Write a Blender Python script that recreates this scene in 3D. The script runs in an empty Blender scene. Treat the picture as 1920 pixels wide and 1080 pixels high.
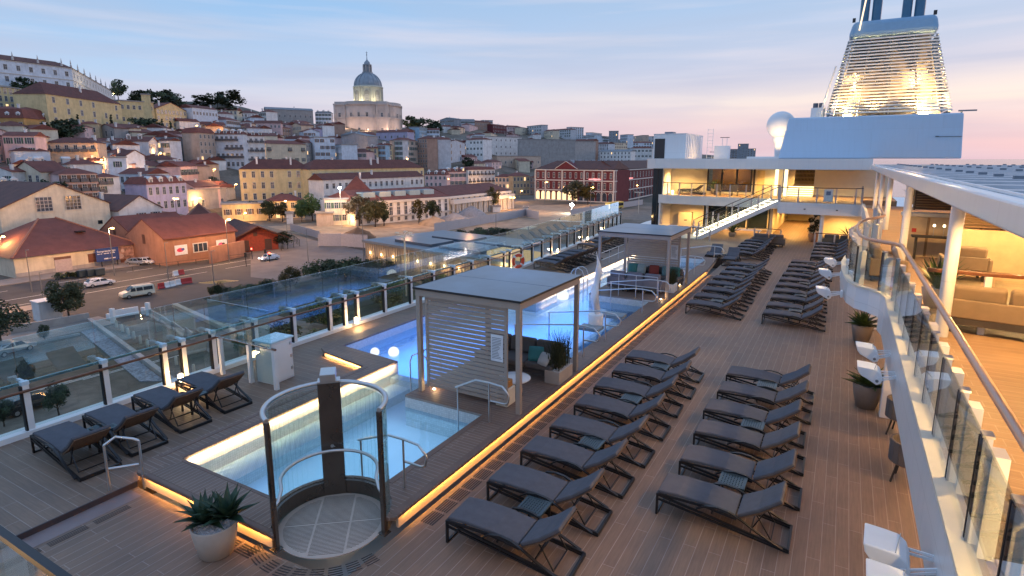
import bpy, bmesh, math, random
from mathutils import Vector, Matrix, geometry
random.seed(7)
S = bpy.context.scene
COL = S.collection
R = math.radians
PI = math.pi
# ---------------------------------------------------------------- camera geometry
F, CX, CY, HY, H = 1088.0, 960.0, 502.0, 297.5, 6.0
PITCH = math.atan((CY - HY) / F)
YAW = math.atan(630 / math.hypot(F, CY - HY))
def ray(x, y):
    a = (x - CX) / F; b = -(y - CY) / F
    cp, sp = math.cos(PITCH), math.sin(PITCH)
    fw = cp + b * sp; up = -sp + b * cp
    c, s = math.cos(YAW), math.sin(YAW)
    return Vector((a * c - fw * s, a * s + fw * c, up))
def on(x, y, z=0.0):
    d = ray(x, y); t = (z - H) / d.z
    return Vector((d.x * t, d.y * t, z))
def at_y(x, y, Y):
    d = ray(x, y); t = Y / d.y
    return Vector((d.x * t, Y, H + d.z * t))
def at_d(x, y, D):
    d = ray(x, y); t = D / math.hypot(d.x, d.y)
    return Vector((d.x * t, d.y * t, H + d.z * t))
# ---------------------------------------------------------------- objects
def tag(o, label=None, cat=None, group=None, kind=None):
    if label: o['label'] = label
    if cat: o['category'] = cat
    if group: o['group'] = group
    if kind: o['kind'] = kind
    return o
def thing(name, label, cat, loc=(0, 0, 0), rz=0.0, group=None):
    o = bpy.data.objects.new(name, None); COL.objects.link(o)
    o.empty_display_size = 0.2
    o.location = loc; o.rotation_euler = (0, 0, rz)
    return tag(o, label, cat, group)
def kids(o):
    return CH.get(o, [])
CH = {}
def dup(o, parent=None, loc=None, rz=None, label=None, scale=None):
    c = o.copy(); COL.objects.link(c)
    if parent is not None:
        c.parent = parent; CH.setdefault(parent, []).append(c)
    if loc is not None: c.location = loc
    if rz is not None: c.rotation_euler = (0, 0, rz)
    if scale is not None: c.scale = scale
    if label: c['label'] = label
    for ch in list(CH.get(o, [])): dup(ch, c)
    return c
class MB:
    def __init__(s): s.v = []; s.f = []; s.m = []
    def add(s, vs, fs, m=0):
        b = len(s.v); s.v += [tuple(p) for p in vs]
        for f in fs: s.f.append(tuple(i + b for i in f)); s.m.append(m)
        return s
    def box(s, x0, x1, y0, y1, z0, z1, m=0):
        vs = [(x0,y0,z0),(x1,y0,z0),(x1,y1,z0),(x0,y1,z0),(x0,y0,z1),(x1,y0,z1),(x1,y1,z1),(x0,y1,z1)]
        return s.add(vs, [(0,3,2,1),(4,5,6,7),(0,1,5,4),(1,2,6,5),(2,3,7,6),(3,0,4,7)], m)
    def quad(s, a, b, c, d, m=0): return s.add([a,b,c,d], [(0,1,2,3)], m)
    def prism(s, poly, z0, z1, m=0, holes=()):
        loops = [list(poly)] + [list(h) for h in holes]
        pts = [p for l in loops for p in l]
        tris = geometry.tessellate_polygon([[Vector((p[0], p[1], 0)) for p in l] for l in loops])
        n = len(pts)
        vs = [(p[0], p[1], z0) for p in pts] + [(p[0], p[1], z1) for p in pts]
        fs = []
        def area(t):
            a, b, c = (pts[i] for i in t)
            return (b[0]-a[0])*(c[1]-a[1]) - (b[1]-a[1])*(c[0]-a[0])
        for t in tris:
            if abs(area(t)) < 1e-9: continue
            t = t if area(t) > 0 else t[::-1]
            fs.append((t[2], t[1], t[0])); fs.append(tuple(i + n for i in t))
        k = 0
        for l in loops:
            L = len(l)
            sgn = sum(l[i][0]*l[(i+1)%L][1]-l[(i+1)%L][0]*l[i][1] for i in range(L))
            ccw = (sgn > 0) == (k == 0)
            for i in range(L):
                a, b = k+i, k+(i+1)%L
                fs.append((a, b, b+n, a+n) if ccw else (b, a, a+n, b+n))
            k += L
        return s.add(vs, fs, m)
    def tube(s, pts, r, n=8, m=0, closed=False):
        pts = [Vector(p) for p in pts]; N = len(pts); vs = []; fs = []
        prev = None
        for i, p in enumerate(pts):
            if closed: t = pts[(i+1)%N] - pts[i-1]
            elif i == 0: t = pts[1] - p
            elif i == N-1: t = p - pts[i-1]
            else: t = (pts[i+1]-p).normalized() + (p-pts[i-1]).normalized()
            t = t.normalized() if t.length > 1e-9 else Vector((0,0,1))
            if prev is None:
                a = Vector((0,0,1)) if abs(t.z) < .9 else Vector((1,0,0))
                u = t.cross(a).normalized()
            else:
                u = (prev - t*prev.dot(t))
                u = u.normalized() if u.length > 1e-6 else t.orthogonal().normalized()
            w = t.cross(u); prev = u
            rr = r[i] if isinstance(r, (list, tuple)) else r
            for k in range(n):
                a = 2*PI*(k+.5)/n
                vs.append(p + (u*math.cos(a) + w*math.sin(a))*rr)
        M = N if closed else N-1
        for i in range(M):
            for k in range(n):
                j = (i+1) % N
                fs.append((i*n+k, i*n+(k+1)%n, j*n+(k+1)%n, j*n+k))
        if not closed:
            fs.append(tuple(range(n))[::-1]); fs.append(tuple((N-1)*n+k for k in range(n)))
        return s.add(vs, fs, m)
    def bar(s, p, q, w, h, m=0):
        p, q = Vector(p), Vector(q); t = (q-p).normalized()
        u = t.cross(Vector((0,0,1)))
        u = u.normalized() if u.length > 1e-4 else Vector((1,0,0))
        k = u.cross(t).normalized()
        vs = []
        for c in (p, q):
            for a, b in ((-1,-1),(1,-1),(1,1),(-1,1)): vs.append(c + u*(a*w/2) + k*(b*h/2))
        return s.add(vs, [(3,2,1,0),(4,5,6,7),(0,1,5,4),(1,2,6,5),(2,3,7,6),(3,0,4,7)], m)
    def lathe(s, prof, n=24, c=(0,0), m=0, caps=True, a0=0.0, a1=2*PI):
        full = abs(a1-a0-2*PI) < 1e-6; N = n if full else n+1
        vs = []; fs = []
        for (r, z) in prof:
            for k in range(N):
                a = a0 + (a1-a0)*k/n
                vs.append((c[0]+r*math.cos(a), c[1]+r*math.sin(a), z))
        for i in range(len(prof)-1):
            for k in range(n):
                k2 = (k+1) % N
                fs.append((i*N+k, i*N+k2, (i+1)*N+k2, (i+1)*N+k))
        if caps and full:
            if prof[0][0] > 1e-5: fs.append(tuple(range(N))[::-1])
            if prof[-1][0] > 1e-5: fs.append(tuple((len(prof)-1)*N+k for k in range(N)))
        return s.add(vs, fs, m)
    def sweep(s, prof, x0, x1, m=0):
        """closed profile of (y,z) swept along x"""
        n = len(prof)
        vs = [(x0, p[0], p[1]) for p in prof] + [(x1, p[0], p[1]) for p in prof]
        fs = [tuple(range(n))[::-1], tuple(range(n, 2*n))]
        for i in range(n): fs.append((i, (i+1)%n, n+(i+1)%n, n+i))
        return s.add(vs, fs, m)
    def xform(s, M, start=0):
        s.v[start:] = [tuple(M @ Vector(p)) for p in s.v[start:]]
        return s
    def mesh(s, name, mats, smooth=False, recalc=True):
        me = bpy.data.meshes.new(name)
        me.from_pydata(s.v, [], s.f)
        if not isinstance(mats, (list, tuple)): mats = [mats]
        for x in mats: me.materials.append(x)
        if len(mats) > 1: me.polygons.foreach_set('material_index', s.m)
        if recalc:
            bm = bmesh.new(); bm.from_mesh(me)
            bmesh.ops.recalc_face_normals(bm, faces=bm.faces)
            bm.to_mesh(me); bm.free()
        if smooth:
            me.polygons.foreach_set('use_smooth', [True]*len(me.polygons))
            try: me.set_sharp_from_angle(angle=R(62))
            except Exception: pass
        me.update()
        return me
    def build(s, name, mats, parent=None, smooth=False, bevel=0, recalc=True, segs=2):
        o = bpy.data.objects.new(name, s.mesh(name, mats, smooth, recalc))
        COL.objects.link(o)
        if parent is not None:
            o.parent = parent; CH.setdefault(parent, []).append(o)
        if bevel:
            b = o.modifiers.new('bevel', 'BEVEL'); b.width = bevel; b.segments = segs; b.limit_method = 'ANGLE'
            b.harden_normals = False
        return o
def struct(o): o['kind'] = 'structure'; return o
def arc(cx, cy, r, a0, a1, n=16, z=None):
    out = []
    for i in range(n+1):
        a = R(a0 + (a1-a0)*i/n)
        p = (cx + r*math.cos(a), cy + r*math.sin(a))
        out.append(p if z is None else (p[0], p[1], z))
    return out
# ---------------------------------------------------------------- materials
MATS = {}
class NT:
    def __init__(s, mat): s.t = mat.node_tree; s.t.nodes.clear()
    def n(s, typ, **kw):
        x = s.t.nodes.new(typ)
        for k, v in kw.items():
            if k.startswith('_'): setattr(x, k[1:], v)
            else: x.inputs[k.replace('__', ' ')].default_value = v
        return x
    def l(s, a, b): s.t.links.new(a, b)
def newmat(name):
    m = bpy.data.materials.new(name); m.use_nodes = True
    return m, NT(m)
def ramp(nt, fac, stops):
    r = nt.n('ShaderNodeValToRGB'); e = r.color_ramp.elements
    while len(e) < len(stops): e.new(0.5)
    for i, (p, c) in enumerate(stops):
        e[i].position = p; e[i].color = (*c, 1) if len(c) == 3 else c
    nt.l(fac, r.inputs[0]); return r.outputs[0]
def plain(name, col, rough=.5, metal=0.0, var=.12, scale=3.0, bump=0.0, bscale=40.0, spec=.5, coat=0.0, coords='Object', rnd=0.0):
    if name in MATS: return MATS[name]
    m, nt = newmat(name)
    out = nt.n('ShaderNodeOutputMaterial'); p = nt.n('ShaderNodeBsdfPrincipled')
    p.inputs['Roughness'].default_value = rough; p.inputs['Metallic'].default_value = metal
    p.inputs['Specular IOR Level'].default_value = spec
    p.inputs['Coat Weight'].default_value = coat
    tc = nt.n('ShaderNodeTexCoord')
    nz = nt.n('ShaderNodeTexNoise', Scale=scale, Detail=5.0, Roughness=.6)
    nt.l(tc.outputs[coords], nz.inputs['Vector'])
    lo = tuple(c*(1-var) for c in col); hi = tuple(min(1, c*(1+var)) for c in col)
    c = ramp(nt, nz.outputs['Fac'], [(.3, lo), (.7, hi)])
    if rnd:
        oi = nt.n('ShaderNodeObjectInfo'); hs = nt.n('ShaderNodeHueSaturation')
        mr = nt.n('ShaderNodeMapRange'); mr.inputs['To Min'].default_value = 1-rnd; mr.inputs['To Max'].default_value = 1+rnd
        nt.l(oi.outputs['Random'], mr.inputs['Value']); nt.l(mr.outputs[0], hs.inputs['Value']); nt.l(c, hs.inputs['Color']); c = hs.outputs[0]
    nt.l(c, p.inputs['Base Color'])
    rr = nt.n('ShaderNodeMapRange'); rr.inputs['To Min'].default_value = max(0, rough-.08); rr.inputs['To Max'].default_value = min(1, rough+.1)
    nt.l(nz.outputs['Fac'], rr.inputs['Value']); nt.l(rr.outputs[0], p.inputs['Roughness'])
    if bump:
        b = nt.n('ShaderNodeBump', Strength=bump, Distance=.01); n2 = nt.n('ShaderNodeTexNoise', Scale=bscale, Detail=3.0)
        nt.l(tc.outputs[coords], n2.inputs['Vector']); nt.l(n2.outputs['Fac'], b.inputs['Height']); nt.l(b.outputs[0], p.inputs['Normal'])
    nt.l(p.outputs[0], out.inputs[0]); MATS[name] = m
    return m
def emit(name, col, strength):
    if name in MATS: return MATS[name]
    m, nt = newmat(name); out = nt.n('ShaderNodeOutputMaterial'); e = nt.n('ShaderNodeEmission', Strength=strength)
    e.inputs['Color'].default_value = (*col, 1); nt.l(e.outputs[0], out.inputs[0]); MATS[name] = m
    return m
def glassmat(name, tint, ior=1.5, rough=.0, refl=1.0):
    if name in MATS: return MATS[name]
    m, nt = newmat(name); out = nt.n('ShaderNodeOutputMaterial')
    t = nt.n('ShaderNodeBsdfTransparent'); t.inputs[0].default_value = (*tint, 1)
    g = nt.n('ShaderNodeBsdfGlossy', Roughness=rough); g.inputs['Color'].default_value = (refl, refl, refl, 1)
    mx = nt.n("ShaderNodeMixShader")
    lw = nt.n('ShaderNodeLayerWeight'); pw = nt.n('ShaderNodeMath', _operation='POWER'); nt.l(lw.outputs['Facing'], pw.inputs[0]); pw.inputs[1].default_value = 4.5
    f0 = ((ior-1)/(ior+1))**2*refl
    ma = nt.n('ShaderNodeMath', _operation='MULTIPLY_ADD'); nt.l(pw.outputs[0], ma.inputs[0]); ma.inputs[1].default_value = 1-f0; ma.inputs[2].default_value = f0
    nt.l(ma.outputs[0], mx.inputs[0]); nt.l(t.outputs[0], mx.inputs[1]); nt.l(g.outputs[0], mx.inputs[2])
    nt.l(mx.outputs[0], out.inputs[0]); MATS[name] = m
    return m
def planks(name, c1, c2, seam, w=.15, L=1.6, rot=0.0, seamw=.006, rough=.55):
    """wooden decking laid in courses: seams and plank-to-plank tone"""
    m, nt = newmat(name); out = nt.n('ShaderNodeOutputMaterial'); p = nt.n('ShaderNodeBsdfPrincipled')
    geo = nt.n('ShaderNodeNewGeometry'); mp = nt.n('ShaderNodeMapping'); mp.inputs['Rotation'].default_value = (0, 0, rot)
    nt.l(geo.outputs['Position'], mp.inputs['Vector'])
    b = nt.n('ShaderNodeTexBrick', _offset=.37, _offset_frequency=2)
    b.inputs['Scale'].default_value = 1.0; b.inputs['Brick Width'].default_value = L; b.inputs['Row Height'].default_value = w
    b.inputs['Mortar Size'].default_value = seamw; b.inputs['Mortar Smooth'].default_value = .3
    b.inputs['Color1'].default_value = (*c1, 1); b.inputs['Color2'].default_value = (*c2, 1); b.inputs['Mortar'].default_value = (*seam, 1)
    nt.l(mp.outputs[0], b.inputs['Vector'])
    st = nt.n('ShaderNodeMapping'); st.inputs['Scale'].default_value = (1.2, 22, 1); nt.l(mp.outputs[0], st.inputs['Vector'])
    gr = nt.n('ShaderNodeTexNoise', Scale=1.6, Detail=6.0, Roughness=.65); nt.l(st.outputs[0], gr.inputs['Vector'])
    big = nt.n('ShaderNodeTexNoise', Scale=.55, Detail=4.0, Roughness=.6); nt.l(geo.outputs['Position'], big.inputs['Vector'])
    g = ramp(nt, gr.outputs['Fac'], [(.3, (.78,.78,.78)), (.7, (1.15,1.13,1.1))])
    g2 = ramp(nt, big.outputs['Fac'], [(.32, (.8,.8,.82)), (.68, (1.14,1.12,1.1))])
    m1 = nt.n('ShaderNodeMix', _data_type='RGBA', _blend_type='MULTIPLY'); m1.inputs[0].default_value = 1
    nt.l(b.outputs['Color'], m1.inputs[6]); nt.l(g, m1.inputs[7])
    m2 = nt.n('ShaderNodeMix', _data_type='RGBA', _blend_type='MULTIPLY'); m2.inputs[0].default_value = 1
    nt.l(m1.outputs[2], m2.inputs[6]); nt.l(g2, m2.inputs[7])
    nt.l(m2.outputs[2], p.inputs['Base Color'])
    rr = nt.n('ShaderNodeMapRange'); rr.inputs['To Min'].default_value = rough-.12; rr.inputs['To Max'].default_value = rough+.15
    nt.l(big.outputs['Fac'], rr.inputs['Value']); nt.l(rr.outputs[0], p.inputs['Roughness'])
    bp = nt.n('ShaderNodeBump', Strength=.25, Distance=.004); nt.l(b.outputs['Fac'], bp.inputs['Height']); bp.invert = True
    nt.l(bp.outputs[0], p.inputs['Normal'])
    nt.l(p.outputs[0], out.inputs[0]); MATS[name] = m
    return m
def light(kind, name, loc, power, col, size=.1, rot=None, sx=None, sy=None, spread=None, spot=None):
    d = bpy.data.lights.new(name, kind); d.energy = power; d.color = col
    if kind == 'AREA':
        d.shape = 'RECTANGLE' if sx else 'DISK'
        d.size = sx or size
        if sx: d.size_y = sy
        if spread: d.spread = spread
    else:
        d.shadow_soft_size = size
    if kind == 'SPOT' and spot: d.spot_size = spot; d.spot_blend = .6
    o = bpy.data.objects.new(name, d); COL.objects.link(o); o.location = loc
    if rot: o.rotation_euler = rot
    return o
WARM = (1.0, .60, .24); AMBER = (1.0, .50, .13); SODIUM = (1.0, .48, .17)
# ---------------------------------------------------------------- camera, render settings, sky
cam = bpy.data.cameras.new('Camera'); co = bpy.data.objects.new('Camera', cam); COL.objects.link(co)
cam.sensor_width = 36.0; cam.lens = 36.0 * F / 1920; cam.shift_y = -(540 - CY) / 1920
cam.clip_start = .05; cam.clip_end = 60000
co.location = (0, 0, H); co.rotation_euler = (PI/2 - PITCH, 0, YAW)
S.camera = co
S.view_settings.view_transform = 'Standard'; S.view_settings.look = 'None'; S.view_settings.gamma = 1; S.view_settings.exposure = .32
S.cycles.use_denoising = True
S.cycles.max_bounces = 6; S.cycles.diffuse_bounces = 3; S.cycles.glossy_bounces = 3; S.cycles.transmission_bounces = 4
S.cycles.transparent_max_bounces = 40
S.cycles.sample_clamp_indirect = 4.0
S.cycles.caustics_reflective = False; S.cycles.caustics_refractive = False
try: S.cycles.use_light_tree = True
except Exception: pass
SUN_AZ = -YAW + R(68)          # clockwise from +Y: low behind the funnel, to the right
SUN_EL = R(3.0)
W = bpy.data.worlds.new('World'); S.world = W; W.use_nodes = True
nt = NT(W); bgout = nt.n('ShaderNodeOutputWorld')
sky = nt.n('ShaderNodeTexSky', _sky_type='NISHITA'); sky.sun_disc = False
sky.sun_elevation = SUN_EL; sky.sun_rotation = SUN_AZ
bg1 = nt.n('ShaderNodeBackground', Strength=.02); nt.l(sky.outputs[0], bg1.inputs[0])
tc = nt.n('ShaderNodeTexCoord'); sp = nt.n('ShaderNodeSeparateXYZ'); nt.l(tc.outputs['Generated'], sp.inputs[0])
# clear dusk air: pink at the horizon, blue above, and pinker towards the sunset
cool = ramp(nt, sp.outputs['Z'], [(0.0, (.70,.53,.58)), (.05, (.60,.54,.66)), (.12, (.43,.57,.79)), (.25, (.24,.47,.78)), (.5, (.32,.50,.86)), (1.0, (.30,.48,.84))])
warm = ramp(nt, sp.outputs['Z'], [(0.0, (.62,.48,.60)), (.035, (.80,.54,.58)), (.085, (.86,.72,.68)), (.135, (.58,.57,.70)), (.24, (.36,.52,.76)), (.5, (.32,.50,.86)), (1.0, (.30,.48,.84))])
dt = nt.n('ShaderNodeVectorMath', _operation='DOT_PRODUCT'); nt.l(tc.outputs['Generated'], dt.inputs[0])
dt.inputs[1].default_value = (math.sin(SUN_AZ), math.cos(SUN_AZ), 0)
mr = nt.n('ShaderNodeMapRange'); mr.inputs['From Min'].default_value = -.2; mr.inputs['From Max'].default_value = .85
nt.l(dt.outputs['Value'], mr.inputs['Value'])
mixa = nt.n('ShaderNodeMix', _data_type='RGBA'); nt.l(mr.outputs[0], mixa.inputs[0]); nt.l(cool, mixa.inputs[6]); nt.l(warm, mixa.inputs[7])
back = ramp(nt, sp.outputs['Z'], [(0.0, (.40,.48,.66)), (.3, (.34,.50,.78)), (.6, (.34,.52,.86))])
mrb = nt.n('ShaderNodeMapRange'); mrb.inputs['From Min'].default_value = -.35; mrb.inputs['From Max'].default_value = -.75; nt.l(dt.outputs['Value'], mrb.inputs['Value'])
mixb = nt.n('ShaderNodeMix', _data_type='RGBA'); nt.l(mrb.outputs[0], mixb.inputs[0]); nt.l(mixa.outputs[2], mixb.inputs[6]); nt.l(back, mixb.inputs[7])
mixa = mixb
# thin drawn-out clouds
mp = nt.n('ShaderNodeMapping'); mp.inputs['Scale'].default_value = (1.2, 1.2, 15.0); mp.inputs['Rotation'].default_value = (R(3.0), R(8.0), R(20))
nt.l(tc.outputs['Generated'], mp.inputs['Vector'])
nz = nt.n('ShaderNodeTexNoise', Scale=1.5, Detail=6.0, Roughness=.48, Distortion=.4); nt.l(mp.outputs[0], nz.inputs['Vector'])
cm = ramp(nt, nz.outputs['Fac'], [(.43, (0,0,0)), (.68, (1,1,1))])
cc = ramp(nt, sp.outputs['Z'], [(0.0, (.62,.48,.58)), (.07, (.52,.47,.62)), (.16, (.42,.50,.68)), (.3, (.33,.49,.72))])
cf = nt.n('ShaderNodeMath', _operation='MULTIPLY'); nt.l(cm, cf.inputs[0]); cf.inputs[1].default_value = .75
mixc = nt.n('ShaderNodeMix', _data_type='RGBA'); nt.l(cf.outputs[0], mixc.inputs[0]); nt.l(mixa.outputs[2], mixc.inputs[6]); nt.l(cc, mixc.inputs[7])
nz2 = nt.n('ShaderNodeTexNoise', Scale=2.3, Detail=6.0, Roughness=.5); mp2 = nt.n('ShaderNodeMapping'); mp2.inputs['Scale'].default_value = (1.1, 1.1, 16.0); mp2.inputs['Location'].default_value = (3, 1, 2)
mp2.inputs['Rotation'].default_value = (R(-2), R(7), 0)
nt.l(tc.outputs['Generated'], mp2.inputs['Vector']); nt.l(mp2.outputs[0], nz2.inputs['Vector'])
hi = ramp(nt, nz2.outputs['Fac'], [(.48, (0,0,0)), (.74, (1,1,1))])
hf = nt.n('ShaderNodeMath', _operation='MULTIPLY'); nt.l(hi, hf.inputs[0]); hf.inputs[1].default_value = .36
mixh = nt.n('ShaderNodeMix', _data_type='RGBA'); nt.l(hf.outputs[0], mixh.inputs[0]); nt.l(mixc.outputs[2], mixh.inputs[6]); mixh.inputs[7].default_value = (.80,.70,.74,1)
bg2 = nt.n('ShaderNodeBackground', Strength=.88); nt.l(mixh.outputs[2], bg2.inputs[0])
ad = nt.n('ShaderNodeAddShader'); nt.l(bg1.outputs[0], ad.inputs[0]); nt.l(bg2.outputs[0], ad.inputs[1]); nt.l(ad.outputs[0], bgout.inputs[0])
sun = bpy.data.lights.new('Sun', 'SUN'); sun.energy = .25; sun.angle = R(12); sun.color = (1, .72, .58)
so = bpy.data.objects.new('Sun', sun); COL.objects.link(so)
so.rotation_euler = Vector((-math.sin(SUN_AZ), -math.cos(SUN_AZ), -math.tan(R(8)))).to_track_quat('-Z', 'Y').to_euler()
# ================================================================ SHIP: materials
WHITE = plain('white_paint', (.78,.78,.77), .35, var=.05, scale=1.3)
def plated(name, col, rough, w=2.6, h=1.3):
    """painted steel plate: faint weld seams, streaks running down and slight unevenness"""
    m, nt = newmat(name); out = nt.n('ShaderNodeOutputMaterial'); p = nt.n('ShaderNodeBsdfPrincipled', Roughness=rough)
    geo = nt.n('ShaderNodeNewGeometry'); sp = nt.n('ShaderNodeSeparateXYZ'); nt.l(geo.outputs['Position'], sp.inputs[0])
    ad = nt.n('ShaderNodeMath', _operation='ADD'); nt.l(sp.outputs['X'], ad.inputs[0]); nt.l(sp.outputs['Y'], ad.inputs[1])
    cb = nt.n('ShaderNodeCombineXYZ'); nt.l(ad.outputs[0], cb.inputs['X']); nt.l(sp.outputs['Z'], cb.inputs['Y'])
    b = nt.n('ShaderNodeTexBrick', _offset=.5); b.inputs['Scale'].default_value = 1; b.inputs['Brick Width'].default_value = w; b.inputs['Row Height'].default_value = h; b.inputs['Mortar Size'].default_value = .008; b.inputs['Mortar Smooth'].default_value = .6
    b.inputs['Color1'].default_value = (*col,1); b.inputs['Color2'].default_value = (*(c*.965 for c in col),1); b.inputs['Mortar'].default_value = (*(c*.84 for c in col),1)
    nt.l(cb.outputs[0], b.inputs['Vector'])
    mp = nt.n('ShaderNodeMapping'); mp.inputs['Scale'].default_value = (3.5, .35, 1); nt.l(cb.outputs[0], mp.inputs['Vector'])
    n1 = nt.n('ShaderNodeTexNoise', Scale=1.5, Detail=6.0, Roughness=.65); nt.l(mp.outputs[0], n1.inputs['Vector'])
    st = ramp(nt, n1.outputs['Fac'], [(.30,(.86,.85,.83)),(.52,(1,1,1))])
    mx = nt.n('ShaderNodeMix', _data_type='RGBA', _blend_type='MULTIPLY'); mx.inputs[0].default_value = .25; nt.l(b.outputs['Color'], mx.inputs[6]); nt.l(st, mx.inputs[7]); nt.l(mx.outputs[2], p.inputs['Base Color'])
    n2 = nt.n('ShaderNodeTexNoise', Scale=.9, Detail=2.0); nt.l(geo.outputs['Position'], n2.inputs['Vector']); bp = nt.n('ShaderNodeBump', Strength=.12, Distance=.03); nt.l(n2.outputs['Fac'], bp.inputs['Height']); nt.l(bp.outputs[0], p.inputs['Normal'])
    nt.l(p.outputs[0], out.inputs[0]); MATS[name] = m
    return m
WHITE2 = plated('white_gloss', (.80,.80,.80), .26)
CREAMW = plain('cream_panel', (.72,.66,.54), .45, var=.05)
STEEL = plain('brushed_steel', (.60,.60,.60), .36, 1.0, var=.04, scale=3)
BLACK = plain('black_metal', (.018,.018,.02), .42, var=.2)
SEAL = plain('black_rubber', (.008,.008,.009), .6)
TEAK = plain('varnished_teak', (.14,.055,.025), .32, var=.3, scale=9)
LIP = plain('coping_lip', (.22,.11,.06), .5, var=.2, scale=5)
DECK_L = planks('deck_boards_along', (.228,.158,.113), (.196,.135,.098), (.33,.27,.235), .19, 1.7, PI/2, .006)
DECK_T = planks('deck_boards_across', (.228,.158,.113), (.196,.135,.098), (.33,.27,.235), .22, 1.9, 0, .006)
COPE = planks('coping_boards', (.215,.140,.104), (.185,.12,.09), (.31,.255,.22), .10, 1.2, 0, .006)
COPE2 = planks('coping_boards_front', (.215,.140,.104), (.185,.12,.09), (.31,.255,.22), .10, 1.2, PI/2, .006)
BORDER = plain('deck_border', (.165,.105,.08), .55, var=.18, scale=4)
RISER = plain('riser_tile', (.70,.56,.42), .5, var=.08)
GLASS = glassmat('clear_glass', (.90,.955,.94))
GLASS2 = glassmat('screen_glass', (.84,.93,.93), refl=2.0)
DARKGL = plain('dark_window_glass', (.012,.02,.026), .06, var=.2)
def tilemat(name, c1, c2, grout, s=.05):
    m, nt = newmat(name); out = nt.n('ShaderNodeOutputMaterial'); p = nt.n('ShaderNodeBsdfPrincipled', Roughness=.3)
    geo = nt.n('ShaderNodeNewGeometry'); sp = nt.n('ShaderNodeSeparateXYZ'); nt.l(geo.outputs['Position'], sp.inputs[0])
    ad = nt.n('ShaderNodeMath', _operation='ADD'); nt.l(sp.outputs['X'], ad.inputs[0]); nt.l(sp.outputs['Y'], ad.inputs[1])
    cb = nt.n('ShaderNodeCombineXYZ'); nt.l(ad.outputs[0], cb.inputs['X']); nt.l(sp.outputs['Z'], cb.inputs['Y'])
    b = nt.n('ShaderNodeTexBrick', _offset=0.0); b.inputs['Scale'].default_value = 1; b.inputs['Brick Width'].default_value = s; b.inputs['Row Height'].default_value = s
    b.inputs['Mortar Size'].default_value = .003
    b.inputs['Color1'].default_value = (*c1,1); b.inputs['Color2'].default_value = (*c2,1); b.inputs['Mortar'].default_value = (*grout,1)
    nt.l(cb.outputs[0], b.inputs['Vector']); nt.l(b.outputs['Color'], p.inputs['Base Color']); nt.l(p.outputs[0], out.inputs[0]); MATS[name] = m
    return m
TILE = tilemat('pool_mosaic', (.70,.69,.66), (.58,.58,.56), (.46,.46,.45))
TILEB = plain('pool_floor', (.30,.52,.68), .4, var=.1, scale=1.5)
def watermat():
    m, nt = newmat('pool_water'); out = nt.n('ShaderNodeOutputMaterial')
    t = nt.n('ShaderNodeBsdfTransparent'); t.inputs[0].default_value = (.80,.90,.97,1)
    g = nt.n('ShaderNodeBsdfGlossy', Roughness=.03)
    lw = nt.n('ShaderNodeLayerWeight'); pw = nt.n('ShaderNodeMath', _operation='POWER'); nt.l(lw.outputs['Facing'], pw.inputs[0]); pw.inputs[1].default_value = 5.0
    fr = nt.n('ShaderNodeMath', _operation='MULTIPLY_ADD'); nt.l(pw.outputs[0], fr.inputs[0]); fr.inputs[1].default_value = .97; fr.inputs[2].default_value = .02; mx = nt.n('ShaderNodeMixShader')
    tc = nt.n('ShaderNodeNewGeometry'); nz = nt.n('ShaderNodeTexNoise', Scale=1.6, Detail=3.0); nt.l(tc.outputs['Position'], nz.inputs['Vector'])
    b = nt.n('ShaderNodeBump', Strength=.22, Distance=.05); nt.l(nz.outputs['Fac'], b.inputs['Height'])
    nt.l(b.outputs[0], g.inputs['Normal']); nt.l(b.outputs[0], lw.inputs['Normal'])
    nt.l(fr.outputs[0], mx.inputs[0]); nt.l(t.outputs[0], mx.inputs[1]); nt.l(g.outputs[0], mx.inputs[2]); nt.l(mx.outputs[0], out.inputs[0])
    return m
WATER = watermat()
# ================================================================ decks and pool
ZC, ZL = .28, .10                     # coping and seaward deck heights above the sun deck
SHC = (-6.92, 6.12)                   # centre of the round shower
def fx(Y):                            # line of the outer rail
    pts = [(-10,-14.9),(26,-14.9),(41,-16.2),(50,-17.2),(60,-17.8)]
    for (a,x0),(b,x1) in zip(pts, pts[1:]):
        if Y <= b: return x0+(x1-x0)*max(0,(Y-a))/(b-a)
    return -17.8
m = MB(); m.prism([(-10.95,-6),(3.6,-6),(3.6,64.5),(-5.8,64.5),(-5.8,5.2),(-7.0,5.12),(-10.95,5.12)], -.5, 0)
struct(m.build('sun_deck', DECK_L))
m = MB(); seaw = [(-10.95,-6),(-10.95,5.14),(-11.30,5.5),(-11.30,11.45),(-13.30,11.75),(-13.75,12.3),(-13.75,21.6),(-11.35,21.6),(-11.35,36),(-5.85,36.0),(-5.85,51.5)]
m.prism(seaw + [(fx(y)-.3, y) for y in (51.5,41,26,-6)], -.5, ZL)
struct(m.build('seaward_deck', DECK_T))
pool = [(-10.7,5.86)] + [(-7.93,5.86)] + arc(*SHC, 1.04, 194, 78, 12) + [(-6.7,10.4),(-8.95,10.4),(-8.95,14.1),(-6.5,14.1),(-6.5,22.9),(-9.2,22.9),(-9.2,28.6),(-6.6,28.6),(-6.6,34.5),(-10.8,34.5),(-10.8,21.0),(-13.15,21.0),(-13.15,12.45),(-10.72,12.2)]
outer = [(-11.28,5.6),(-11.2,5.35),(-10.95,5.15),(-7.15,5.15)] + arc(*SHC, .97, 252, 15, 22) + [(-5.85,6.45),(-5.85,31.0),(-6.2,35.9),(-11.3,35.9),(-11.3,21.55),(-13.7,21.55),(-13.7,12.3),(-13.55,11.95),(-13.2,11.75),(-11.28,11.4)]
m = MB(); m.prism(outer, ZC-.055, ZC, 0, [pool])
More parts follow.
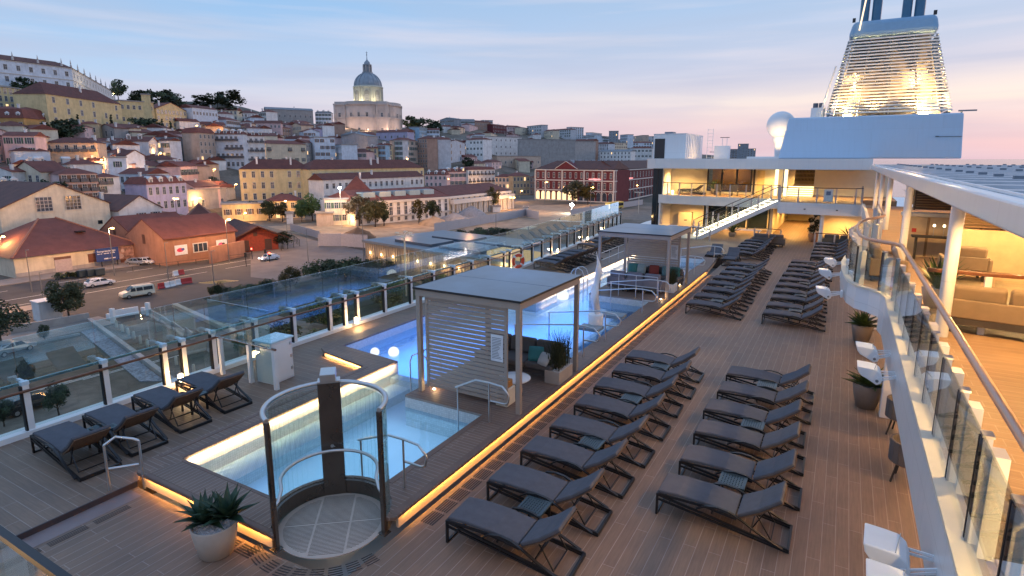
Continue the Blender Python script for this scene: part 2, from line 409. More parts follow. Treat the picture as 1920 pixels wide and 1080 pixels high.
struct(m.build('pool_surround', [COPE, LIP], bevel=0))
# boards at the front end run the other way, edged by a smooth border
m = MB(); m.prism([(-10.75,5.25),(-7.35,5.25),(-7.9,5.78),(-10.6,5.78)], ZC, ZC+.004); struct(m.build('pool_surround_front', COPE2))
m = MB()
for a, b, c, d in ((-11.2,-11.1,5.7,11.4),(-10.84,-10.72,5.9,12.1),(-6.0,-5.87,6.5,31.0),(-6.68,-6.56,7.2,10.3)): m.box(a,b,c,d,ZC,ZC+.006)
m.box(-10.7,-7.3,5.16,5.24,ZC,ZC+.006); m.box(-10.6,-8.0,5.79,5.855,ZC,ZC+.006)
struct(m.build('surround_border', BORDER))
# risers below the coping, set back under its lip
m = MB()
def inset(a, b, z0, z1, t=.06):       # a wall from a to b, thickness to the left
    a, b = Vector((*a,0)), Vector((*b,0)); d = (b-a).normalized(); n = Vector((-d.y, d.x, 0))
    p = [a, b, b+n*t, a+n*t]; m.prism([(q.x,q.y) for q in p], z0, z1)
ri = .07
inset((-5.85-ri,6.6),(-5.85-ri,31.0), -.02, ZC-.056)
inset((-10.9,5.15+ri),(-7.3,5.15+ri), -.02, ZC-.056)
inset((-13.3,11.75+ri),(-11.3,11.4+ri), ZL-.02, ZC-.056)
inset((-11.3+ri,11.4),(-11.3+ri,5.6), ZL-.02, ZC-.056)
inset((-11.25,5.55),(-10.9,5.2), -.02, ZC-.056)
inset((-5.9,31.0),(-6.25,35.9), -.02, ZC-.056)
struct(m.build('lit_riser', RISER))
m = MB(); m.box(-10.97,-10.945,-6,5.13,-.1,ZL+.004); struct(m.build('deck_step_edge', plain('step_edge', (.05,.04,.045), .5)))
m = MB(); m.box(-10.94,-10.55,-2,5.0,.0,.004); struct(m.build('step_gutter', plain('gutter_tile', (.22,.17,.165), .45)))
# basin walls, floor, bench, steps
ZW = -.03
m = MB(); L = len(pool)
for i in range(L):
    a, b = pool[i], pool[(i+1)%L]
    m.quad((*a,-1.25),(*b,-1.25),(*b,ZC-.056),(*a,ZC-.056), 0)
m.prism(pool, -1.35, -1.25, 1)
m.box(-10.69,-10.0,5.9,12.2,-1.25,-.28,0)
m.box(-10.72,-8.95,11.85,12.15,-1.25,-.10,0)
struct(m.build('pool_basin', [TILE, TILEB], recalc=False))
m = MB()
for k in range(5):
    m.box(-6.52-.42*(k+1), -6.52-.42*k, 14.15, 22.85, -1.25, -.10-.2*k, k%2)
struct(m.build('pool_steps', [plain('step_tile_pale', (.62,.56,.46), .35), plain('step_tile_blue', (.10,.22,.34), .35)]))
m = MB(); m.prism(pool, ZW-.004, ZW, 0); w = m.build('pool_water', WATER); struct(w)
for p in list(w.data.polygons): pass
# slotted drains along the strip and round the shower
m = MB()
y = 6.9
while y < 30.5:
    for k in range(6): m.box(-5.70+.045*k, -5.675+.045*k, y, y+.34, .0, .004)
    y += .40
x = -10.7
y = 0.2
while y < 4.7:
    for k in range(4): m.box(-10.48+.04*k, -10.465+.04*k, y, y+.55, .0, .004)
    y += .66
for q in range(9):
    a0 = 238 + q*12.5
    for k in range(5):
        r = 1.10+.05*k; pts = [(SHC[0]+r*math.cos(R(a0+j*3.2)), SHC[1]+r*math.sin(R(a0+j*3.2))) for j in range(4)]
        for p0, p1 in zip(pts, pts[1:]):
            n = Vector((p0[0]-SHC[0], p0[1]-SHC[1])).normalized()*.022
            m.quad((*p0,.004),(*p1,.004),(p1[0]+n.x,p1[1]+n.y,.004),(p0[0]+n.x,p0[1]+n.y,.004))
for q in range(4):
    for k in range(5): m.box(-7.75-.42*q, -7.40-.42*q, 4.86+.045*k, 4.885+.045*k, .0, .004)
struct(m.build('deck_drain', plain('drain_slot', (.03,.025,.025), .7)))
# hull below the decks and the water of the dock
m = MB(); m.prism([(-15.2,-30),(26,-30),(26,120),(-14.0,120),(-17.9,60),(-17.5,50),(-16.5,41),(-15.2,26)], -19, -.52); struct(m.build('ship_hull', WHITE))
# ================================================================ seaward glass windbreak
FY = [-.9,.6,2.1,3.55,5.05,6.6,8.0,8.5,9.35,10.7,12.1,13.6,14.3,14.9,16.35,17.9,19.4,20.9,22.4,23.9,25.4,26.0,27.5,29,30.5,32,33.5,35,36.5,38,39.5,41,42.5,44,45.5,47,48.5,50]
wb = thing('glass_windbreak', 'long two-tier glass windbreak on white posts with brown handrail along the seaward deck edge', 'windbreak', (-14.9, 5, ZL))
def loc(p): return (p[0]+14.9, p[1]-5, p[2]-ZL)
m = MB()
for a, b in zip(FY, FY[1:]):
    m.bar(loc((fx(a)-.08,a,ZL+.06)), loc((fx(b)-.08,b,ZL+.06)), .34, .12)
m.build('kerb', WHITE, wb)
pm = MB().box(-.05,.05,-.06,.06,0,1.04,0).box(-.06,.06,-.07,.07,1.04,1.12,1).box(-.05,.05,-.095,-.06,.02,1.02,2).box(-.28,-.05,-.03,.03,1.08,1.13,1).mesh('windbreak_post', [WHITE, plain('post_cap', (.55,.68,.76), .3), SEAL])
for y in FY:
    o = bpy.data.objects.new('post', pm); COL.objects.link(o); o.parent = wb; o.location = loc((fx(y), y, ZL+.10))
gl = {}
for a, b in zip(FY, FY[1:]):
    g = MB(); g.bar(loc((fx(a)-.02,a+.06,.68)), loc((fx(b)-.02,b-.06,.68)), .014, .86); g.build('glass_pane', GLASS, wb)
    g = MB(); g.bar(loc((fx(a)-.27,a+.012,1.72)), loc((fx(b)-.27,b-.012,1.72)), .016, 1.0); g.build('screen_pane', GLASS2, wb)
m = MB(); m.tube([loc((fx(y)+.12,y,1.13)) for y in FY], .032, 8); m.build('handrail', TEAK, wb, smooth=True)
m = MB()
for a, b in zip(FY, FY[1:]): m.bar(loc((fx(a)-.26,a,1.20)), loc((fx(b)-.26,b,1.20)), .05, .055)
m.build('bottom_rail', plain('teal_rail', (.16,.30,.33), .25, .6), wb)
# short return rail and cabinet beside the last lounger
rr = thing('glass_return_rail', 'short glass return rail with brown handrail crossing the seaward deck behind the white cabinet', 'railing', (-14.7, 9.35, ZL))
for x in (.12, 1.35, 2.35): MB().box(x-.05,x+.05,-.05,.05,.0,1.05).build('post', WHITE, rr)
MB().tube([(-.05,0,1.09),(2.42,0,1.09)], .03, 8).build('handrail', TEAK, rr, smooth=True)
for a, b in ((.2,1.28),(1.42,2.28)): MB().box(a,b,-.007,.007,.12,.98).build('glass_pane', GLASS, rr)
for a, b in ((-.1,1.32),(1.34,2.4)): MB().box(a,b,-.12,-.105,1.14,2.15).build('screen_pane', GLASS2, rr)
cb = thing('deck_cabinet', 'white hinged deck cabinet with pale blue lid beside the glass windbreak', 'cabinet', (-13.0, 9.85, ZL), R(4))
m = MB(); m.box(-.30,.30,-.36,.36,0,1.12); m.build('body', WHITE2, cb, bevel=.015)
MB().box(-.34,.34,-.40,.40,1.125,1.175).build('lid', plain('pale_blue_lid', (.50,.68,.75), .25), cb, bevel=.01)
MB().box(.302,.317,-.31,.31,.06,1.06).build('door', WHITE, cb, bevel=.004)
for z in (.25,.6,.95):
    MB().box(.318,.34,.25,.31,z,z+.08).build('hinge', STEEL, cb)
# ================================================================ deck furniture
CUSH = plain('charcoal_cushion', (.100,.104,.122), .85, var=.12, scale=6, bump=.25, bscale=260, spec=.25)
CUSHB = plain('woven_back', (.17,.105,.068), .75, var=.2, scale=14, bump=.3, bscale=160)
FRAME = plain('black_frame', (.012,.012,.014), .38, var=.2, scale=20)
TABLEM = plain('slate_table', (.035,.06,.075), .3, var=.15)
def prof(mb, pts, y0, y1, m=0):
    n = len(pts)
    vs = [(p[0], y0, p[1]) for p in pts] + [(p[0], y1, p[1]) for p in pts]
    fs = [tuple(range(n)), tuple(range(n, 2*n))[::-1]] + [(i, n+i, n+(i+1)%n, (i+1)%n) for i in range(n)]
    return mb.add(vs, fs, m)
def lounger_proto(label):
    t = thing('sun_lounger', label, 'sun lounger')
    top = [(0,.41),(.35,.435),(.8,.425),(1.26,.365)]
    seat = [(x, z+.026) for x, z in top] + [(x, z-.032) for x, z in top[::-1]]
    m = MB(); prof(m, seat, -.325, .325); m.build('seat_cushion', CUSH, t, bevel=.018)
    b = [(1.275,.40),(1.59,.59),(1.89,.84),(1.93,.79),(1.625,.535),(1.305,.342)]
    m = MB(); prof(m, b, -.325, .325); m.build('back_cushion', CUSH, t, bevel=.018)
    m = MB(); prof(m, [(1.305,.335),(1.628,.527),(1.93,.782),(1.936,.766),(1.64,.508),(1.315,.318)], -.31, .31); m.build('back_sling', CUSHB, t)
    m = MB()
    for s in (-1, 1):
        y = s*.345
        m.bar((.0,y,.375),(.8,y,.385),.03,.035); m.bar((.8,y,.385),(1.28,y,.325),.03,.035)
        m.bar((.0,y,.36),(2.05,y,.055),.028,.035); m.bar((.02,y,.285),(2.03,y,.018),.028,.03)
        for x in (.22,.95,1.55,1.9): m.bar((x,y,.36-.149*x+.0),(x,y,.285-.13*x),.02,.02)
    m.bar((2.05,-.36,.035),(2.05,.36,.035),.04,.06); m.bar((1.5,-.34,.16),(1.5,.34,.16),.022,.022); m.bar((.9,-.34,.3),(.9,.34,.3),.025,.025)
    m.build('base_frame', FRAME, t)
    m = MB()
    for s in (-1, 1): m.bar((0,s*.345,0),(0,s*.345,.39),.035,.04)
    m.bar((0,-.345,.018),(0,.345,.018),.035,.03); m.bar((0,-.345,.375),(0,.345,.375),.03,.03)
    m.build('leg', FRAME, t)
    for s in (-1, 1):
        y = s*.385; pts = [(.66,.33),(.80,.42),(.98,.455),(1.16,.435),(1.36,.35),(1.6,.22),(1.98,.06)]
        m = MB()
        for p, q in zip(pts, pts[1:]): m.bar((p[0],y,p[1]),(q[0],y,q[1]),.045,.022)
        m.build('arm', FRAME, t)
    m = MB()
    for s in (-1, 1):
        m.bar((1.70,s*.26,.57),(1.5,s*.26,.17),.018,.018); m.bar((1.55,s*.26,.47),(1.80,s*.26,.08),.018,.018)
    m.bar((1.80,-.27,.08),(1.80,.27,.08),.018,.018)
    m.build('back_support', FRAME, t)
    return t
ordn = ['first','second','third','fourth','fifth','sixth','seventh','eighth','ninth','tenth','eleventh','twelfth']
LP = None
def lounger(x, y, z, rz, label, group):
    global LP
    if LP is None:
        LP = lounger_proto(label); LP.location = (x,y,z); LP.rotation_euler = (0,0,rz); LP['group'] = group; return LP
    o = dup(LP, loc=(x,y,z), rz=rz, label=label); o['group'] = group; return o
TP = None
def side_table(x, y, z, label):
    global TP
    if TP is None:
        t = thing('side_table', label, 'side table', (x,y,z), 0, 'low perforated side tables between loungers')
        m = MB(); w = .21
        m.box(-w,w,-.045,.045,.40,.42) if False else None
        for i in range(9):
            a = -w + 2*w*i/9; m.box(a,a+2*w/9*.62,-w,w,.40,.418)
        for i in range(7):
            a = -w + 2*w*i/7; m.box(-w,w,a,a+2*w/7*.6,.395,.412)
        m.box(-w-.012,w+.012,-w-.012,-w+.03,.388,.42); m.box(-w-.012,w+.012,w-.03,w+.012,.388,.42); m.box(-w-.012,-w+.03,-w,w,.388,.42); m.box(w-.03,w+.012,-w,w,.388,.42)
        m.build('table_top', TABLEM, t)
        for a in (-1,1):
            for b in (-1,1): MB().box(a*.19-.018,a*.19+.018,b*.19-.018,b*.19+.018,0,.388).build('leg', FRAME, t)
        TP = t; return t
    return dup(TP, loc=(x,y,z), label=label)
def row(xs, ys, z, rz, what, group, tables=(), tname=''):
    n = len(ys)
    for i, y in enumerate(ys):
        x = xs[i] if isinstance(xs, (list, tuple)) else xs
        lab = 'charcoal lounger, %s from the near end of %s' % (('nearest' if i == 0 else ordn[i]) if i < n-1 else 'last', what)
        if i == 0: lab = 'charcoal lounger at the near end of %s' % what
        if i == n-1: lab = 'charcoal lounger at the far end of %s' % what
        lounger(x+random.uniform(-.05,.05), y+random.uniform(-.03,.03), z, rz+random.uniform(-.02,.02), lab, group)
    for j, (tx, ty) in enumerate(tables):
        pos = ordn[j]+' one in '+what if j else 'nearest in '+what
        side_table(tx, ty, z, 'low side table, ' + pos)
def lin(a, b, n): return [a+(b-a)*i/(n-1) for i in range(n)]
ys = lin(7.05,15.75,8)
row(-4.98, ys, 0, R(1.5), 'the row beside the glowing strip', 'sun loungers on the open deck', [(-3.95,(ys[i]+ys[i+1])/2) for i in (0,2,4,6)])
ys = lin(9.45,15.8,6)
row(-2.27, ys, 0, R(0), 'the short middle row of six', 'sun loungers on the open deck', [(-1.25,(ys[i]+ys[i+1])/2) for i in (0,2,4)])
ys = lin(23.0,32.9,8)
row(-5.03, ys, 0, R(-.5), 'the farther row left of the aisle', 'sun loungers on the open deck', [(-4.05,(ys[i]+ys[i+1])/2) for i in (0,2,4,6)])
ys = lin(22.85,35.4,10)
row(-2.24, ys, 0, R(0), 'the farther row right of the aisle', 'sun loungers on the open deck', [(-1.2,(ys[i]+ys[i+1])/2) for i in (0,2,4,6,8)])
row(-1.35, lin(37.8,44.0,5), 0, 0, 'the row below the bridge on the right', 'sun loungers on the open deck')
row(-5.75, lin(37.2,43.2,5), 0, 0, 'the row below the lit staircase', 'sun loungers on the open deck')
row([-13.85,-13.95,-14.1,-14.25], [5.05,6.05,7.12,8.2], ZL, R(-2), 'the row of four against the glass windbreak', 'sun loungers against the glass windbreak', [(-12.95,5.55),(-13.0,7.55)])
row(-14.3, lin(28.0,32.2,5), ZL, R(-3), 'the row beyond the orange lifebuoy', 'sun loungers against the glass windbreak')
row([-14.9-.1*i for i in range(6)], lin(35.2,43.6,6), ZL, R(-4), 'the far row behind the second cabana', 'sun loungers against the glass windbreak')
for x, y, lab in ((-6.5,35.2,'upright deck lounger facing the camera, left of a pair below the lit stair'), (-5.35,34.2,'upright deck lounger facing the camera, right of a pair below the lit stair')):
    lounger(x, y, 0, R(90), lab, 'pair of loungers facing the pool')
side_table(-5.95, 35.9, 0, 'low side table standing between the two loungers that face the camera')
# ---------------------------------------------------------------- cabanas
LATT = plain('cabana_frame', (.37,.30,.25), .4, var=.06)
ROOFT = plain('cabana_roof_sheet', (.15,.20,.26), .3, var=.4, scale=1.6, coords='Generated')
PAPER = plain('notice_paper', (.70,.72,.76), .5)
INK = plain('notice_ink', (.12,.13,.16), .6)
def cabana(label, x0, x1, y0, y1, scr_y, scr_side, posts_in=.0):
    t = thing('pool_cabana', label, 'cabana', ((x0+x1)/2, y0, ZC), 0, 'slatted pool cabanas')
    cx = (x0+x1)/2; a, b, d = x0-cx, x1-cx, y1-y0; Hh = 2.62
    m = MB()
    for u, v in ((a,0),(b,0)):
        pass
    m.box(a,b,0,.11,Hh-.17,Hh); m.box(a,b,d-.11,d,Hh-.17,Hh); m.box(a,a+.11,.112,d-.112,Hh-.168,Hh-.002); m.box(b-.11,b,.112,d-.112,Hh-.168,Hh-.002)
    m.build('roof_frame', LATT, t)
    m = MB(); m.box(a-.03,b+.03,-.03,d*.5-.008,Hh+.004,Hh+.045); m.box(a-.03,b+.03,d*.5+.008,d+.03,Hh+.004,Hh+.045)
    m.build('roof_panel', ROOFT, t, bevel=.006)
    m = MB(); m.box(a-.045,b+.045,-.045,-.031,Hh-.0,Hh+.05); m.box(b+.031,b+.045,-.03,d+.045,Hh-.0,Hh+.05); m.box(a-.045,a-.031,-.03,d+.045,Hh,Hh+.05); m.build('roof_edge', BLACK, t)
    for u in (a+.005, b-.115):
        for v in (.005, d-.115): MB().box(u,u+.11,v,v+.11,0,Hh-.172).build('post', LATT, t)
    m = MB(); sx0, sx1 = a+.22, b-.38; y = scr_y-y0
    for s in (sx0, sx1-.07): m.box(s,s+.07,y,y+.05,.12,Hh-.175)
    n = 21
    for i in range(n):
        z = .16+(Hh-.42)*i/(n-1); m.box(sx0+.071,sx1-.071,y+.006,y+.044,z,z+.084)
    m.box((sx0+sx1)/2+.55,(sx0+sx1)/2+.60,y+.045,y+.07,.14,Hh-.2)
    m.build('slat_screen', LATT, t)
    m = MB(); q = sx1-.42; m.box(q,q+.32,y-.012,y-.002,1.15,1.78,0)
    for k in range(14): m.box(q+.03,q+.03+.26*(.6+.4*random.random()),y-.0145,y-.0125,1.70-.037*k,1.712-.037*k,1)
    m.build('notice', [PAPER, INK], t)
    return t
cabana('near pool cabana with marbled grey roof and slatted front screen', -8.84, -5.93, 10.78, 14.1, 10.86, 1)
cabana('far pool cabana with glossy blue panelled roof and slatted back screen', -9.05, -5.95, 23.45, 27.0, 26.8, 1)
# sofas, cushions, planters
SOFA = plain('sofa_fabric', (.13,.118,.112), .9, var=.1, bump=.25, bscale=200, spec=.2)
SOFA2 = plain('beige_fabric', (.25,.19,.13), .9, var=.1, bump=.25, bscale=200, spec=.2)
SOFA3 = plain('greyblue_fabric', (.20,.19,.22), .9, var=.1, bump=.25, bscale=200, spec=.2)
def sofa(label, x, y, z, rz, n, mat, w=.82, d=.85, backs=None, arms=(1,1), cat='sofa', name='outdoor_sofa', bmat=None, hb=.42):
    t = thing(name, label, cat, (x,y,z), rz)
    tot = n*w
    m = MB(); m.box(-tot/2,tot/2,.04,d,.16,.28); m.build('base', plain('sofa_base', (.05,.045,.045), .6), t)
    for a in (-tot/2+.06, tot/2-.06):
        for b in (.09, d-.08): MB().box(a-.03,a+.03,b-.03,b+.03,0,.16).build('leg', BLACK, t)
    for i in range(n):
        m = MB(); m.box(-tot/2+i*w+.006,-tot/2+(i+1)*w-.006,0,d-.16,.285,.45); m.build('seat_cushion', mat, t, bevel=.045, segs=3)
        m = MB(); m.box(-tot/2+i*w+.02,-tot/2+(i+1)*w-.02,d-.30,d-.10,.46,.46+hb)
        m.xform(Matrix.Translation((0,d-.2,.46)) @ Matrix.Rotation(R(-10),4,'X') @ Matrix.Translation((0,-(d-.2),-.46)))
        m.build('back_cushion', mat, t, bevel=.06, segs=3)
    m = MB(); m.box(-tot/2,tot/2,d-.05,d,.28,.62); m.build('backrest', bmat or mat, t, bevel=.02)
    for s, on_ in zip((-1,1), arms):
        if on_: MB().box(s*(tot/2+.05)-.05,s*(tot/2+.05)+.05,.02,d,.14,.58).build('arm', bmat or mat, t, bevel=.03)
    return t
def pillow(label, x, y, z, col, rz=0, s=.42, tilt=20):
    key = 'pillow_%d_%d_%d' % tuple(int(c*100) for c in col)
    mt = plain(key, col, .9, var=.12, bump=.2, bscale=180)
    m = MB(); n = 8; vs = []; fs = []
    for side in (1, -1):
        for i in range(n+1):
            for j in range(n+1):
                u, v = i/n*2-1, j/n*2-1
                th = .085*((1-u**4)*(1-v**4))**.6
                k = 1-.06*(u*u*v*v)
                vs.append((u*s/2*k, side*th, v*s/2*k))
    q = (n+1)**2
    for sd in (0, 1):
        for i in range(n):
            for j in range(n):
                a = sd*q+i*(n+1)+j; f = (a, a+1, a+n+2, a+n+1); fs.append(f if sd else f[::-1])
    m.add(vs, fs); m.xform(Matrix.Rotation(R(-tilt), 4, 'X'))
    o = m.build('throw_pillow', mt, None, smooth=True); o.location = (x,y,z+s*.44); o.rotation_euler = (0,0,rz)
    return tag(o, label, 'pillow', 'throw pillows on the lounge seating')
sofa('charcoal corner sofa with back to the pool under the near cabana', -7.35, 12.85, ZC, 0, 3, SOFA, .80, .9, arms=(0,0))
pillow('teal pillow leaning on the charcoal sofa of the near cabana', -6.72, 13.1, ZC+.44, (.05,.22,.22), R(15))
pillow('pale patterned pillow beside the teal one on the near cabana sofa', -6.40, 12.95, ZC+.43, (.48,.48,.46), R(-20), .36, 35)
def round_table(label, x, y, z, r, h, top):
    t = thing('coffee_table', label, 'table', (x,y,z))
    m = MB(); m.lathe([(r-.02,h-.035),(r,h-.02),(r,h),(r-.01,h+.004)], 32); m.build('table_top', top, t, smooth=True)
    m = MB(); m.tube([(0,0,.02),(0,0,h-.035)], .03, 8); m.lathe([(r*.55,0),(r*.55,.02)], 24); m.build('pedestal', BLACK, t)
    return t
round_table('round white coffee table in the near cabana', -6.62, 11.75, ZC, .40, .45, WHITE2)
sofa('grey pouf seat behind the slatted screen of the near cabana', -7.6, 11.15, ZC, 0, 1, SOFA3, .8, .6, arms=(0,0), cat='seat', name='pouf_seat', hb=.12)
t = thing('drinks_crate', 'small amber wicker box on the seat behind the slatted screen', 'basket', (-6.55,11.2,ZC)); MB().box(-.16,.16,-.2,.2,0,.42).build('body', CREAMW, t, bevel=.02); MB().box(-.12,.12,-.14,.14,.42,.60).build('wicker', plain('amber_wicker', (.45,.20,.05), .6, var=.3, scale=30), t, bevel=.02)
for i, lab in enumerate(('left', 'middle', 'right')):
    sofa('pale grey armchair with its back to the camera, %s of three in the far cabana' % lab, -8.35+.78*i, 24.75, ZC, R(180), 1, SOFA3, .70, .8, cat='armchair', name='lounge_chair')
sofa('wide charcoal daybed under the slatted screen of the far cabana', -7.35, 25.6, ZC, 0, 3, SOFA, .85, 1.1, arms=(0,0), cat='daybed', name='lounge_daybed', hb=.3)
for x, c, lab in ((-8.35,(.05,.20,.20),'dark teal pillow at the left end of the far cabana daybed'),(-7.95,(.30,.36,.36),'pale grey pillow second on the far cabana daybed'),(-7.35,(.30,.06,.045),'rust red pillow in the middle of the far cabana daybed'),(-6.75,(.16,.28,.30),'blue grey pillow right of the red one in the far cabana'),(-6.38,(.04,.17,.17),'dark teal pillow at the right end of the far cabana daybed')):
    pillow(lab, x, 26.25, ZC+.44, c, random.uniform(-.15,.15), .46)
pillow('pale scatter pillow on the armchair nearest the pool in the far cabana', -8.3, 24.5, ZC+.45, (.55,.52,.5), R(170), .4)
# ---------------------------------------------------------------- plants
LEAF = plain('agave_leaf', (.035,.075,.045), .45, var=.35, scale=5, coords='Object')
LEAFG = plain('glossy_leaf', (.05,.085,.022), .4, var=.4, scale=6)
REED = plain('reed_leaf', (.035,.045,.018), .6, var=.5, scale=14)
POTL = plain('pale_pot', (.42,.36,.31), .6, var=.08, bump=.1)
POTD = plain('taupe_pot', (.20,.165,.14), .5, var=.12)
PEB = plain('white_pebbles', (.5,.5,.52), .7, var=.7, scale=60)
SOIL = plain('dark_soil', (.03,.022,.015), .9)
def blade(mb, base, az, tilt, L, w, curl=.5, n=6, fold=.25):
    """a tapering leaf with a folded midrib"""
    b = Vector(base); d = Vector((math.cos(az), math.sin(az), 0)); s = Vector((-d.y, d.x, 0)); vs = []; p = b.copy(); a = tilt
    for i in range(n+1):
        t = i/n; ww = w*(math.sin(PI*min(1,(t*.80+.2)))**.8)*(1-t**3) if t < 1 else 0.0
        up = Vector((0,0,1))*math.cos(a)-d*math.sin(a) if False else (Vector((0,0,1))*math.cos(PI/2-a)+d*math.sin(PI/2-a))
        nrm = (Vector((0,0,1))*math.sin(PI/2-a)-d*math.cos(PI/2-a))
        vs += [p+s*ww+nrm*ww*fold*2, p-nrm*.004, p-s*ww+nrm*ww*fold*2]
        p = p + up*(L/n); a -= curl/n
    fs = []
    for i in range(n):
        k = i*3; fs += [(k,k+1,k+4,k+3),(k+1,k+2,k+5,k+4)]
    mb.add(vs, fs)
def agave(parent, name, c, n, L, w, seed, mat=LEAF, t0=.25, t1=1.35):
    rd = random.Random(seed); m = MB()
    for i in range(n):
        f = i/(n-1); az = i*2.399+rd.uniform(-.2,.2); tilt = t0+(t1-t0)*f
        blade(m, (c[0]+.03*math.cos(az), c[1]+.03*math.sin(az), c[2]), az, tilt, L*(.75+.35*math.sin(PI*(.25+.5*f)))*rd.uniform(.88,1.1), w*rd.uniform(.85,1.1), curl=rd.uniform(-.1,.55))
    return m.build(name, mat, parent, smooth=True, recalc=False)
def pot(parent, r0, r1, h, mat, fill=PEB):
    m = MB(); m.lathe([(r0*.9,0),(r0,.01),(r0+(r1-r0)*.6,h*.5),(r1,h-.01),(r1-.012,h),(r1-.03,h-.005),(r1-.04,h-.07)], 36, caps=False); m.build('pot', mat, parent, smooth=True)
    m = MB(); m.lathe([(0,h-.05),(r1*.5,h-.045),(r1-.038,h-.06)], 24, caps=False); m.build('soil', fill, parent, smooth=True)
    if fill is PEB:
        rd = random.Random(3); m = MB()
        for i in range(60):
            a = rd.uniform(0,2*PI); rr = (r1-.06)*math.sqrt(rd.random()); s = rd.uniform(.015,.03)
            m.lathe([(0,h-.055),(s,h-.045),(s*.8,h-.03),(0,h-.022)], 6, (rr*math.cos(a), rr*math.sin(a)), caps=False)
        m.build('pebbles', plain('loose_pebble', (.45,.46,.5), .6, var=.5, scale=30), parent)
t = thing('agave_planter', 'agave with two rosettes in a pale round pot at the corner of the pool', 'potted plant', (-7.95,4.72,0))
pot(t, .24, .34, .52, POTL)
agave(t, 'rosette', (-.14,-.06,.50), 34, .42, .070, 5); agave(t, 'rosette', (.14,.13,.56), 26, .46, .075, 11)
for y, lab in ((21.9,'broad-leaved plant in a taupe pot beside the curved balcony'),(15.95,'broad-leaved plant in a taupe pot under the two white floodlights')):
    t = thing('leafy_planter', lab, 'potted plant', (.93,y,0), 0, 'taupe pots along the terrace wall')
    pot(t, .22, .33, .60, POTD); agave(t, 'foliage', (0,0,.5), 34, .56, .11, int(y), LEAFG, .2, 1.5)
def trough(label, x, y, w, d, h, top, seed, rz=0, pm=POTL):
    t = thing('reed_planter', label, 'potted plant', (x,y,ZC), rz)
    m = MB(); m.box(-w/2,w/2,-d/2,d/2,0,h); m.build('box', pm, t, bevel=.01)
    rd = random.Random(seed); m = MB()
    for i in range(150):
        a = rd.uniform(0,2*PI)
        blade(m, (rd.uniform(-w/2+.05,w/2-.05), rd.uniform(-d/2+.05,d/2-.05), h-.02), a, rd.uniform(1.25,1.56), top*rd.uniform(.7,1.1), .011, curl=rd.uniform(0,.5), n=4, fold=.1)
    m.build('reeds', REED, t, recalc=False)
    m = MB()
    for i in range(40):
        s = .02; m.lathe([(0,h-.01),(s,h),(0,h+.018)], 6, (rd.uniform(-w/2+.03,w/2-.03), rd.uniform(-d/2+.03,d/2-.03)), caps=False)
    m.build('pebbles', PEB, t)
trough('tall dark reeds in a pale rectangular trough beside the near cabana sofa', -6.12, 13.25, .42, .85, .34, .95, 2)
trough('dark clipped reeds in a white trough behind the right front post of the far cabana', -6.2, 25.0, .36, .6, .36, .8, 4, pm=WHITE)
# ---------------------------------------------------------------- outdoor shower
sh = thing('pool_shower', 'round open shower with curved glass walls and steel column at the pool corner', 'shower', (*SHC, 0))
def ca(r, a0, a1, z, n=24): return arc(0, 0, r, a0, a1, n, z)
A0, A1, AM = 14.6, 253, 134
m = MB(); m.tube(ca(.94,A0,A1,2.14,40), .04, 10); m.build('top_rail', STEEL, sh, smooth=True)
pm = plain('bronze_steel', (.16,.135,.118), .28, .85, var=.1)
for a in (A0, A1):
    p = (.94*math.cos(R(a)), .94*math.sin(R(a)))
    m = MB(); m.bar((*p,0),(*p,2.12),.075,.06); m.bar((*p,0),(*p,.02),.16,.16); m.build('post', pm, sh, bevel=.006)
for a0, a1 in ((A0+4, AM-11),(AM+11, A1-4)):
    m = MB(); pts = ca(.94,a0,a1,0,18)
    for p, q in zip(pts, pts[1:]): m.bar((p[0],p[1],1.16),(q[0],q[1],1.16),.012,1.78)
    m.build('curved_glass', GLASS, sh)
m = MB()
for p, q in zip(ca(.94,A0+3,A1-3,0,40), ca(.94,A0+3,A1-3,0,40)[1:]): m.bar((p[0],p[1],.13),(q[0],q[1],.13),.07,.26)
m.build('base_ring', pm, sh)
m = MB(); m.box(-.19,.19,-.07,.07,.02,2.15); m.xform(Matrix.Rotation(R(AM-90),4,'Z') @ Matrix.Translation((0,.93,0))); m.build('column', pm, sh, bevel=.008)
m = MB(); m.box(-.13,.13,-.25,.12,2.24,2.38); m.box(-.19,.19,-.1,.1,2.155,2.20); m.box(-.12,.12,-.06,.06,2.2,2.24); m.xform(Matrix.Rotation(R(AM-90),4,'Z') @ Matrix.Translation((0,.93,0))); m.build('shower_head', STEEL, sh, bevel=.012)
m = MB(); m.tube([(0,-.08,.98),(0,-.10,.98)], .03, 10); m.bar((0,-.09,.98),(.05,-.12,.98),.012,.012); m.xform(Matrix.Rotation(R(AM-90),4,'Z') @ Matrix.Translation((0,.93,0))); m.build('tap', STEEL, sh)
m = MB(); pts = [(p[0]*.94/.94,p[1],.62) for p in ca(.94,A1,A1-6,.62,2)] + ca(.80,A1-16,A0+16,.92,40)
pts = [(*(v*.94 for v in (math.cos(R(A1)),math.sin(R(A1)))),.70)] + [(*(v*.84 for v in (math.cos(R(A1-5)),math.sin(R(A1-5)))),.74),(*(v*.76 for v in (math.cos(R(A1-13)),math.sin(R(A1-13)))),.86)] + ca(.76,A1-22,A0+22,.93,40) + [(*(v*.76 for v in (math.cos(R(A0+13)),math.sin(R(A0+13)))),.86),(*(v*.84 for v in (math.cos(R(A0+5)),math.sin(R(A0+5)))),.74),(*(v*.94 for v in (math.cos(R(A0)),math.sin(R(A0)))),.70)]
m.tube(pts, .028, 10); m.build('grab_rail', STEEL, sh, smooth=True)
m = MB(); m.lathe([(0,.004),(.88,.004),(.88,.02),(0,.02)], 48, caps=False, m=0)
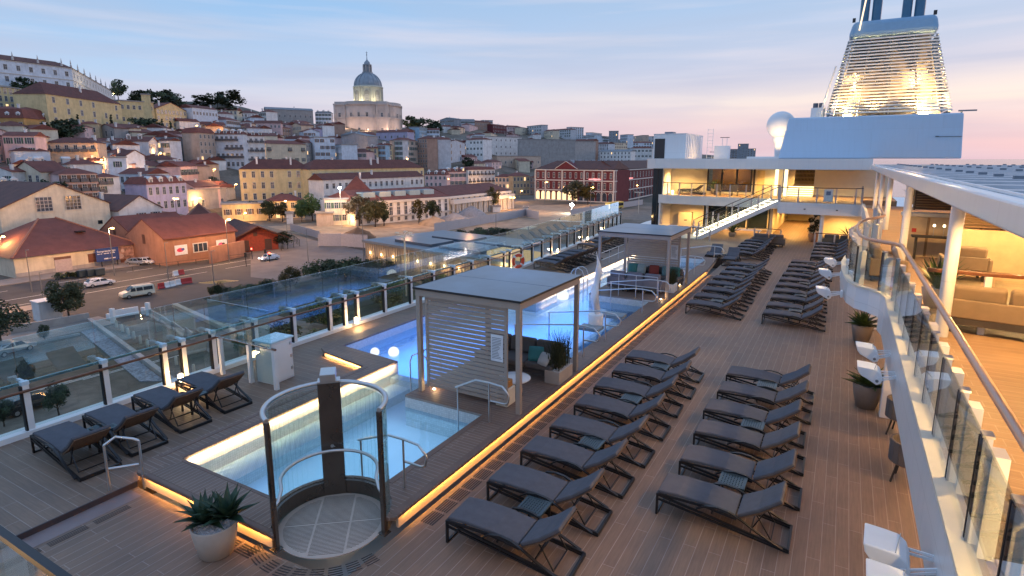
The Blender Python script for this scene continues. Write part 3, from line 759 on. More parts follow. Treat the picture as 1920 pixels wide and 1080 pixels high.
for sg in (-1,1):
    for k in range(24):
        v = .03+.033*k; hw = math.sqrt(max(0,.80**2-v*v)); 
        for u0, u1 in ((-hw,-.285),(-.28,.28),(.285,hw)):
            if u1-u0 > .06: m.box(u0+.015,u1-.015,sg*v-.004,sg*v+.004,.018,.0215,1)
m.xform(Matrix.Rotation(R(38),4,'Z'))
m.build('tray', [plain('shower_tray', (.50,.42,.36), .5, var=.1), plain('tray_slot', (.02,.018,.018), .7)], sh)
# ---------------------------------------------------------------- handrails
def handrail(label, paths, posts, r=.022, mat=STEEL, name='pool_handrail', group='steel pool handrails'):
    o0 = Vector(posts[0][0]); t = thing(name, label, 'handrail', o0, 0, group)
    for p in paths:
        m = MB(); m.tube([Vector(q)-o0 for q in p], r, 8); m.build('rail', mat, t, smooth=True)
    for a, b in posts:
        m = MB(); m.tube([Vector(a)-o0, Vector(b)-o0], r*.9, 8); m.lathe([(.05,0),(.05,.012)], 12, ((Vector(a)-o0).x, (Vector(a)-o0).y)) if False else None
        m.build('post', mat, t, smooth=True)
    return t
def loop_rail(label, xa, xd, y, yo=0, za=-.35):
    """from a post in the water (xa) over a post on the coping (xd), ending in a returned loop"""
    h = ZC+.92
    path = [(xa,y,h-.28),(xd-.35,y,h),(xd,y+.01,h),(xd+.32,y+.02,h-.03),(xd+.50,y+.02,h-.2),(xd+.46,y+.02,h-.38),(xd+.38,y+.02,h-.42),(xd,y+.02,h-.42)]
    return handrail(label, [path], [((xd,y,ZC),(xd,y,h)),((xa+.06,y,za),(xa+.06,y,h-.26))])
loop_rail('looped steel handrail by the shower, half in the near pool', -7.35, -6.28, 7.2)
loop_rail('looped steel handrail in front of the near cabana screen', -7.25, -6.35, 10.15)
loop_rail('looped steel handrail behind the near cabana planter', -8.6, -6.25, 15.2, za=-.6)
loop_rail('looped steel handrail beside the white sculpture', -8.3, -6.25, 17.0, za=-.6)
loop_rail('looped steel handrail down the striped pool steps', -8.3, -6.2, 20.8, za=-.6)
loop_rail('looped steel handrail before the armchairs of the far cabana', -8.2, -6.15, 22.7, za=-.6)
loop_rail('looped steel handrail behind the far cabana, nearer of two', -7.9, -6.2, 29.4)
loop_rail('looped steel handrail behind the far cabana, farther of two', -7.9, -6.0, 33.4)
handrail('steel step rail between the two deck levels near the loungers', [[(-11.05,4.72,.98),(-11.0,4.9,1.08),(-10.82,5.1,1.0),(-10.76,5.16,.95)],[(-11.04,4.74,.52),(-10.78,5.12,.50)]], [((-11.05,4.72,ZL),(-11.05,4.72,.98)),((-10.76,5.16,0),(-10.76,5.16,.95))], .024)
def ladder(label, x, y, dx, dy):
    ps = []
    for s in (-.25,.25):
        ox, oy = x-dy*s, y+dx*s
        ps.append([(ox+dx*.0,oy+dy*0,ZC),(ox,oy,ZC+.55),(ox+dx*.12,oy+dy*.12,ZC+.72),(ox+dx*.35,oy+dy*.35,ZC+.78),(ox+dx*.55,oy+dy*.55,ZC+.68),(ox+dx*.62,oy+dy*.62,ZC+.5),(ox+dx*.62,oy+dy*.62,-.9)])
    handrail(label, ps, [((x+dx*.62+dy*.25,y+dy*.62-dx*.25,-.3-.25*k),(x+dx*.62-dy*.25,y+dy*.62+dx*.25,-.3-.25*k)) for k in range(3)], .02, name='pool_ladder', group='steel pool ladders')
ladder('steel pool ladder curving over the near cabana platform edge', -8.85, 11.5, -1, 0)
ladder('steel pool ladder at the lit far wall of the big pool', -10.65, 24.5, 1, 0)
handrail('low black steel rail behind the near cabana sofa', [[(-8.8,14.0,ZC+.62),(-6.1,14.0,ZC+.62)],[(-8.8,14.0,ZC+.34),(-6.1,14.0,ZC+.34)]], [((-8.8,14.0,ZC),(-8.8,14.0,ZC+.62)),((-7.9,14.0,ZC),(-7.9,14.0,ZC+.62)),((-7.0,14.0,ZC),(-7.0,14.0,ZC+.62))], .018, BLACK)
handrail('steel guard rail in front of the far cabana armchairs', [[(-8.9,23.1,ZC+.95),(-6.3,23.1,ZC+.95)],[(-8.9,23.1,ZC+.5),(-6.3,23.1,ZC+.5)]], [((x,23.1,ZC),(x,23.1,ZC+.95)) for x in (-8.9,-7.95,-7.2,-6.3)], .018)
handrail('steel guard rail along the lit pool beyond the far cabana', [[(-11.1,29.0,1.0),(-11.1,33.5,1.0)],[(-11.1,29,.6),(-11.1,33.5,.6)]], [((-11.1,y,ZC),(-11.1,y,1.0)) for y in (29,30.5,32,33.5)], .02)
# ---------------------------------------------------------------- pool ornaments, lamps, lifebuoy
GLOBE = emit('globe_glow', (.80,.88,1.0), 1.0)
for x, y, lab, r in ((-12.35,13.0,'glowing white globe floating in the corner of the big pool, left of two',.14),(-11.8,13.25,'glowing white globe floating in the corner of the big pool, right of two',.17),(-10.3,22.6,'glowing white globe floating alone under the near cabana roof edge',.26)):
    m = MB(); m.lathe([(r*math.sin(PI*i/16), r*.75-r*math.cos(PI*i/16)*1.0+0*r) for i in range(17)], 24, caps=False)
    o = m.build('floating_globe', GLOBE, None, smooth=True); o.location = (x,y,ZW-.25*r); tag(o, lab, 'globe lamp', 'glowing globes floating in the pool')
sc = thing('white_sculpture', 'slender white twisted sculpture on a round plinth beside the pool steps', 'sculpture', (-7.1,18.35,ZC))
m = MB(); m.lathe([(.26,0),(.26,.42),(.24,.44)], 28); m.build('plinth', WHITE2, sc, smooth=True)
m = MB(); pr = [(.10,.44),(.15,.6),(.22,.85),(.235,1.05),(.17,1.3),(.10,1.5),(.085,1.6),(.11,1.75),(.13,1.95),(.075,2.2),(.03,2.45),(.006,2.62)]
m.lathe(pr, 20, caps=False); m.v = [((x*math.cos(z*2)-y*.6*math.sin(z*2))+.05*math.sin(z*4), (x*math.sin(z*2)+y*.6*math.cos(z*2))+.05*math.cos(z*3), z) for x,y,z in m.v]
m.build('figure', WHITE2, sc, smooth=True)
for x, y, w, d, h, lab in ((-6.95,19.8,.8,.55,.12,'low grey stone slab on the pool edge right of the sculpture'),(-7.1,17.9,.75,.55,.10,'low grey stone slab under the white sculpture at the pool edge')):
    m = MB(); m.box(-w/2,w/2,-d/2,d/2,0,h); o = m.build('stone_slab', plain('grey_slab', (.22,.27,.30), .35, var=.3, scale=8), bevel=.008); o.location = (x,y,ZC); tag(o, lab, 'stone slab')
LAMPG = emit('bulkhead_glow', (1,.72,.38), 26)
bl = None
for k, (y, lab) in enumerate(((8.25,'glowing bulkhead lamp between posts behind the third windbreak lounger'),(14.6,'glowing bulkhead lamp at the foot of the windbreak left of the near cabana'),(25.7,'glowing bulkhead lamp beside the orange lifebuoy'),(32.6,'glowing bulkhead lamp at the windbreak behind the far loungers'),(38.8,'glowing bulkhead lamp far along the windbreak, beyond the cabanas'),(44.7,'glowing bulkhead lamp nearest the dark glass tower'))):
    x = fx(y)+.19
    if bl is None:
        bl = thing('bulkhead_lamp', lab, 'lamp', (x,y,ZL+.12), 0, 'bulkhead lamps along the windbreak')
        MB().box(-.05,.0,-.07,.07,0,.24).build('housing', WHITE, bl, bevel=.01); MB().box(.002,.05,-.055,.055,.02,.22).build('bulb', LAMPG, bl, bevel=.015)
    else: dup(bl, loc=(x,y,ZL+.12), label=lab)
    light('POINT', 'bulkhead_light', (x+.16,y,ZL+.30), 26, WARM, .05)
lb = thing('lifebuoy', 'orange and white lifebuoy hung on a white post of the windbreak', 'lifebuoy', (-14.35,25.85,.80), R(62))
m = MB(); rg = [(.30*math.cos(2*PI*i/32),0,.30*math.sin(2*PI*i/32)) for i in range(32)]
m.tube(rg, .085, 12, closed=True); m.build('ring', plain('lifebuoy_orange', (.62,.07,.02), .5), lb, smooth=True)
for a in (45,135,225,315):
    m = MB(); p = [(.30*math.cos(R(a+d)),0,.30*math.sin(R(a+d))) for d in (-9,0,9)]; m.tube(p, .09, 12); m.build('band', plain('lifebuoy_white', (.75,.75,.72), .5), lb, smooth=True)
m = MB(); m.tube([(.40*math.cos(2*PI*i/24),-.02,.40*math.sin(2*PI*i/24)) for i in range(24)], .012, 6, closed=True); m.build('rope', WHITE, lb)
# small floor lamps by the cabana posts
for x, y, lab in ((-8.55,11.05,'tiny uplight at the foot of the near cabana front post'),(-6.25,26.6,'tiny uplight at the foot of the far cabana rear post'),(-6.2,23.35,'tiny uplight at the foot of the far cabana front post'),(-10.78,5.3,'tiny uplight at the deck step beside the steel rail')):
    m = MB(); m.lathe([(.03,0),(.03,.015),(0,.02)], 12, caps=False); o = m.build('floor_uplight', emit('uplight_glow', (1,.8,.5), 22), smooth=True); o.location = (x,y,ZC+.001 if y > 5.4 else .001); tag(o, lab, 'uplight', 'tiny floor uplights')
    light('POINT', 'uplight_light', (x+.04,y,(ZC if y>5.4 else 0)+.12), 2.5, WARM, .03)
# ================================================================ right-hand terrace
ZT = 2.9
edge = [(1.0,-4),(1.0,14.9),(.93,15.35),(.72,15.75),(.45,16.05),(.28,16.6),(.20,17.4),(.14,18.4),(.12,19.6),(.2,20.8),(.42,22.0),(.75,23.0),(1.0,24.0),(1.1,26),(1.15,46)]
WOODT = planks('terrace_boards', (.30,.20,.12), (.25,.165,.10), (.36,.28,.2), .2, 1.8, 0, .006)
m = MB(); m.prism([(e[0]+.16,e[1]) for e in edge] + [(14,46),(14,-4)], 2.55, ZT)
struct(m.build('terrace_floor', WOODT))
m = MB()
for a, b in zip(edge, edge[1:]):
    zb = 2.12 if a[0] > .9 and b[0] > .9 else 2.42
    m.prism([(a[0],a[1]),(b[0],b[1]),(b[0]+.155,b[1]),(a[0]+.155,a[1])], zb, ZT+.05)
fa = thing('terrace_fascia', 'white curved steel fascia along the edge of the raised terrace', 'fascia', (0,0,0)); m.build('face', WHITE2, fa, smooth=False)
m = MB()
for a, b in zip(edge, edge[1:]): m.bar((a[0]+.05,a[1],ZT+.075),(b[0]+.05,b[1],ZT+.075),.14,.045)
m.build('sill', CREAMW, fa)
# glass balustrade with steel-capped posts
bt = thing('terrace_balustrade', 'glass balustrade with steel handrail following the curved terrace edge', 'balustrade', (0,0,0))
def along(path, step, start=0):
    out = []; acc = -start
    for a, b in zip(path, path[1:]):
        a, b = Vector((*a,0)), Vector((*b,0)); L = (b-a).length; d = (b-a)/L; s = -acc if acc < 0 else 0.0
        s = (step - acc) % step if acc > 0 else -acc
        while s < L:
            out.append((a+d*s, d)); s += step
        acc = (acc + L) % step
    return out
pts = along([(e[0]+.13,e[1]) for e in edge if e[1] < 27 or e[1] == 46], 1.02, .25)
pm = MB().box(-.03,.03,-.055,.055,.10,1.0,0).box(-.045,-.03,-.04,-.012,.10,.99,1).box(-.045,-.03,.012,.04,.10,.99,1).box(-.04,.04,-.06,.06,1.0,1.02,2).box(.03,.14,-.10,.10,.02,.88,0).mesh('balustrade_post', [WHITE2, SEAL, STEEL])
for i, (p, d) in enumerate(pts):
    if p.y < -1 or p.y > 30: continue
    o = bpy.data.objects.new('post', pm); COL.objects.link(o); o.parent = bt; o.location = (p.x,p.y,ZT); o.rotation_euler = (0,0,math.atan2(d.y,d.x)-PI/2)
    if i+1 < len(pts):
        q = pts[i+1][0]
        if (q-p).length > .4:
            MB().bar((p.x-.04,p.y+.03*d.y,ZT+.56),(q.x-.04,q.y-.03*d.y,ZT+.56),.014,.94).build('glass_pane', GLASS, bt)
hp = [(1.27,-2),(1.27,15.9),(1.15,16.2),(.85,16.5),(.6,16.9),(.46,17.6),(.42,18.6),(.42,19.7),(.5,21.2),(.75,22.6),(1.1,23.4),(1.3,24.2),(1.35,30)]
m = MB(); m.tube([(*p,4.03) for p in hp], .042, 10); m.build('handrail', plain('bronze_rail', (.50,.34,.26), .32, .8, var=.05), bt, smooth=True)
# cross rail on the terrace
cr = thing('terrace_cross_rail', 'varnished brown handrail on white posts crossing the terrace behind the beige sofa', 'railing', (1.45,12.9,ZT), R(-2))
MB().box(-.0,6,-.045,.045,1.06,1.13).build('handrail', TEAK, cr, bevel=.012)
for x in (.9,2.6,4.3): MB().box(x-.05,x+.05,-.05,.05,0,1.055).build('post', WHITE, cr, bevel=.006)
for x in (.0,.96,2.66): MB().box(x+.04,x+.8 if x < .5 else x+1.58,-.007,.007,.1,1.0).build('glass_pane', GLASS, cr)
# canopy
cn = thing('terrace_canopy', 'white canopy roof with pale blue louvre panels over the raised terrace', 'canopy roof', (0,0,0))
CX0 = 1.40
m = MB(); m.box(CX0,CX0+.22,-6,46.5,5.30,5.60); m.build('fascia', WHITE2, cn, bevel=.03)
m = MB(); m.box(CX0+.225,13,-6,46.5,5.42,5.46); m.build('ceiling', plain('canopy_ceiling', (.62,.56,.48), .5), cn)
PANEL = plain('louvre_panel', (.42,.55,.68), .18, var=.08)
RIB = plain('louvre_rib', (.52,.50,.50), .4)
y = -4.0; k = 0
while y < 45:
    MB().box(CX0+.225,13,y,y+.9,5.50,5.555).build('panel', PANEL, cn)
    MB().box(CX0+.225,13,y+.903,y+1.30,5.48,5.62).build('rib', RIB, cn)
    y += 2.2 if y > 20 else 1.75; k += 1
m = MB(); y = -4.0
while y < 45:
    for x in (2.8,4.6,6.4,8.2): m.box(x,x+.16,y+1.03,y+1.15,5.622,5.68)
    y += 2.2 if y > 20 else 1.75
m.build('fittings', plain('fitting_grey', (.16,.19,.23), .5), cn)
MB().box(1.62,1.66,-6,46.5,5.6,5.635).build('gutter', WHITE, cn)
for y, lab in ((12.4,'nearest round white column under the terrace canopy'),(21.4,'second round white column from the camera under the canopy'),(30.5,'third round white column from the camera under the canopy'),(37,'fourth round white column under the canopy, beside the plant bed'),(43,'farthest round white column under the canopy')):
    m = MB(); m.lathe([(.105,ZT+.0),(.105,5.41)], 24, (0,0)); o = m.build('round_column', WHITE2, None, smooth=True); o.location = (1.72,y,.004); tag(o, lab, 'column', 'round columns under the canopy')
# recessed ceiling lamps of the canopy
dl = None
CEIL = emit('downlight_glow', (1,.74,.42), 30)
nm = 0
for y in (3.0,7.5,11.5,15.5,19.5,24,29,35,41):
    for x in (2.35,5.2):
        nm += 1
        lab = 'round recessed ceiling lamp under the canopy, %s, number %d from the camera' % ('seaward line' if x < 3 else 'inner line', (nm+1)//2)
        if dl is None:
            m = MB(); m.lathe([(0,0),(.07,0),(.09,-.012),(.10,.0)], 16, caps=False); dl = m.build('ceiling_lamp', CEIL); dl.location = (x,y,5.414); tag(dl, lab, 'ceiling lamp', 'ceiling lamps under the canopy')
        else: o = dl.copy(); COL.objects.link(o); o.location = (x,y,5.414); o['label'] = lab
        light('SPOT', 'downlight', (x,y,5.38), 430, (1,.55,.19), .06, (0,0,0), spot=R(140))
# terrace furniture
sofa('beige outdoor sofa with its back to the camera behind the cross rail', 2.75, 13.5, ZT, R(172), 2, SOFA2, .8, .85, arms=(1,1))
for i in range(0): pass
sofa('beige sofa on the curved balcony, facing away from the pool', 1.55, 18.2, ZT, R(92), 2, SOFA2, .8, .85)
sofa('beige armchair beyond the second column on the terrace', 2.9, 19.3, ZT, R(180), 1, SOFA2, .85, .8, cat='armchair', name='lounge_chair')
pillow('sand pillow on the beige sofa behind the cross rail', 3.15, 13.1, ZT+.42, (.30,.24,.17), R(150), .46)
pillow('cream pillow on the sofa of the curved balcony', 1.35, 17.9, ZT+.44, (.52,.47,.40), R(95), .46)
pillow('beige pillow at the far end of the curved balcony sofa', 1.35, 18.6, ZT+.44, (.36,.29,.22), R(85), .46)
round_table('small round side table by the beige sofa', 4.35, 13.0, ZT, .3, .42, plain('smoky_top', (.10,.07,.05), .15))
t = thing('agave_planter', 'big spiky agave rising behind the terrace handrail', 'potted plant', (1.9,14.9,ZT)); pot(t, .2, .28, .42, POTL); agave(t, 'rosette', (0,0,.40), 24, .66, .07, 21, LEAFG, .75, 1.45)
t = thing('plant_bed', 'row of spiky plants in a trough on the terrace bar wall', 'plant bed', (2.0,26.0,4.35)); MB().box(0,1.9,-.2,.2,0,.22).build('trough', plain('trough_grey', (.16,.15,.14), .6), t)
for k in range(4): agave(t, 'rosette', (.3+.45*k,0,.2), 14, .55, .05, 40+k, LEAFG, .6, 1.4)
# bar wall with louvred screens
bw = thing('bar_wall', 'cream panelled bar wall with a pale ledge at the back of the terrace', 'wall', (1.75,22.5,ZT))
MB().box(0,2.6,0,.4,0,1.28).build('panel_wall', plain('amber_panel', (.62,.47,.28), .5), bw)
MB().box(-.06,2.75,-.08,.5,1.285,1.40).build('ledge', CREAMW, bw, bevel=.01)
for x in (.62,1.95,2.45): MB().box(x,x+.07,-.02,-.001,.02,1.27).build('pilaster', plain('bronze_strip', (.25,.16,.08), .4), bw)
def louver(label, x, y, w, z0, z1, rz=0):
    t = thing('louvre_screen', label, 'louvre screen', (x,y,z0), rz); h = z1-z0
    LO = plain('bronze_louvre', (.16,.10,.055), .45)
    n = int(h/.085)
    m = MB()
    for i in range(n):
        z = .04+i*(h-.08)/n; m.add([(0,0,z),(w,0,z),(w,.05,z+.04),(0,.05,z+.04),(0,0,z+.012),(w,0,z+.012),(w,.05,z+.052),(0,.05,z+.052)], [(0,3,2,1),(4,5,6,7),(0,1,5,4),(2,3,7,6),(1,2,6,5),(3,0,4,7)])
    m.build('slats', LO, t)
    for q in (0, w/2, w-.05): MB().box(q,q+.05,.055,.10,0,h).build('upright', LO, t)
    MB().box(0,w,.35,.37,0,h).build('backing', plain('louvre_backing', (.42,.30,.16), .6), t)
louver('bronze louvred screen above the bar wall ledge, between two columns', 2.05, 23.4, 2.3, 4.32, 5.40)
louver('bronze louvred screen beside the bright lamp under the canopy', 2.95, 20.6, 3.4, 4.05, 5.40)
lw = thing('counter_wall', 'low cream counter wall below the right louvred screen', 'wall', (3.0,20.4,ZT)); MB().box(0,6,0,.2,0,1.14).build('panel_wall', plain('amber_panel', (.62,.47,.28), .5), lw)
t = thing('wall_lamp', 'very bright lamp at the right end of the terrace counter', 'lamp', (4.0,18.2,4.62)); m = MB(); m.lathe([(0,-.07),(.06,-.04),(.07,0),(.06,.04),(0,.07)], 14, caps=False); m.build('bulb', emit('lamp_white_hot', (1,.78,.5), 60), t); MB().box(-.02,.02,-.02,.02,.072,.8).build('stem', BLACK, t)
light('POINT', 'counter_light', (4.0,18.0,4.45), 160, WARM, .08)
for k in range(2):
    t = thing('table_lamp', ('left','right')[k]+' of two slim clear lamps on the bar wall counter', 'table lamp', (2.5+.25*k,21.9,ZT+.75)); m = MB(); m.tube([(0,0,0),(0,0,.28)], .008, 6); m.build('stem', STEEL, t); m = MB(); m.lathe([(0,.28),(.04,.3),(.03,.36),(0,.37)], 10, caps=False); m.build('bulb', emit('small_bulb', (1,.8,.5), 4), t)
t = thing('bar_table', 'dark narrow table before the amber bar wall', 'table', (2.55,21.9,ZT)); MB().box(-.6,.9,-.2,.2,.70,.75).build('table_top', BLACK, t); MB().box(-.5,-.44,-.1,.1,0,.7).build('leg', BLACK, t); MB().box(.7,.76,-.1,.1,0,.7).build('leg', BLACK, t)
t = thing('wall_sign', 'small red sign on the amber bar wall', 'sign', (2.05,22.47,ZT+.85)); MB().box(-.06,.06,-.01,.01,-.06,.06).build('plate', plain('sign_red', (.5,.03,.02), .5), t)
# floor lamp pool near the camera
t = thing('deck_floodlamp', 'bright lamp low on the near terrace floor behind the glass', 'lamp', (1.75,4.6,ZT)); MB().box(-.07,.07,-.06,.06,0,.10).build('housing', WHITE, t); MB().box(-.05,.05,-.04,.04,.102,.13).build('bulb', emit('lamp_white_hot', (1,.78,.5), 60), t)
light('POINT', 'terrace_low_light', (1.75,4.6,ZT+.35), 60, WARM, .05)
# under the terrace: back wall, pillars, lamps, armchairs
uw = thing('understorey_wall', 'cream wall under the overhanging terrace', 'wall', (3.45,20,0)); MB().box(0,.15,-26,26,0,2.54).build('panel_wall', CREAMW, uw)
m = MB(); m.box(1.2,3.6,-6,46,2.50,2.545); o = m.build('terrace_soffit', WHITE); struct(o)
for y, lab in ((15.55,'white pillar under the terrace beside the potted plant'),(6.9,'white slanted pillar under the near end of the terrace'),(23.8,'white pillar under the terrace by the farther potted plant')):
    m = MB(); m.box(-.13,.13,-.14,.14,0,2.12); 
    o = m.build('terrace_pillar', WHITE2, bevel=.02); o.location = (1.32,y,0); tag(o, lab, 'pillar', 'white pillars under the terrace')
for y in (8.6,11.6,14.6,18.6,23,28,34,40):
    light('POINT', 'understorey_light', (2.9,y,1.75), 95, (1,.55,.24), .07)
ul = None
for k, y in enumerate((8.6,11.6,14.6,18.6,23,28,34,40)):
    lab = 'wall lamp under the terrace, %s from the near end' % ordn[k]
    if ul is None:
        ul = thing('understorey_lamp', lab, 'wall lamp', (3.40,y,1.75), 0, 'wall lamps under the terrace'); MB().box(-.05,.05,-.06,.06,-.12,.12).build('shade', emit('soft_warm', (1,.7,.4), 6), ul)
    else: dup(ul, loc=(3.40,y,1.75), label=lab)
def armchair(label, x, y, rz):
    t = thing('dining_armchair', label, 'armchair', (x,y,0), rz, 'armchairs under the terrace')
    m = MB(); pr = [(.30*math.cos(R(a)), .30*math.sin(R(a))) for a in range(-20,201,20)]
    for p, q in zip(pr, pr[1:]): m.bar((p[0],p[1],.62),(q[0],q[1],.62),.045,.42)
    m.build('backrest', SOFA, t, bevel=.01)
    m = MB(); m.lathe([(0,.38),(.27,.38),(.29,.42),(.27,.47),(0,.48)], 20, caps=False); m.build('seat_cushion', plain('tan_seat', (.30,.17,.08), .7), t, smooth=True)
    for a in (45,135,225,315): MB().bar((.2*math.cos(R(a)),.2*math.sin(R(a)),.38),(.29*math.cos(R(a)),.29*math.sin(R(a)),0),.025,.025).build('leg', BLACK, t)
armchair('dark rounded armchair under the terrace, farther of two', 1.55, 14.6, R(70)); armchair('dark rounded armchair under the terrace, nearer of two', 1.5, 12.4, R(75))
armchair('dark rounded armchair hidden behind the near floodlights', 1.65, 8.2, R(80))
for y, lab in ((13.5,'small dark dining table between the two armchairs under the terrace'),(7.3,'small dark dining table below the near floodlights')):
    round_table(lab, 2.1, y, 0, .38, .73, BLACK)
# white floodlights hung on the fascia
FLW = plain('floodlight_white', (.80,.82,.85), .3, var=.04)
def flood_proto(label):
    t = thing('floodlight', label, 'floodlight', (0,0,0), 0, 'white floodlights on the terrace fascia')
    p = [(-.46,.19),(-.22,.18),(-.06,.165),(.04,.09),(.09,-.05),(.07,-.17),(-.02,-.22),(-.12,-.16),(-.24,-.09),(-.36,-.03),(-.43,.06)]
    m = MB(); prof(m, p, -.27, .27); m.build('housing', FLW, t, bevel=.02)
    m = MB()
    for k in range(16): m.box(-.10+.004*k-.0,-.09+.004*k, -.25+.032*k,-.235+.032*k,.12,.19)
    m.build('cooling_fins', plain('fin_grey', (.5,.53,.56), .4), t)
    m = MB()
    for s in (-1,1):
        for z0, z1 in ((-.02,.03),(.05,.08)): m.bar((-.02,s*.285,z0-.08),(.42,s*.12,z1-.02),.018,.035)
        m.box(-.05,.02,s*.285-.012,s*.285+.012,-.13,-.04)
    m.box(.40,.46,-.16,.16,-.12,.12); m.build('yoke', FLW, t)
    m = MB(); 
    for s in (-1,1): m.tube([(-.02,s*.275,-.10),(-.02,s*.31,-.10)], .035, 12)
    m.build('pivot', plain('pivot_grey', (.25,.26,.28), .4, .6), t)
    return t
fp = None
for x, y, z, rz, lab in ((.76,5.85,2.44,R(-3),'white floodlight nearest the camera but one, on a yoke over the deck'),(.76,5.25,2.46,R(-1),'white floodlight nearest the camera, cut by the lower frame edge'),(.76,11.0,2.48,0,'white floodlight nearer of a pair above the near potted plant'),(.76,12.3,2.46,R(3),'white floodlight farther of a pair above the near potted plant'),(-.12,17.0,2.55,R(4),'white floodlight nearest on the curved balcony'),(-.16,19.7,2.58,R(2),'white floodlight second on the curved balcony'),(-.08,22.2,2.55,R(-6),'white floodlight farthest on the curved balcony')):
    if fp is None: fp = flood_proto(lab); fp.scale = (.68,.68,.68); fp.location = (x,y,z); fp.rotation_euler = (0,0,rz)
    else: dup(fp, loc=(x,y,z), rz=rz, label=lab)
# near-left balustrade of the platform the picture was taken from
nb = thing('platform_balustrade', 'dark edged glass balustrade cutting the lower left corner', 'balustrade', (0,0,0))
a, b = on(-60,955,4.0), on(150,1106,4.0)
MB().bar(a, b, .04, .035).build('handrail', BLACK, nb)
MB().bar((a.x,a.y,3.46),(b.x,b.y,3.46),.014,1.0).build('glass_pane', GLASS, nb)
q = on(6,1010,3.9); MB().box(q.x-.05,q.x+.05,q.y-.16,q.y-.06,2.9,3.93).build('post', WHITE, nb)
m = MB(); m.prism([(a.x-1,a.y+.06-.7),(a.x+.0,a.y+.05),(b.x,b.y+.05),(b.x+1.2,b.y-1.0),(b.x,b.y-3),(a.x-2,a.y-3)], 2.7, 2.9); struct(m.build('camera_platform', WOODT))
light('POINT', 'platform_light', (a.x-.3,a.y-1.1,3.6), 70, WARM, .06)
# ================================================================ after end: house, bridge, stair, roof, funnel
WARMW = plain('warm_wall', (.74,.66,.50), .5, var=.04)
dh = thing('deck_house', 'white two-storey deckhouse with amber-lit walls closing the far end of the deck', 'deckhouse', (0,0,0))
# lower storey walls (z 0..2.35) left of the passage
m = MB(); m.box(-13.9,-5.0,53.6,53.8,0,2.35); m.build('lower_wall', WARMW, dh)
m = MB(); m.box(-13.9,-13.75,50.2,53.6,0,2.35); m.build('wing_wall', WHITE, dh)
m = MB(); m.box(-2.1,-1.25,49.6,56,0,2.35); m.box(-1.249,3.4,51.4,51.6,0,2.35); m.build('lower_wall', WARMW, dh)
m = MB(); m.box(-5.0,-4.8,50.6,64,0,2.9); m.box(-2.1,-1.95,56.001,64,0,2.9); m.build('passage_wall', WARMW, dh)
m = MB(); m.box(-4.79,-2.11,63.8,64,0,2.9); m.build('passage_end', WARMW, dh)
m = MB(); m.box(-4.79,-2.11,49.6,63.7,2.36,2.44); m.build('passage_ceiling', WARMW, dh)
for x0, x1 in ((-10.6,-8.9),(-8.7,-7.2),(-7.0,-5.5)):
    MB().box(x0,x1,53.56,53.598,.1,2.1).build('window', DARKGL, dh)
for x in (-10.75,-8.8,-7.1,-5.4): MB().box(x,x+.1,53.50,53.598,.0,2.2).build('window_post', BLACK, dh)
MB().box(-12.9,-11.7,53.1,53.59,.0,1.25).build('wall_locker', CREAMW, dh, bevel=.02)
MB().box(-12.35,-12.1,53.085,53.099,.5,.62).build('locker_vent', BLACK, dh)
m = MB(); m.lathe([(.1,0),(.1,2.36)], 14, (-9.9,50.6)); m.build('column', WHITE, dh, smooth=True)
# floors between the storeys
m = MB(); m.prism([(-14.3,51.1),(-14.0,50.4),(-13.2,50.0),(-8,49.3),(-4.2,48.9),(-4.2,54.5),(-14.3,54.5)], 2.22, 2.95); m.build('balcony_slab', WHITE, dh)
m = MB(); m.prism([(-14.1,51.2),(-13.1,50.3),(-8,49.6),(-4.2,49.2),(-4.2,54.3),(-14.1,54.3)], 2.951, 2.956); m.build('balcony_floor', WOODT, dh)
m = MB(); m.box(-4.19,3.4,50.9,60,2.5,2.94); m.build('upper_floor', WOODT, dh)
# upper storey
m = MB(); m.box(-14.0,-10.72,54.0,54.2,2.96,5.44); m.box(-7.0,-4.6,54.0,54.2,2.96,5.44); m.box(-10.719,-7.001,54.0,54.2,2.96,3.2); m.box(-10.719,-7.001,54.0,54.2,5.25,5.44); m.build('upper_wall', WARMW, dh)
MB().box(-2.3,3.2,55.5,55.7,2.95,5.44).build('upper_wall', WARMW, dh); MB().box(-4.6,-2.301,59,59.2,2.95,5.44).build('upper_wall', WARMW, dh)
wn = MB(); 
for x0, x1, z0, z1 in ((-10.72,-7.0,3.18,3.28),(-10.72,-7.0,5.16,5.26),(-10.72,-10.6,3.28,5.16),(-7.12,-7.0,3.28,5.16),(-9.55,-9.38,3.28,5.16),(-8.32,-8.15,3.28,5.16)): wn.box(x0,x1,53.92,54.05,z0,z1)
f = wn.build('window', BLACK, dh)
MB().box(-10.6,-7.12,54.06,54.08,3.28,5.16).build('pane', glassmat('warm_pane', (.75,.66,.48)), f)
MB().box(-10.7,-7.0,56.2,56.3,2.96,5.44).build('inner_room_wall', plain('room_wall', (.42,.30,.15), .6), dh)
MB().box(-6.6,-6.0,53.96,53.998,2.96,5.0).build('door', plain('yellow_door', (.72,.56,.26), .4), dh)
MB().box(-6.9,-6.75,53.9,53.998,2.96,5.3).build('door_frame', BLACK, dh)
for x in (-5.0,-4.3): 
    m = MB(); m.lathe([(.13,2.96),(.13,5.44)], 16, (x,53.2)); m.build('column', emit('glow_column', (1,.76,.42), 2.2), dh, smooth=True)
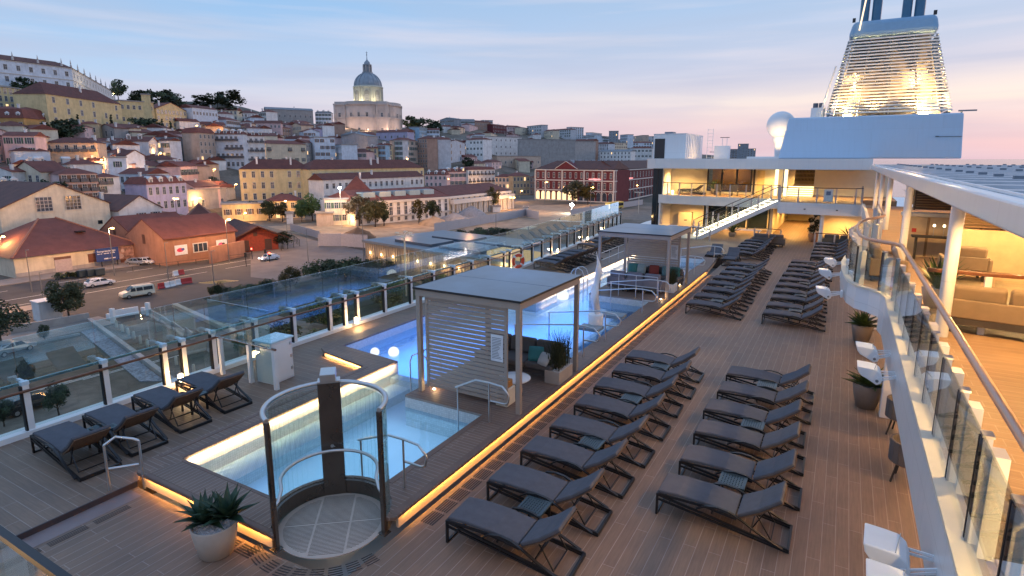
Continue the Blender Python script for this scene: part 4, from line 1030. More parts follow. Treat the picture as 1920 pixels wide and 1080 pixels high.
# bar bay with shelves and lit steps
bar = thing('back_bar', 'brightly lit bar shelves with bottles behind the bridge railing', 'bar', (-3.9,56,2.95))
MB().box(0,1.6,1.2,1.3,0,2.3).build('back_panel', plain('bar_panel', (.50,.33,.12), .5), bar)
for z in (1.15,1.5,1.85): MB().box(0,1.6,.95,1.19,z,z+.03).build('shelf', plain('bar_shelf', (.25,.15,.07), .4), bar)
rd = random.Random(5); m = MB()
for z in (1.18,1.53,1.88):
    for i in range(14): m.lathe([(.03,z),(.03,z+.14),(.012,z+.18),(.012,z+.24)], 8, (.06+.11*i, 1.05))
m.build('bottles', plain('bottle_glass', (.18,.12,.05), .15, var=.8, scale=6), bar)
MB().box(0,1.6,.0,.4,0,.9).build('counter', plain('bar_counter', (.55,.42,.24), .4), bar)
st = thing('lit_steps', 'broad flight of glowing steps behind the bridge railing', 'steps', (-4.1,52.3,2.95))
for k in range(5):
    MB().box(0,1.9,.35*k,.35*k+.5,.0+.16*k,.16*(k+1)).build('tread', CREAMW, st); MB().box(.02,1.88,.35*k-.012,.35*k-.002,.16*k+.115,.16*k+.135).build('step_light', emit('step_glow', (1,.75,.40), 7), st)
# bridge
br = thing('bridge_deck', 'blue-white bridge deck spanning the passage on a single white column', 'bridge', (0,46,0))
bp = [(-4.1,0)] + [(.6,0)] + arc(.6,.6,.6,-90,0,6) + [(1.2,5),(-4.1,5)]
m = MB(); m.prism(bp, 2.12, 2.93); m.build('slab', WHITE2, br)
m = MB(); m.prism([(-4.05,.1),(1.05,.1),(1.1,4.9),(-4.05,4.9)], 2.931, 2.936); m.build('walkway', WOODT, br)
m = MB(); m.lathe([(.13,0),(.13,2.118)], 20, (-1.2,.4)); m.build('column', WHITE2, br, smooth=True)
for x in (-2.4,-.4): m = MB(); m.box(x,x+.12,-.06,-.002,2.45,2.53); m.build('lamp_box', plain('lamp_grey', (.1,.1,.11), .4), br)
def railing(label, pts, h=1.05, step=1.15, gmat=GLASS, name='glass_railing', hm=BLACK, z=2.94, group=None, pw=.05):
    o0 = Vector((*pts[0], z if not isinstance(z, (list,tuple)) else z[0])); t = thing(name, label, 'railing', o0, 0, group)
    zs = z if isinstance(z, (list,tuple)) else [z]*len(pts)
    P = [Vector((*p, q))-o0 for p, q in zip(pts, zs)]
    m = MB(); m.tube([p+Vector((0,0,h)) for p in P], .03, 8); m.build('handrail', hm, t, smooth=True)
    for a, b in zip(P, P[1:]):
        n = max(1, round((b-a).length/step))
        for i in range(n):
            p, q = a.lerp(b, i/n), a.lerp(b, (i+1)/n)
            MB().box(p.x-pw,p.x+pw,p.y-.03,p.y+.03,p.z,p.z+h-.03).build('post', plain('rail_post', (.46,.44,.45), .35, .3), t)
            d = (q-p)*.06
            g = MB(); u = p+d; v = q-d
            g.add([(u.x,u.y,u.z+.1),(v.x,v.y,v.z+.1),(v.x,v.y,v.z+h-.1),(u.x,u.y,u.z+h-.1)], [(0,1,2,3)]); g.build('glass_pane', gmat, t, recalc=False)
    p = P[-1]; MB().box(p.x-pw,p.x+pw,p.y-.03,p.y+.03,p.z,p.z+h-.03).build('post', plain('rail_post', (.46,.44,.45), .35, .3), t)
    return t
railing('glass railing with dark handrail along the front of the bridge', [(-4.0,46.06),(.7,46.06),(1.1,46.5),(1.15,50.5)])
railing('glass railing along the front of the left balcony', [(-14.1,53.5),(-14.1,51.2),(-13.2,50.15),(-8,49.45),(-4.3,49.05)])
br2 = thing('notice_stand', 'white notice panel fixed to the bridge railing', 'notice', (-.95,46.12,3.05)); MB().box(-.28,.28,0,.02,0,.86).build('panel', PAPER, br2); MB().box(-.14,.14,-.004,-.001,.45,.72).build('emblem', plain('notice_blue', (.12,.16,.28), .5), br2)
# staircase
stc = thing('lit_staircase', 'white staircase with glowing strip lights climbing to the bridge', 'staircase', (0,0,0))
p0, p1 = Vector((-9.2,44.2,.15)), Vector((-4.15,46.6,2.93))
n = 16; d2 = Vector((p1.x-p0.x, p1.y-p0.y, 0)); un = d2.normalized(); pn = Vector((-un.y, un.x, 0))
for k in range(n):
    a = p0.lerp(p1, k/n); b = p0.lerp(p1, (k+1)/n)
    m = MB(); m.bar((a.x,a.y,a.z+.10)+pn*.0 if False else Vector((a.x,a.y,b.z-.03))+pn*.75, Vector((b.x,b.y,b.z-.03))+pn*.75, 1.36, .05); m.build('tread', CREAMW, stc)
    m = MB(); m.bar(Vector((a.x,a.y,b.z-.065))+pn*.06, Vector((a.x,a.y,b.z-.065))+pn*1.42, .02, .015); m.build('step_light', emit('step_glow2', (1,.86,.62), 9), stc)
for s in (0, 1.5):
    m = MB(); m.bar(p0+pn*s+Vector((0,0,-.02)), p1+pn*s+Vector((0,0,-.12)), .08, .30); m.build('stringer', WHITE2, stc)
    m = MB(); m.bar(p0+pn*s+Vector((0,0,.20)), p1+pn*s+Vector((0,0,.09)), .035, .025); m.build('strip_light', emit('step_glow2', (1,.86,.62), 9), stc)
for s in (0, 1.5):
    a, b = p0+pn*s, p1+pn*s
    railing('glass stair railing with dark handrail, %s side of the lit staircase' % ('near' if s == 0 else 'far'), [(a.x,a.y),(b.x,b.y)], 1.05, 1.5, z=[a.z+.2,b.z+.02])
lp = MB(); m = MB(); m.box(-10.6,-9.2,44.0,46.4,0,.16); struct(m.build('stair_landing', CREAMW))
for x, y in ((-9.6,44.0),(-10.5,44.0)): pass
railing('steel railing round the foot of the lit staircase', [(-10.6,43.9),(-9.2,43.7),(-8.2,43.4)], 1.0, 1.2, z=.0)
railing('glass screen in front of the far dark sofa', [(-5.4,45.0),(-3.6,44.4)], 1.1, .9, z=0)
railing('low steel rail beside the dark sofa on the right', [(-1.5,45.0),(.9,45.0)], .95, 1.1, z=0)
sofa('dark charcoal sofa with its back to the camera before the passage', -4.3, 44.2, 0, R(182), 2, SOFA, .95, .85)
sofa('dark charcoal sofa under the bridge at the right', .0, 45.9, 0, R(180), 2, SOFA, .95, .85)
# dark glass tower, roof, boxes
tw = thing('glass_tower', 'tall narrow tower of dark glass at the seaward corner of the deckhouse', 'tower', (-14.2,50.6,0))
MB().box(-.42,.42,0,2.5,0,5.44).build('glazing', DARKGL, tw); MB().box(.421,.50,-.02,2.5,0,5.44).build('frame', WHITE, tw); MB().box(-.03,.03,-.02,-.002,0,5.4).build('mullion', BLACK, tw)
rf = thing('deckhouse_roof', 'broad white roof slab over the far deckhouse', 'roof', (0,47.4,5.45))
m = MB(); m.prism([(-14.6,1.2),(-14.3,.4),(-13.6,0),(1.5,-.2),(1.5,24),(-14.6,24)], -.22, .55); m.build('slab', WHITE2, rf)
m = MB(); m.prism([(-14.4,1.4),(-13.5,.2),(1.4,.0),(1.4,6.4),(-14.4,6.4)], -.24, -.222); m.build('soffit', WARMW, rf)
MB().box(-7.6,1.0,6.8,7.0,.55,.72).build('coaming', WHITE, rf)
bx = thing('roof_deckhouse', 'white box deckhouse with one dark window on the far roof', 'deckhouse', (-14.55,50,6.002))
MB().box(0,2.72,0,6.5,0,2.02).build('body', WHITE2, bx, bevel=.02); MB().box(.12,.98,-.02,-.001,.02,1.66).build('window', DARKGL, bx); MB().box(-.02,2.74,-.03,6.52,2.025,2.07).build('roof', WHITE, bx)
MB().box(.7,1.4,.8,1.8,2.075,2.25).build('hatch', plain('hatch_grey', (.2,.22,.26), .5), bx)
for k in range(9): MB().box(2.725,2.76,.5+.6*k,.53+.6*k,.05,1.95).build('rib', WHITE, bx)
ld = thing('roof_ladder', 'slim white ladder frame behind the box deckhouse', 'ladder', (-11.0,54.5,6.0))
m = MB(); m.bar((0,0,0),(0,0,2.6),.03,.03); m.bar((.45,0,0),(.45,0,2.6),.03,.03)
for k in range(9): m.bar((0,0,.3*k+.1),(.45,0,.3*k+.1),.02,.02)
m.build('rungs', WHITE, ld)
MB().box(.7,1.9,-.5,.5,0,1.1).build('locker', WHITE, ld)
for x, lab in ((-10.0,'left of two slim antenna masts behind the box deckhouse'),(-9.6,'right of two slim antenna masts behind the box deckhouse')):
    t = thing('antenna_mast', lab, 'antenna', (x,56,6.0)); m = MB(); m.tube([(0,0,0),(0,0,1.9)], .02, 6); m.build('mast', WHITE, t); MB().box(-.2,.2,-.03,.03,1.85,1.9).build('crossbar', BLACK, t)
light('SPOT', 'roof_box_light', (-10.2,52.0,6.3), 60, WARM, .1, (R(90),0,R(90)), spot=R(150))
light('POINT', 'roof_box_light', (-11.0,53.0,6.25), 20, WARM, .05)
# funnel
PALEB = plated('funnel_paint', (.47,.61,.76), .42, 3.0, 1.65)
BLUEP = plain('funnel_blue', (.05,.17,.28), .35, var=.1)
fu = thing('ship_funnel', 'tall ship funnel with white louvres above a pale blue casing', 'funnel', (1.2,54,6.0))
def frus(mb, x0, x1, y0, y1, z0, X0, X1, Y0, Y1, z1, m=0):
    mb.add([(x0,y0,z0),(x1,y0,z0),(x1,y1,z0),(x0,y1,z0),(X0,Y0,z1),(X1,Y0,z1),(X1,Y1,z1),(X0,Y1,z1)], [(0,3,2,1),(4,5,6,7),(0,1,5,4),(1,2,6,5),(2,3,7,6),(3,0,4,7)], m)
m = MB(); frus(m, -6.3,6.05,0,14,0, -5.75,5.85,.15,14,3.3); m.build('casing', PALEB, fu, bevel=.12, segs=3)
# louvred cage
zb, zt = 3.5, 9.6
def fw(z):
    u = (z-zb)/(zt-zb); return (-3.2+1.15*u, 5.45-1.5*u, 2.0+.7*u, 9.5-1.2*u)
nl = 24
for i in range(nl):
    z = zb+.12+(zt-zb-.12)*i/nl; x0, x1, y0, y1 = fw(z); r = .55
    loop = arc(x1-r,y0+r,r,-90,0,4) + arc(x1-r,y1-r,r,0,90,4) + arc(x0+r,y1-r,r,90,180,4) + arc(x0+r,y0+r,r,180,270,4)
    vs = []; fs = []; n = len(loop); cx, cy = (x0+x1)/2, (y0+y1)/2
    for (px, py) in loop:
        d = Vector((px-cx, py-cy)).normalized()
        vs += [(px,py,z),(px-d.x*.15,py-d.y*.15,z+.05),(px-d.x*.15,py-d.y*.15,z+.14),(px,py,z+.095)]
    for k in range(n):
        a, b = 4*k, 4*((k+1)%n)
        for j in range(4): fs.append((a+j,b+j,b+(j+1)%4,a+(j+1)%4))
    mm = MB(); mm.add(vs, fs); mm.build('louvre', plain('louvre_white', (.74,.73,.70), .6, spec=.2), fu, smooth=False)
m = MB()
for x in (-2.6,-.9,1.0,1.25,3.2,4.6):
    z0, z1 = zb, zt; u0, u1 = fw(z0), fw(z1); k = (x+3.2)/8.65
    m.bar((u0[0]+k*(u0[1]-u0[0]), u0[2]+.5, z0), (u1[0]+k*(u1[1]-u1[0]), u1[2]+.5, z1), .09, .09)
m.build('upright', plain('upright_grey', (.30,.28,.25), .6), fu)
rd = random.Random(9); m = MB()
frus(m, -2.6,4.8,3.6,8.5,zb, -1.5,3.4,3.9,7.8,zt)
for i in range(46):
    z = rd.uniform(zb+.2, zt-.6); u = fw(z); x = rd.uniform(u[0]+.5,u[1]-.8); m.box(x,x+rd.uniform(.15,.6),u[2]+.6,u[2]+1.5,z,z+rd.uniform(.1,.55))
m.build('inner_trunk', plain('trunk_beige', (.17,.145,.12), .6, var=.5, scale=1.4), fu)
u = fw(zt); m = MB(); frus(m, u[0]-.05,u[1]+.05,u[2]-.05,u[3]+.05,zt, u[0]+.25,u[1]-.2,u[2]+.2,u[3]-.2,zt+1.3); m.build('top_casing', plain('funnel_cap_blue', (.24,.40,.56), .35, var=.05), fu, bevel=.35, segs=3)
for x, y, r in ((-1.1,4.2,.34),(-.25,4.2,.34),(1.8,4.2,.34),(2.65,4.2,.36)):
    m = MB(); m.lathe([(r,zt+1.0),(r,zt+4.2)], 20, (x,y)); m.build('exhaust_pipe', BLUEP, fu, smooth=True)
m = MB(); m.bar((-1.35,2.5,zt+.5),(-1.1,2.9,zt+2.9),.08,.08); m.build('mast_light', emit('mast_glow', (1,.75,.5), 1.6), fu)
for x in (-1.9,3.5): MB().box(x,x+.22,3.2,3.4,zt+1.29,zt+1.6).build('beacon', BLACK, fu)
m = MB(); m.bar((-3.6,2.4,zb),(-2.75,2.8,zb+4.0),.12,.12); m.build('side_ladder', WHITE, fu)
m = MB(); m.box(5.6,6.7,1,1.15,3.45,3.55); m.box(5.75,5.85,1,1.15,2.95,3.45); m.build('bracket', plain('bracket_grey', (.2,.2,.22), .5), fu)
m = MB(); m.bar((4.4,.02,1.62),(5.9,.02,1.6),.02,.03); m.box(4.3,4.5,-.02,.02,1.6,1.66); m.build('rail_bar', BLACK, fu)
for x in (-1.6,3.6):
    m = MB(); m.box(x-.3,x+.3,2.35,2.55,3.42,3.56); m.build('flood_bulb', emit('funnel_glow', (1,.80,.50), 45), fu)
    light('POINT', 'funnel_light', (1.2+x,54+2.6,6+3.95), 1150, (1,.60,.24), .12)
    light('POINT', 'funnel_light', (1.2+x*.8,54+3.0,6+6.2), 520, (1,.60,.24), .12)
for k, x in enumerate((-2.4,.2,2.9,5.0)):  # added uplights and their fittings, put in to warm the louvre fronts
    MB().box(x-.12,x+.12,1.05,1.25,3.302,3.44).build('added_flood_fitting', plain('bracket_grey', (.2,.2,.22), .5), fu)
    light('SPOT', 'added_funnel_uplight', (1.2+x,54+1.15,6+3.5), 520, (1,.62,.25), .08, Vector((0,1.6,4.2)).to_track_quat('-Z','Y').to_euler(), spot=R(100))
rdm = thing('radar_dome', 'white satellite dome on a tapered pedestal beside the funnel casing', 'satellite dome', (-5.65,60,6.0))
m = MB(); m.lathe([(.30,0),(.34,.15),(.40,1.2),(.62,1.75),(.66,1.95)], 24); m.build('pedestal', WHITE2, rdm, smooth=True)
m = MB(); m.lathe([(1.22*math.sin(PI*i/20), 3.05-1.22*math.cos(PI*i/20)) for i in range(21)], 32, caps=False); m.build('dome', WHITE2, rdm, smooth=True)
light('SPOT', 'dome_light', (-5.6,57.3,6.5), 500, (1,.66,.32), .1, Vector((.1,2.7,2.2)).to_track_quat('-Z','Y').to_euler(), spot=R(70))
tk = thing('roof_ventilator', 'small cylindrical ventilator with dark caps left of the funnel', 'ventilator', (-2.6,54.5+3,9.3)); m = MB(); m.lathe([(.55,-.2),(.55,.95)], 20); m.build('body', WHITE, tk, smooth=True)
for x in (-.22,.22):
    m = MB(); m.lathe([(.2,.95),(.2,1.35)], 12, (x,0)); m.build('cap', plain('cap_grey', (.12,.13,.16), .5), tk)
# furniture at the far end
for i, y in enumerate((51.6,52.5)):
    lounger(-12.6, y, 2.957, R(0), 'dark lounger on the left balcony, %s of two' % ('nearer' if i == 0 else 'farther'), 'loungers on the left balcony')
def chair(label, x, y, z, rz, mat):
    t = thing('bistro_chair', label, 'chair', (x,y,z), rz, 'woven chairs at the balcony window')
    MB().box(-.25,.25,-.25,.25,.40,.46).build('seat', mat, t, bevel=.015); MB().box(-.25,.25,.22,.27,.46,.95).build('backrest', mat, t, bevel=.015)
    for a in (-.22,.22):
        for b in (-.22,.22): MB().box(a-.02,a+.02,b-.02,b+.02,0,.40).build('leg', BLACK, t)
WOV = plain('woven_tan', (.42,.33,.20), .8, var=.2, scale=20)
chair('left woven chair with its back to the railing on the balcony', -9.3,51.4,2.957, R(180), WOV); chair('right woven chair with its back to the railing on the balcony', -7.9,51.2,2.957, R(180), WOV)
tp = thing('topiary_tree', 'topiary tree clipped into dark pompoms in a terracotta pot by the passage', 'potted plant', (-1.7,47.6,0))
pot(tp, .25,.35,.6, plain('terracotta', (.40,.20,.10), .7), SOIL)
m = MB(); m.tube([(0,0,.55),(.12,0,1.1),(-.05,.05,1.6),(.1,0,2.1)], .035, 8); m.build('trunk', plain('bark', (.06,.04,.03), .8), tp)
rd = random.Random(8)
for cx, cz, r in ((-.15,.95,.30),(.22,1.05,.26),(.18,1.45,.2),(-.22,1.6,.2),(.1,2.05,.28),(-.1,1.0,.28)):
    m = MB()
    for k in range(160):
        v = Vector((rd.gauss(0,1),rd.gauss(0,1),rd.gauss(0,1))).normalized()*r*rd.uniform(.6,1); a = Vector((rd.gauss(0,1),rd.gauss(0,1),rd.gauss(0,1))).normalized()*.05; b = a.orthogonal().normalized()*.035; c = Vector((cx,0,cz))+v
        m.quad(c-a,c+b,c+a,c-b)
    m.build('pompom', plain('topiary_leaf', (.018,.03,.012), .6, var=.4), tp, recalc=False)
for x, y, lab in ((-7.2,46.9,'green fern in a pot at the foot of the lit staircase'),(.6,47.6,'dark palm in a pot beside the curved balcony'),(-9.9,53.0,'potted palm inside the balcony window')):
    z = 2.957 if y > 50 else 0
    t = thing('potted_palm', lab, 'potted plant', (x,y,z)); pot(t,.2,.28,.45,POTD,SOIL); agave(t,'fronds',(0,0,.43),30,.9,.05,int(x*10),LEAFG,.5,1.4)
# lamps of the far house (real fittings under its ceilings)
hl = None
spots = [(-12.8,52.0,5.20),(-10,51.5,5.20),(-7.5,51.5,5.20),(-5.3,52.4,5.20),(-3,51.5,5.20),(-1,51.5,5.20),(1,51.5,5.20),(-3.3,57.5,5.20),(-11.5,52.0,2.18),(-8.2,51.6,2.18),(-5.8,51.6,2.18),(-3.4,51.5,2.18),(-3.4,55,2.18),(-3.4,59.5,2.18),(.2,49.8,2.08),(2.0,49.0,2.18)]
for k, (x,y,z) in enumerate(spots):
    lab = 'small ceiling lamp in the far deckhouse, %s level, number %d from the sea side' % (('upper',k+1) if z > 3 else ('lower',k-7))
    if hl is None:
        m = MB(); m.lathe([(0,0),(.07,0),(.09,.02)], 14, caps=False); hl = m.build('deckhouse_lamp', CEIL); hl.location = (x,y,z); tag(hl, lab, 'ceiling lamp', 'ceiling lamps of the far deckhouse')
    else: o = hl.copy(); COL.objects.link(o); o.location = (x,y,z); o['label'] = lab
    light('SPOT', 'deckhouse_light', (x,y,z-.03), 480 if z > 3 else 520, (1,.58,.18) if z > 3 else (1,.50,.12), .06, (0,0,0), spot=R(150))
light('POINT', 'room_light', (-8.8,55.1,4.9), 45, (1,.6,.25), .1)
for x, y, lab in ((-13.4,52.6,'small bright lamp by the balcony loungers'),(-13.2,51.9,'second small bright lamp at the balcony corner')):
    o = MB(); o.box(-.05,.05,-.05,.05,0,.22); o = o.build('balcony_lamp', LAMPG); o.location = (x,y,2.96); tag(o, lab, 'lamp')
    light('POINT', 'balcony_light', (x+.1,y-.2,3.4), 20, WARM, .05)
light('AREA', 'stair_light', (-6.5,46.2,2.0), 60, (1,.8,.5), sx=4.5, sy=.3, rot=(0,0,math.atan2(2.4,5.05)))
# light strips of the pool: lamps tucked under the coping
def strip(name, a, b, w, power, col, tilt=42):
    a, b = Vector(a), Vector(b); c = (a+b)/2; d = (b-a); L = d.length; ang = math.atan2(d.y, d.x)
    o = light('AREA', name, c, power, col, sx=L, sy=w, rot=(R(tilt),0,ang))
    return o
z = ZC-.062
strip('riser_strip', (-5.862,6.7,z), (-5.862,31.0,z), .018, 105, (1,.46,.09))
strip('front_strip', (-10.8,5.162,z), (-7.35,5.162,z), .018, 17, (1,.46,.09))
strip('niche_strip', (-13.2,11.80-.035,z), (-11.35,11.43-.0,z), .018, 14, (1,.55,.18))
strip('corner_strip', (-11.24,5.5,z), (-10.96,5.22,z), .018, 1.5, (1,.5,.12))
strip('pool_wall_strip', (-10.62,6.0,z), (-10.62,12.0,z), .05, 48, (1,.68,.36))
strip('far_wall_strip', (-10.72,21.5,z), (-10.72,34.3,z), .05, 95, (1,.72,.42))
# underwater lamps
def under(x, y, zz, p, col, s=.5): light('AREA', 'underwater_lamp', (x,y,zz), p, col, sx=s, sy=s, rot=(0,0,0))
def pooldown(x, y, sx, sy, p, col): light('AREA','underwater_lamp',(x,y,-.13),p,col,sx=sx,sy=sy)
pooldown(-8.4,8.4,2.6,4.2,20,(.38,.72,1.0))
pooldown(-11.1,15.9,3.2,6.2,190,(.05,.24,1.0)); pooldown(-9.2,18.4,2.2,7.2,110,(.06,.28,1.0)); pooldown(-9.9,24.8,1.1,6.5,60,(.07,.30,1.0)); pooldown(-8.7,31.5,3.4,4.6,80,(.2,.45,1.0))
# ================================================================ THE CITY
ZG = -16.0
def azp(px): d = ray(px, HY); return math.atan2(d.x, d.y)
KN = [(azp(p), r0, r1, z1) for p, r0, r1, z1 in ((-400,150,420,40),(0,165,430,41),(150,178,460,43),(260,205,490,46),(400,245,560,53),(600,262,600,40),(700,270,600,36),(850,310,760,50),(1000,430,900,52),(1150,520,1000,40),(1300,620,1100,14),(1480,700,1200,2))]
def hill(x, y):
    r = math.hypot(x, y); a = math.atan2(x, y)
    if a <= KN[0][0]: k = KN[0][1:]
    elif a >= KN[-1][0]: k = KN[-1][1:]
    else:
        for p, q in zip(KN, KN[1:]):
            if a <= q[0]:
                t = (a-p[0])/(q[0]-p[0]); t = t*t*(3-2*t); k = tuple(p[i]+(q[i]-p[i])*t for i in (1,2,3)); break
    r0, r1, z1 = k
    if r <= r0: return ZG
    if r >= r1: return z1 - (r-r1)*.012
    t = (r-r0)/(r1-r0); return ZG + (z1-ZG)*t
def hit(px, py):
    d = ray(px, py); h = math.hypot(d.x, d.y); r = 40.0
    while r < 2500:
        t = r/h; x, y, z = d.x*t, d.y*t, H+d.z*t
        if z <= hill(x, y): return Vector((x, y, hill(x, y)))
        r += 1.0
    return at_d(px, py, 1500)
# ground, water
m = MB(); AZ = [azp(-900)+(azp(1500)-azp(-900))*i/110 for i in range(111)]
RR = [14,30,50,70,90,110,130,150] + [150+14*i for i in range(1,32)] + [620,680,760,860,980,1100,1300,1600,2200]
vs = []
for a in AZ:
    for r in RR: x, y = r*math.sin(a), r*math.cos(a); vs.append((x, y, hill(x, y)))
nr = len(RR); fs = [(i*nr+j, (i+1)*nr+j, (i+1)*nr+j+1, i*nr+j+1) for i in range(110) for j in range(nr-1)]
m.add(vs, fs)
def groundmat():
    mt, nt = newmat('city_ground'); out = nt.n('ShaderNodeOutputMaterial'); p = nt.n('ShaderNodeBsdfPrincipled', Roughness=.85)
    g = nt.n('ShaderNodeNewGeometry'); n1 = nt.n('ShaderNodeTexNoise', Scale=.05, Detail=8.0, Roughness=.65); nt.l(g.outputs['Position'], n1.inputs['Vector'])
    n2 = nt.n('ShaderNodeTexNoise', Scale=.9, Detail=5.0); nt.l(g.outputs['Position'], n2.inputs['Vector'])
    c1 = ramp(nt, n1.outputs['Fac'], [(.32,(.055,.060,.035)),(.45,(.12,.10,.075)),(.55,(.19,.155,.12)),(.68,(.15,.135,.12))])
    c2 = ramp(nt, n2.outputs['Fac'], [(.3,(.7,.7,.7)),(.7,(1.2,1.2,1.2))])
    mx = nt.n('ShaderNodeMix', _data_type='RGBA', _blend_type='MULTIPLY'); mx.inputs[0].default_value = 1; nt.l(c1, mx.inputs[6]); nt.l(c2, mx.inputs[7])
    nt.l(mx.outputs[2], p.inputs['Base Color']); nt.l(p.outputs[0], out.inputs[0]); return mt
struct(m.build('ground', groundmat(), recalc=False))
wm, nt = newmat('river_water'); out = nt.n('ShaderNodeOutputMaterial'); p = nt.n('ShaderNodeBsdfPrincipled', Roughness=.12); p.inputs['Base Color'].default_value = (.03,.05,.07,1)
g = nt.n('ShaderNodeNewGeometry'); n1 = nt.n('ShaderNodeTexNoise', Scale=.15, Detail=6.0); nt.l(g.outputs['Position'], n1.inputs['Vector']); b = nt.n('ShaderNodeBump', Strength=.5, Distance=.6); nt.l(n1.outputs['Fac'], b.inputs['Height']); nt.l(b.outputs[0], p.inputs['Normal']); nt.l(p.outputs[0], out.inputs[0])
m = MB(); ring = [(40000*math.cos(2*PI*i/64), 40000*math.sin(2*PI*i/64), -18.5) for i in range(64)]; m.add(ring, [tuple(range(64))])
struct(m.build('river', wm, recalc=False))
def sheet(name, pts, dz, mat, world=False):
    P = [(p[0],p[1]) for p in pts] if world else [tuple(on(p[0],p[1],ZG).xy) for p in pts]
    m = MB(); m.prism(P, ZG-.3, ZG+dz); return struct(m.build(name, mat))
ASPH = plain('asphalt', (.052,.048,.046), .8, var=.3, scale=.35, coords='Object', bump=.1, bscale=8)
PAVE = plain('pavement', (.26,.22,.19), .8, var=.2, scale=.5)
DIRT = plain('sandy_dirt', (.30,.23,.16), .9, var=.35, scale=.25)
CONC = plain('concrete', (.34,.32,.30), .7, var=.15, scale=.8)
PAINT = plain('road_paint', (.62,.60,.56), .6, var=.15, scale=1.5)
GRAV = plain('grey_gravel', (.24,.25,.27), .9, var=.6, scale=4, bump=.5, bscale=14)
sheet('avenue', [(-127,-60),(-84,-60),(-84,140),(-92,190),(-98,330),(-112,430),(-126,430),(-127,190)], .02, ASPH, True)
for i in range(9):
    p = on(388+5.5*i, 531-.6*i, ZG); m = MB(); m.box(-1.6,1.6,-.28,.28,0,.006); o = m.build('crossing_stripe', plain('ochre_paint', (.50,.36,.14), .7, var=.3)); o.location = (p.x,p.y,ZG+.026); o.rotation_euler = (0,0,R(18)); struct(o)
for x, y, l in ((-118,40,9),(-116.5,75,14),(-110.5,60,7),(-99,52,12),(-96,30,6),(-94,70,10),(-122,100,16)):
    m = MB(); m.box(-1.1,1.1,0,l,0,.004); o = m.build('road_patch', plain('patch_tar', (.032,.030,.030), .75, var=.2)); o.location = (x,y,ZG+.021); struct(o)
sheet('pavement_far', [(-133,-60),(-127,-60),(-127,95),(-133,95)], .14, PAVE, True)
sheet('median', [(-106,-60),(-102.5,-60),(-102.5,44),(-106,44)], .14, PAVE, True)
sheet('pavement_near', [(-90,-60),(-84,-60),(-84,40),(-90,40)], .14, PAVE, True)
for k, (x, y0, y1) in enumerate(((-113.2,-60,170),(-108,-60,160),(-121.5,-60,170))):
    m = MB()
    if k == 0: m.box(x-.09,x+.09,y0,y1,ZG+.02,ZG+.026)
    else:
        y = y0
        while y < y1: m.box(x-.08,x+.08,y,y+(5 if k == 2 else 40),ZG+.02,ZG+.026); y += 12 if k == 2 else 44
    struct(m.build('lane_marking', PAINT))
sheet('works_yard', [(500,425),(620,415),(830,405),(960,392),(1005,385),(1190,380),(1150,400),(1000,425),(830,440),(690,462),(640,452),(560,440)], .05, DIRT)
sheet('quay_road', [(470,470),(560,445),(680,470),(690,500),(560,530),(470,520)], .045, plain('pale_asphalt', (.15,.13,.12), .8, var=.25, scale=.3))
sheet('car_park', [(-84,-40),(-22,-40),(-22,44),(-60,40),(-84,33)], .03, plain('car_park_asphalt', (.060,.062,.066), .8, var=.35, scale=.3))
sheet('gravel_strip', [(143,616),(172,611),(310,716),(262,716)], .10, GRAV)
sheet('quay_lawn', [(380,560),(560,600),(800,640),(860,560),(700,500),(560,530)], .06, plain('grass', (.022,.032,.014), .9, var=.5, scale=.6))
def wallpx(label, a, b, h, t=.3, mat=CONC, name='low_wall', cat='low wall', z=ZG):
    p, q = on(*a, z), on(*b, z); o = MB().bar((p.x,p.y,z+h/2),(q.x,q.y,z+h/2), t, h).build(name, mat); return tag(o, label, cat)
wallpx('long pale kerb wall edging the pavement above the car park', (22,627),(168,601), 1.1, .4, CONC)
wallpx('pale kerb wall running diagonally beside the gravel strip', (168,603),(420,790), .5, .5)
wallpx('low rail wall between the car park bays and the gravel strip', (35,650),(150,628), .25, .3)
wallpx('pale diagonal kerb right of the concrete barriers', (328,575),(470,640), .5, .7, plain('kerb_pale', (.42,.36,.29), .7))
for i in range(9):
    m = MB(); p = on(10+38*i, 745-9*i, ZG); m.box(-.06,.06,-2.2,2.2,0,.012); o = m.build('bay_marking', PAINT); o.location = (p.x,p.y,ZG+.03); struct(o)
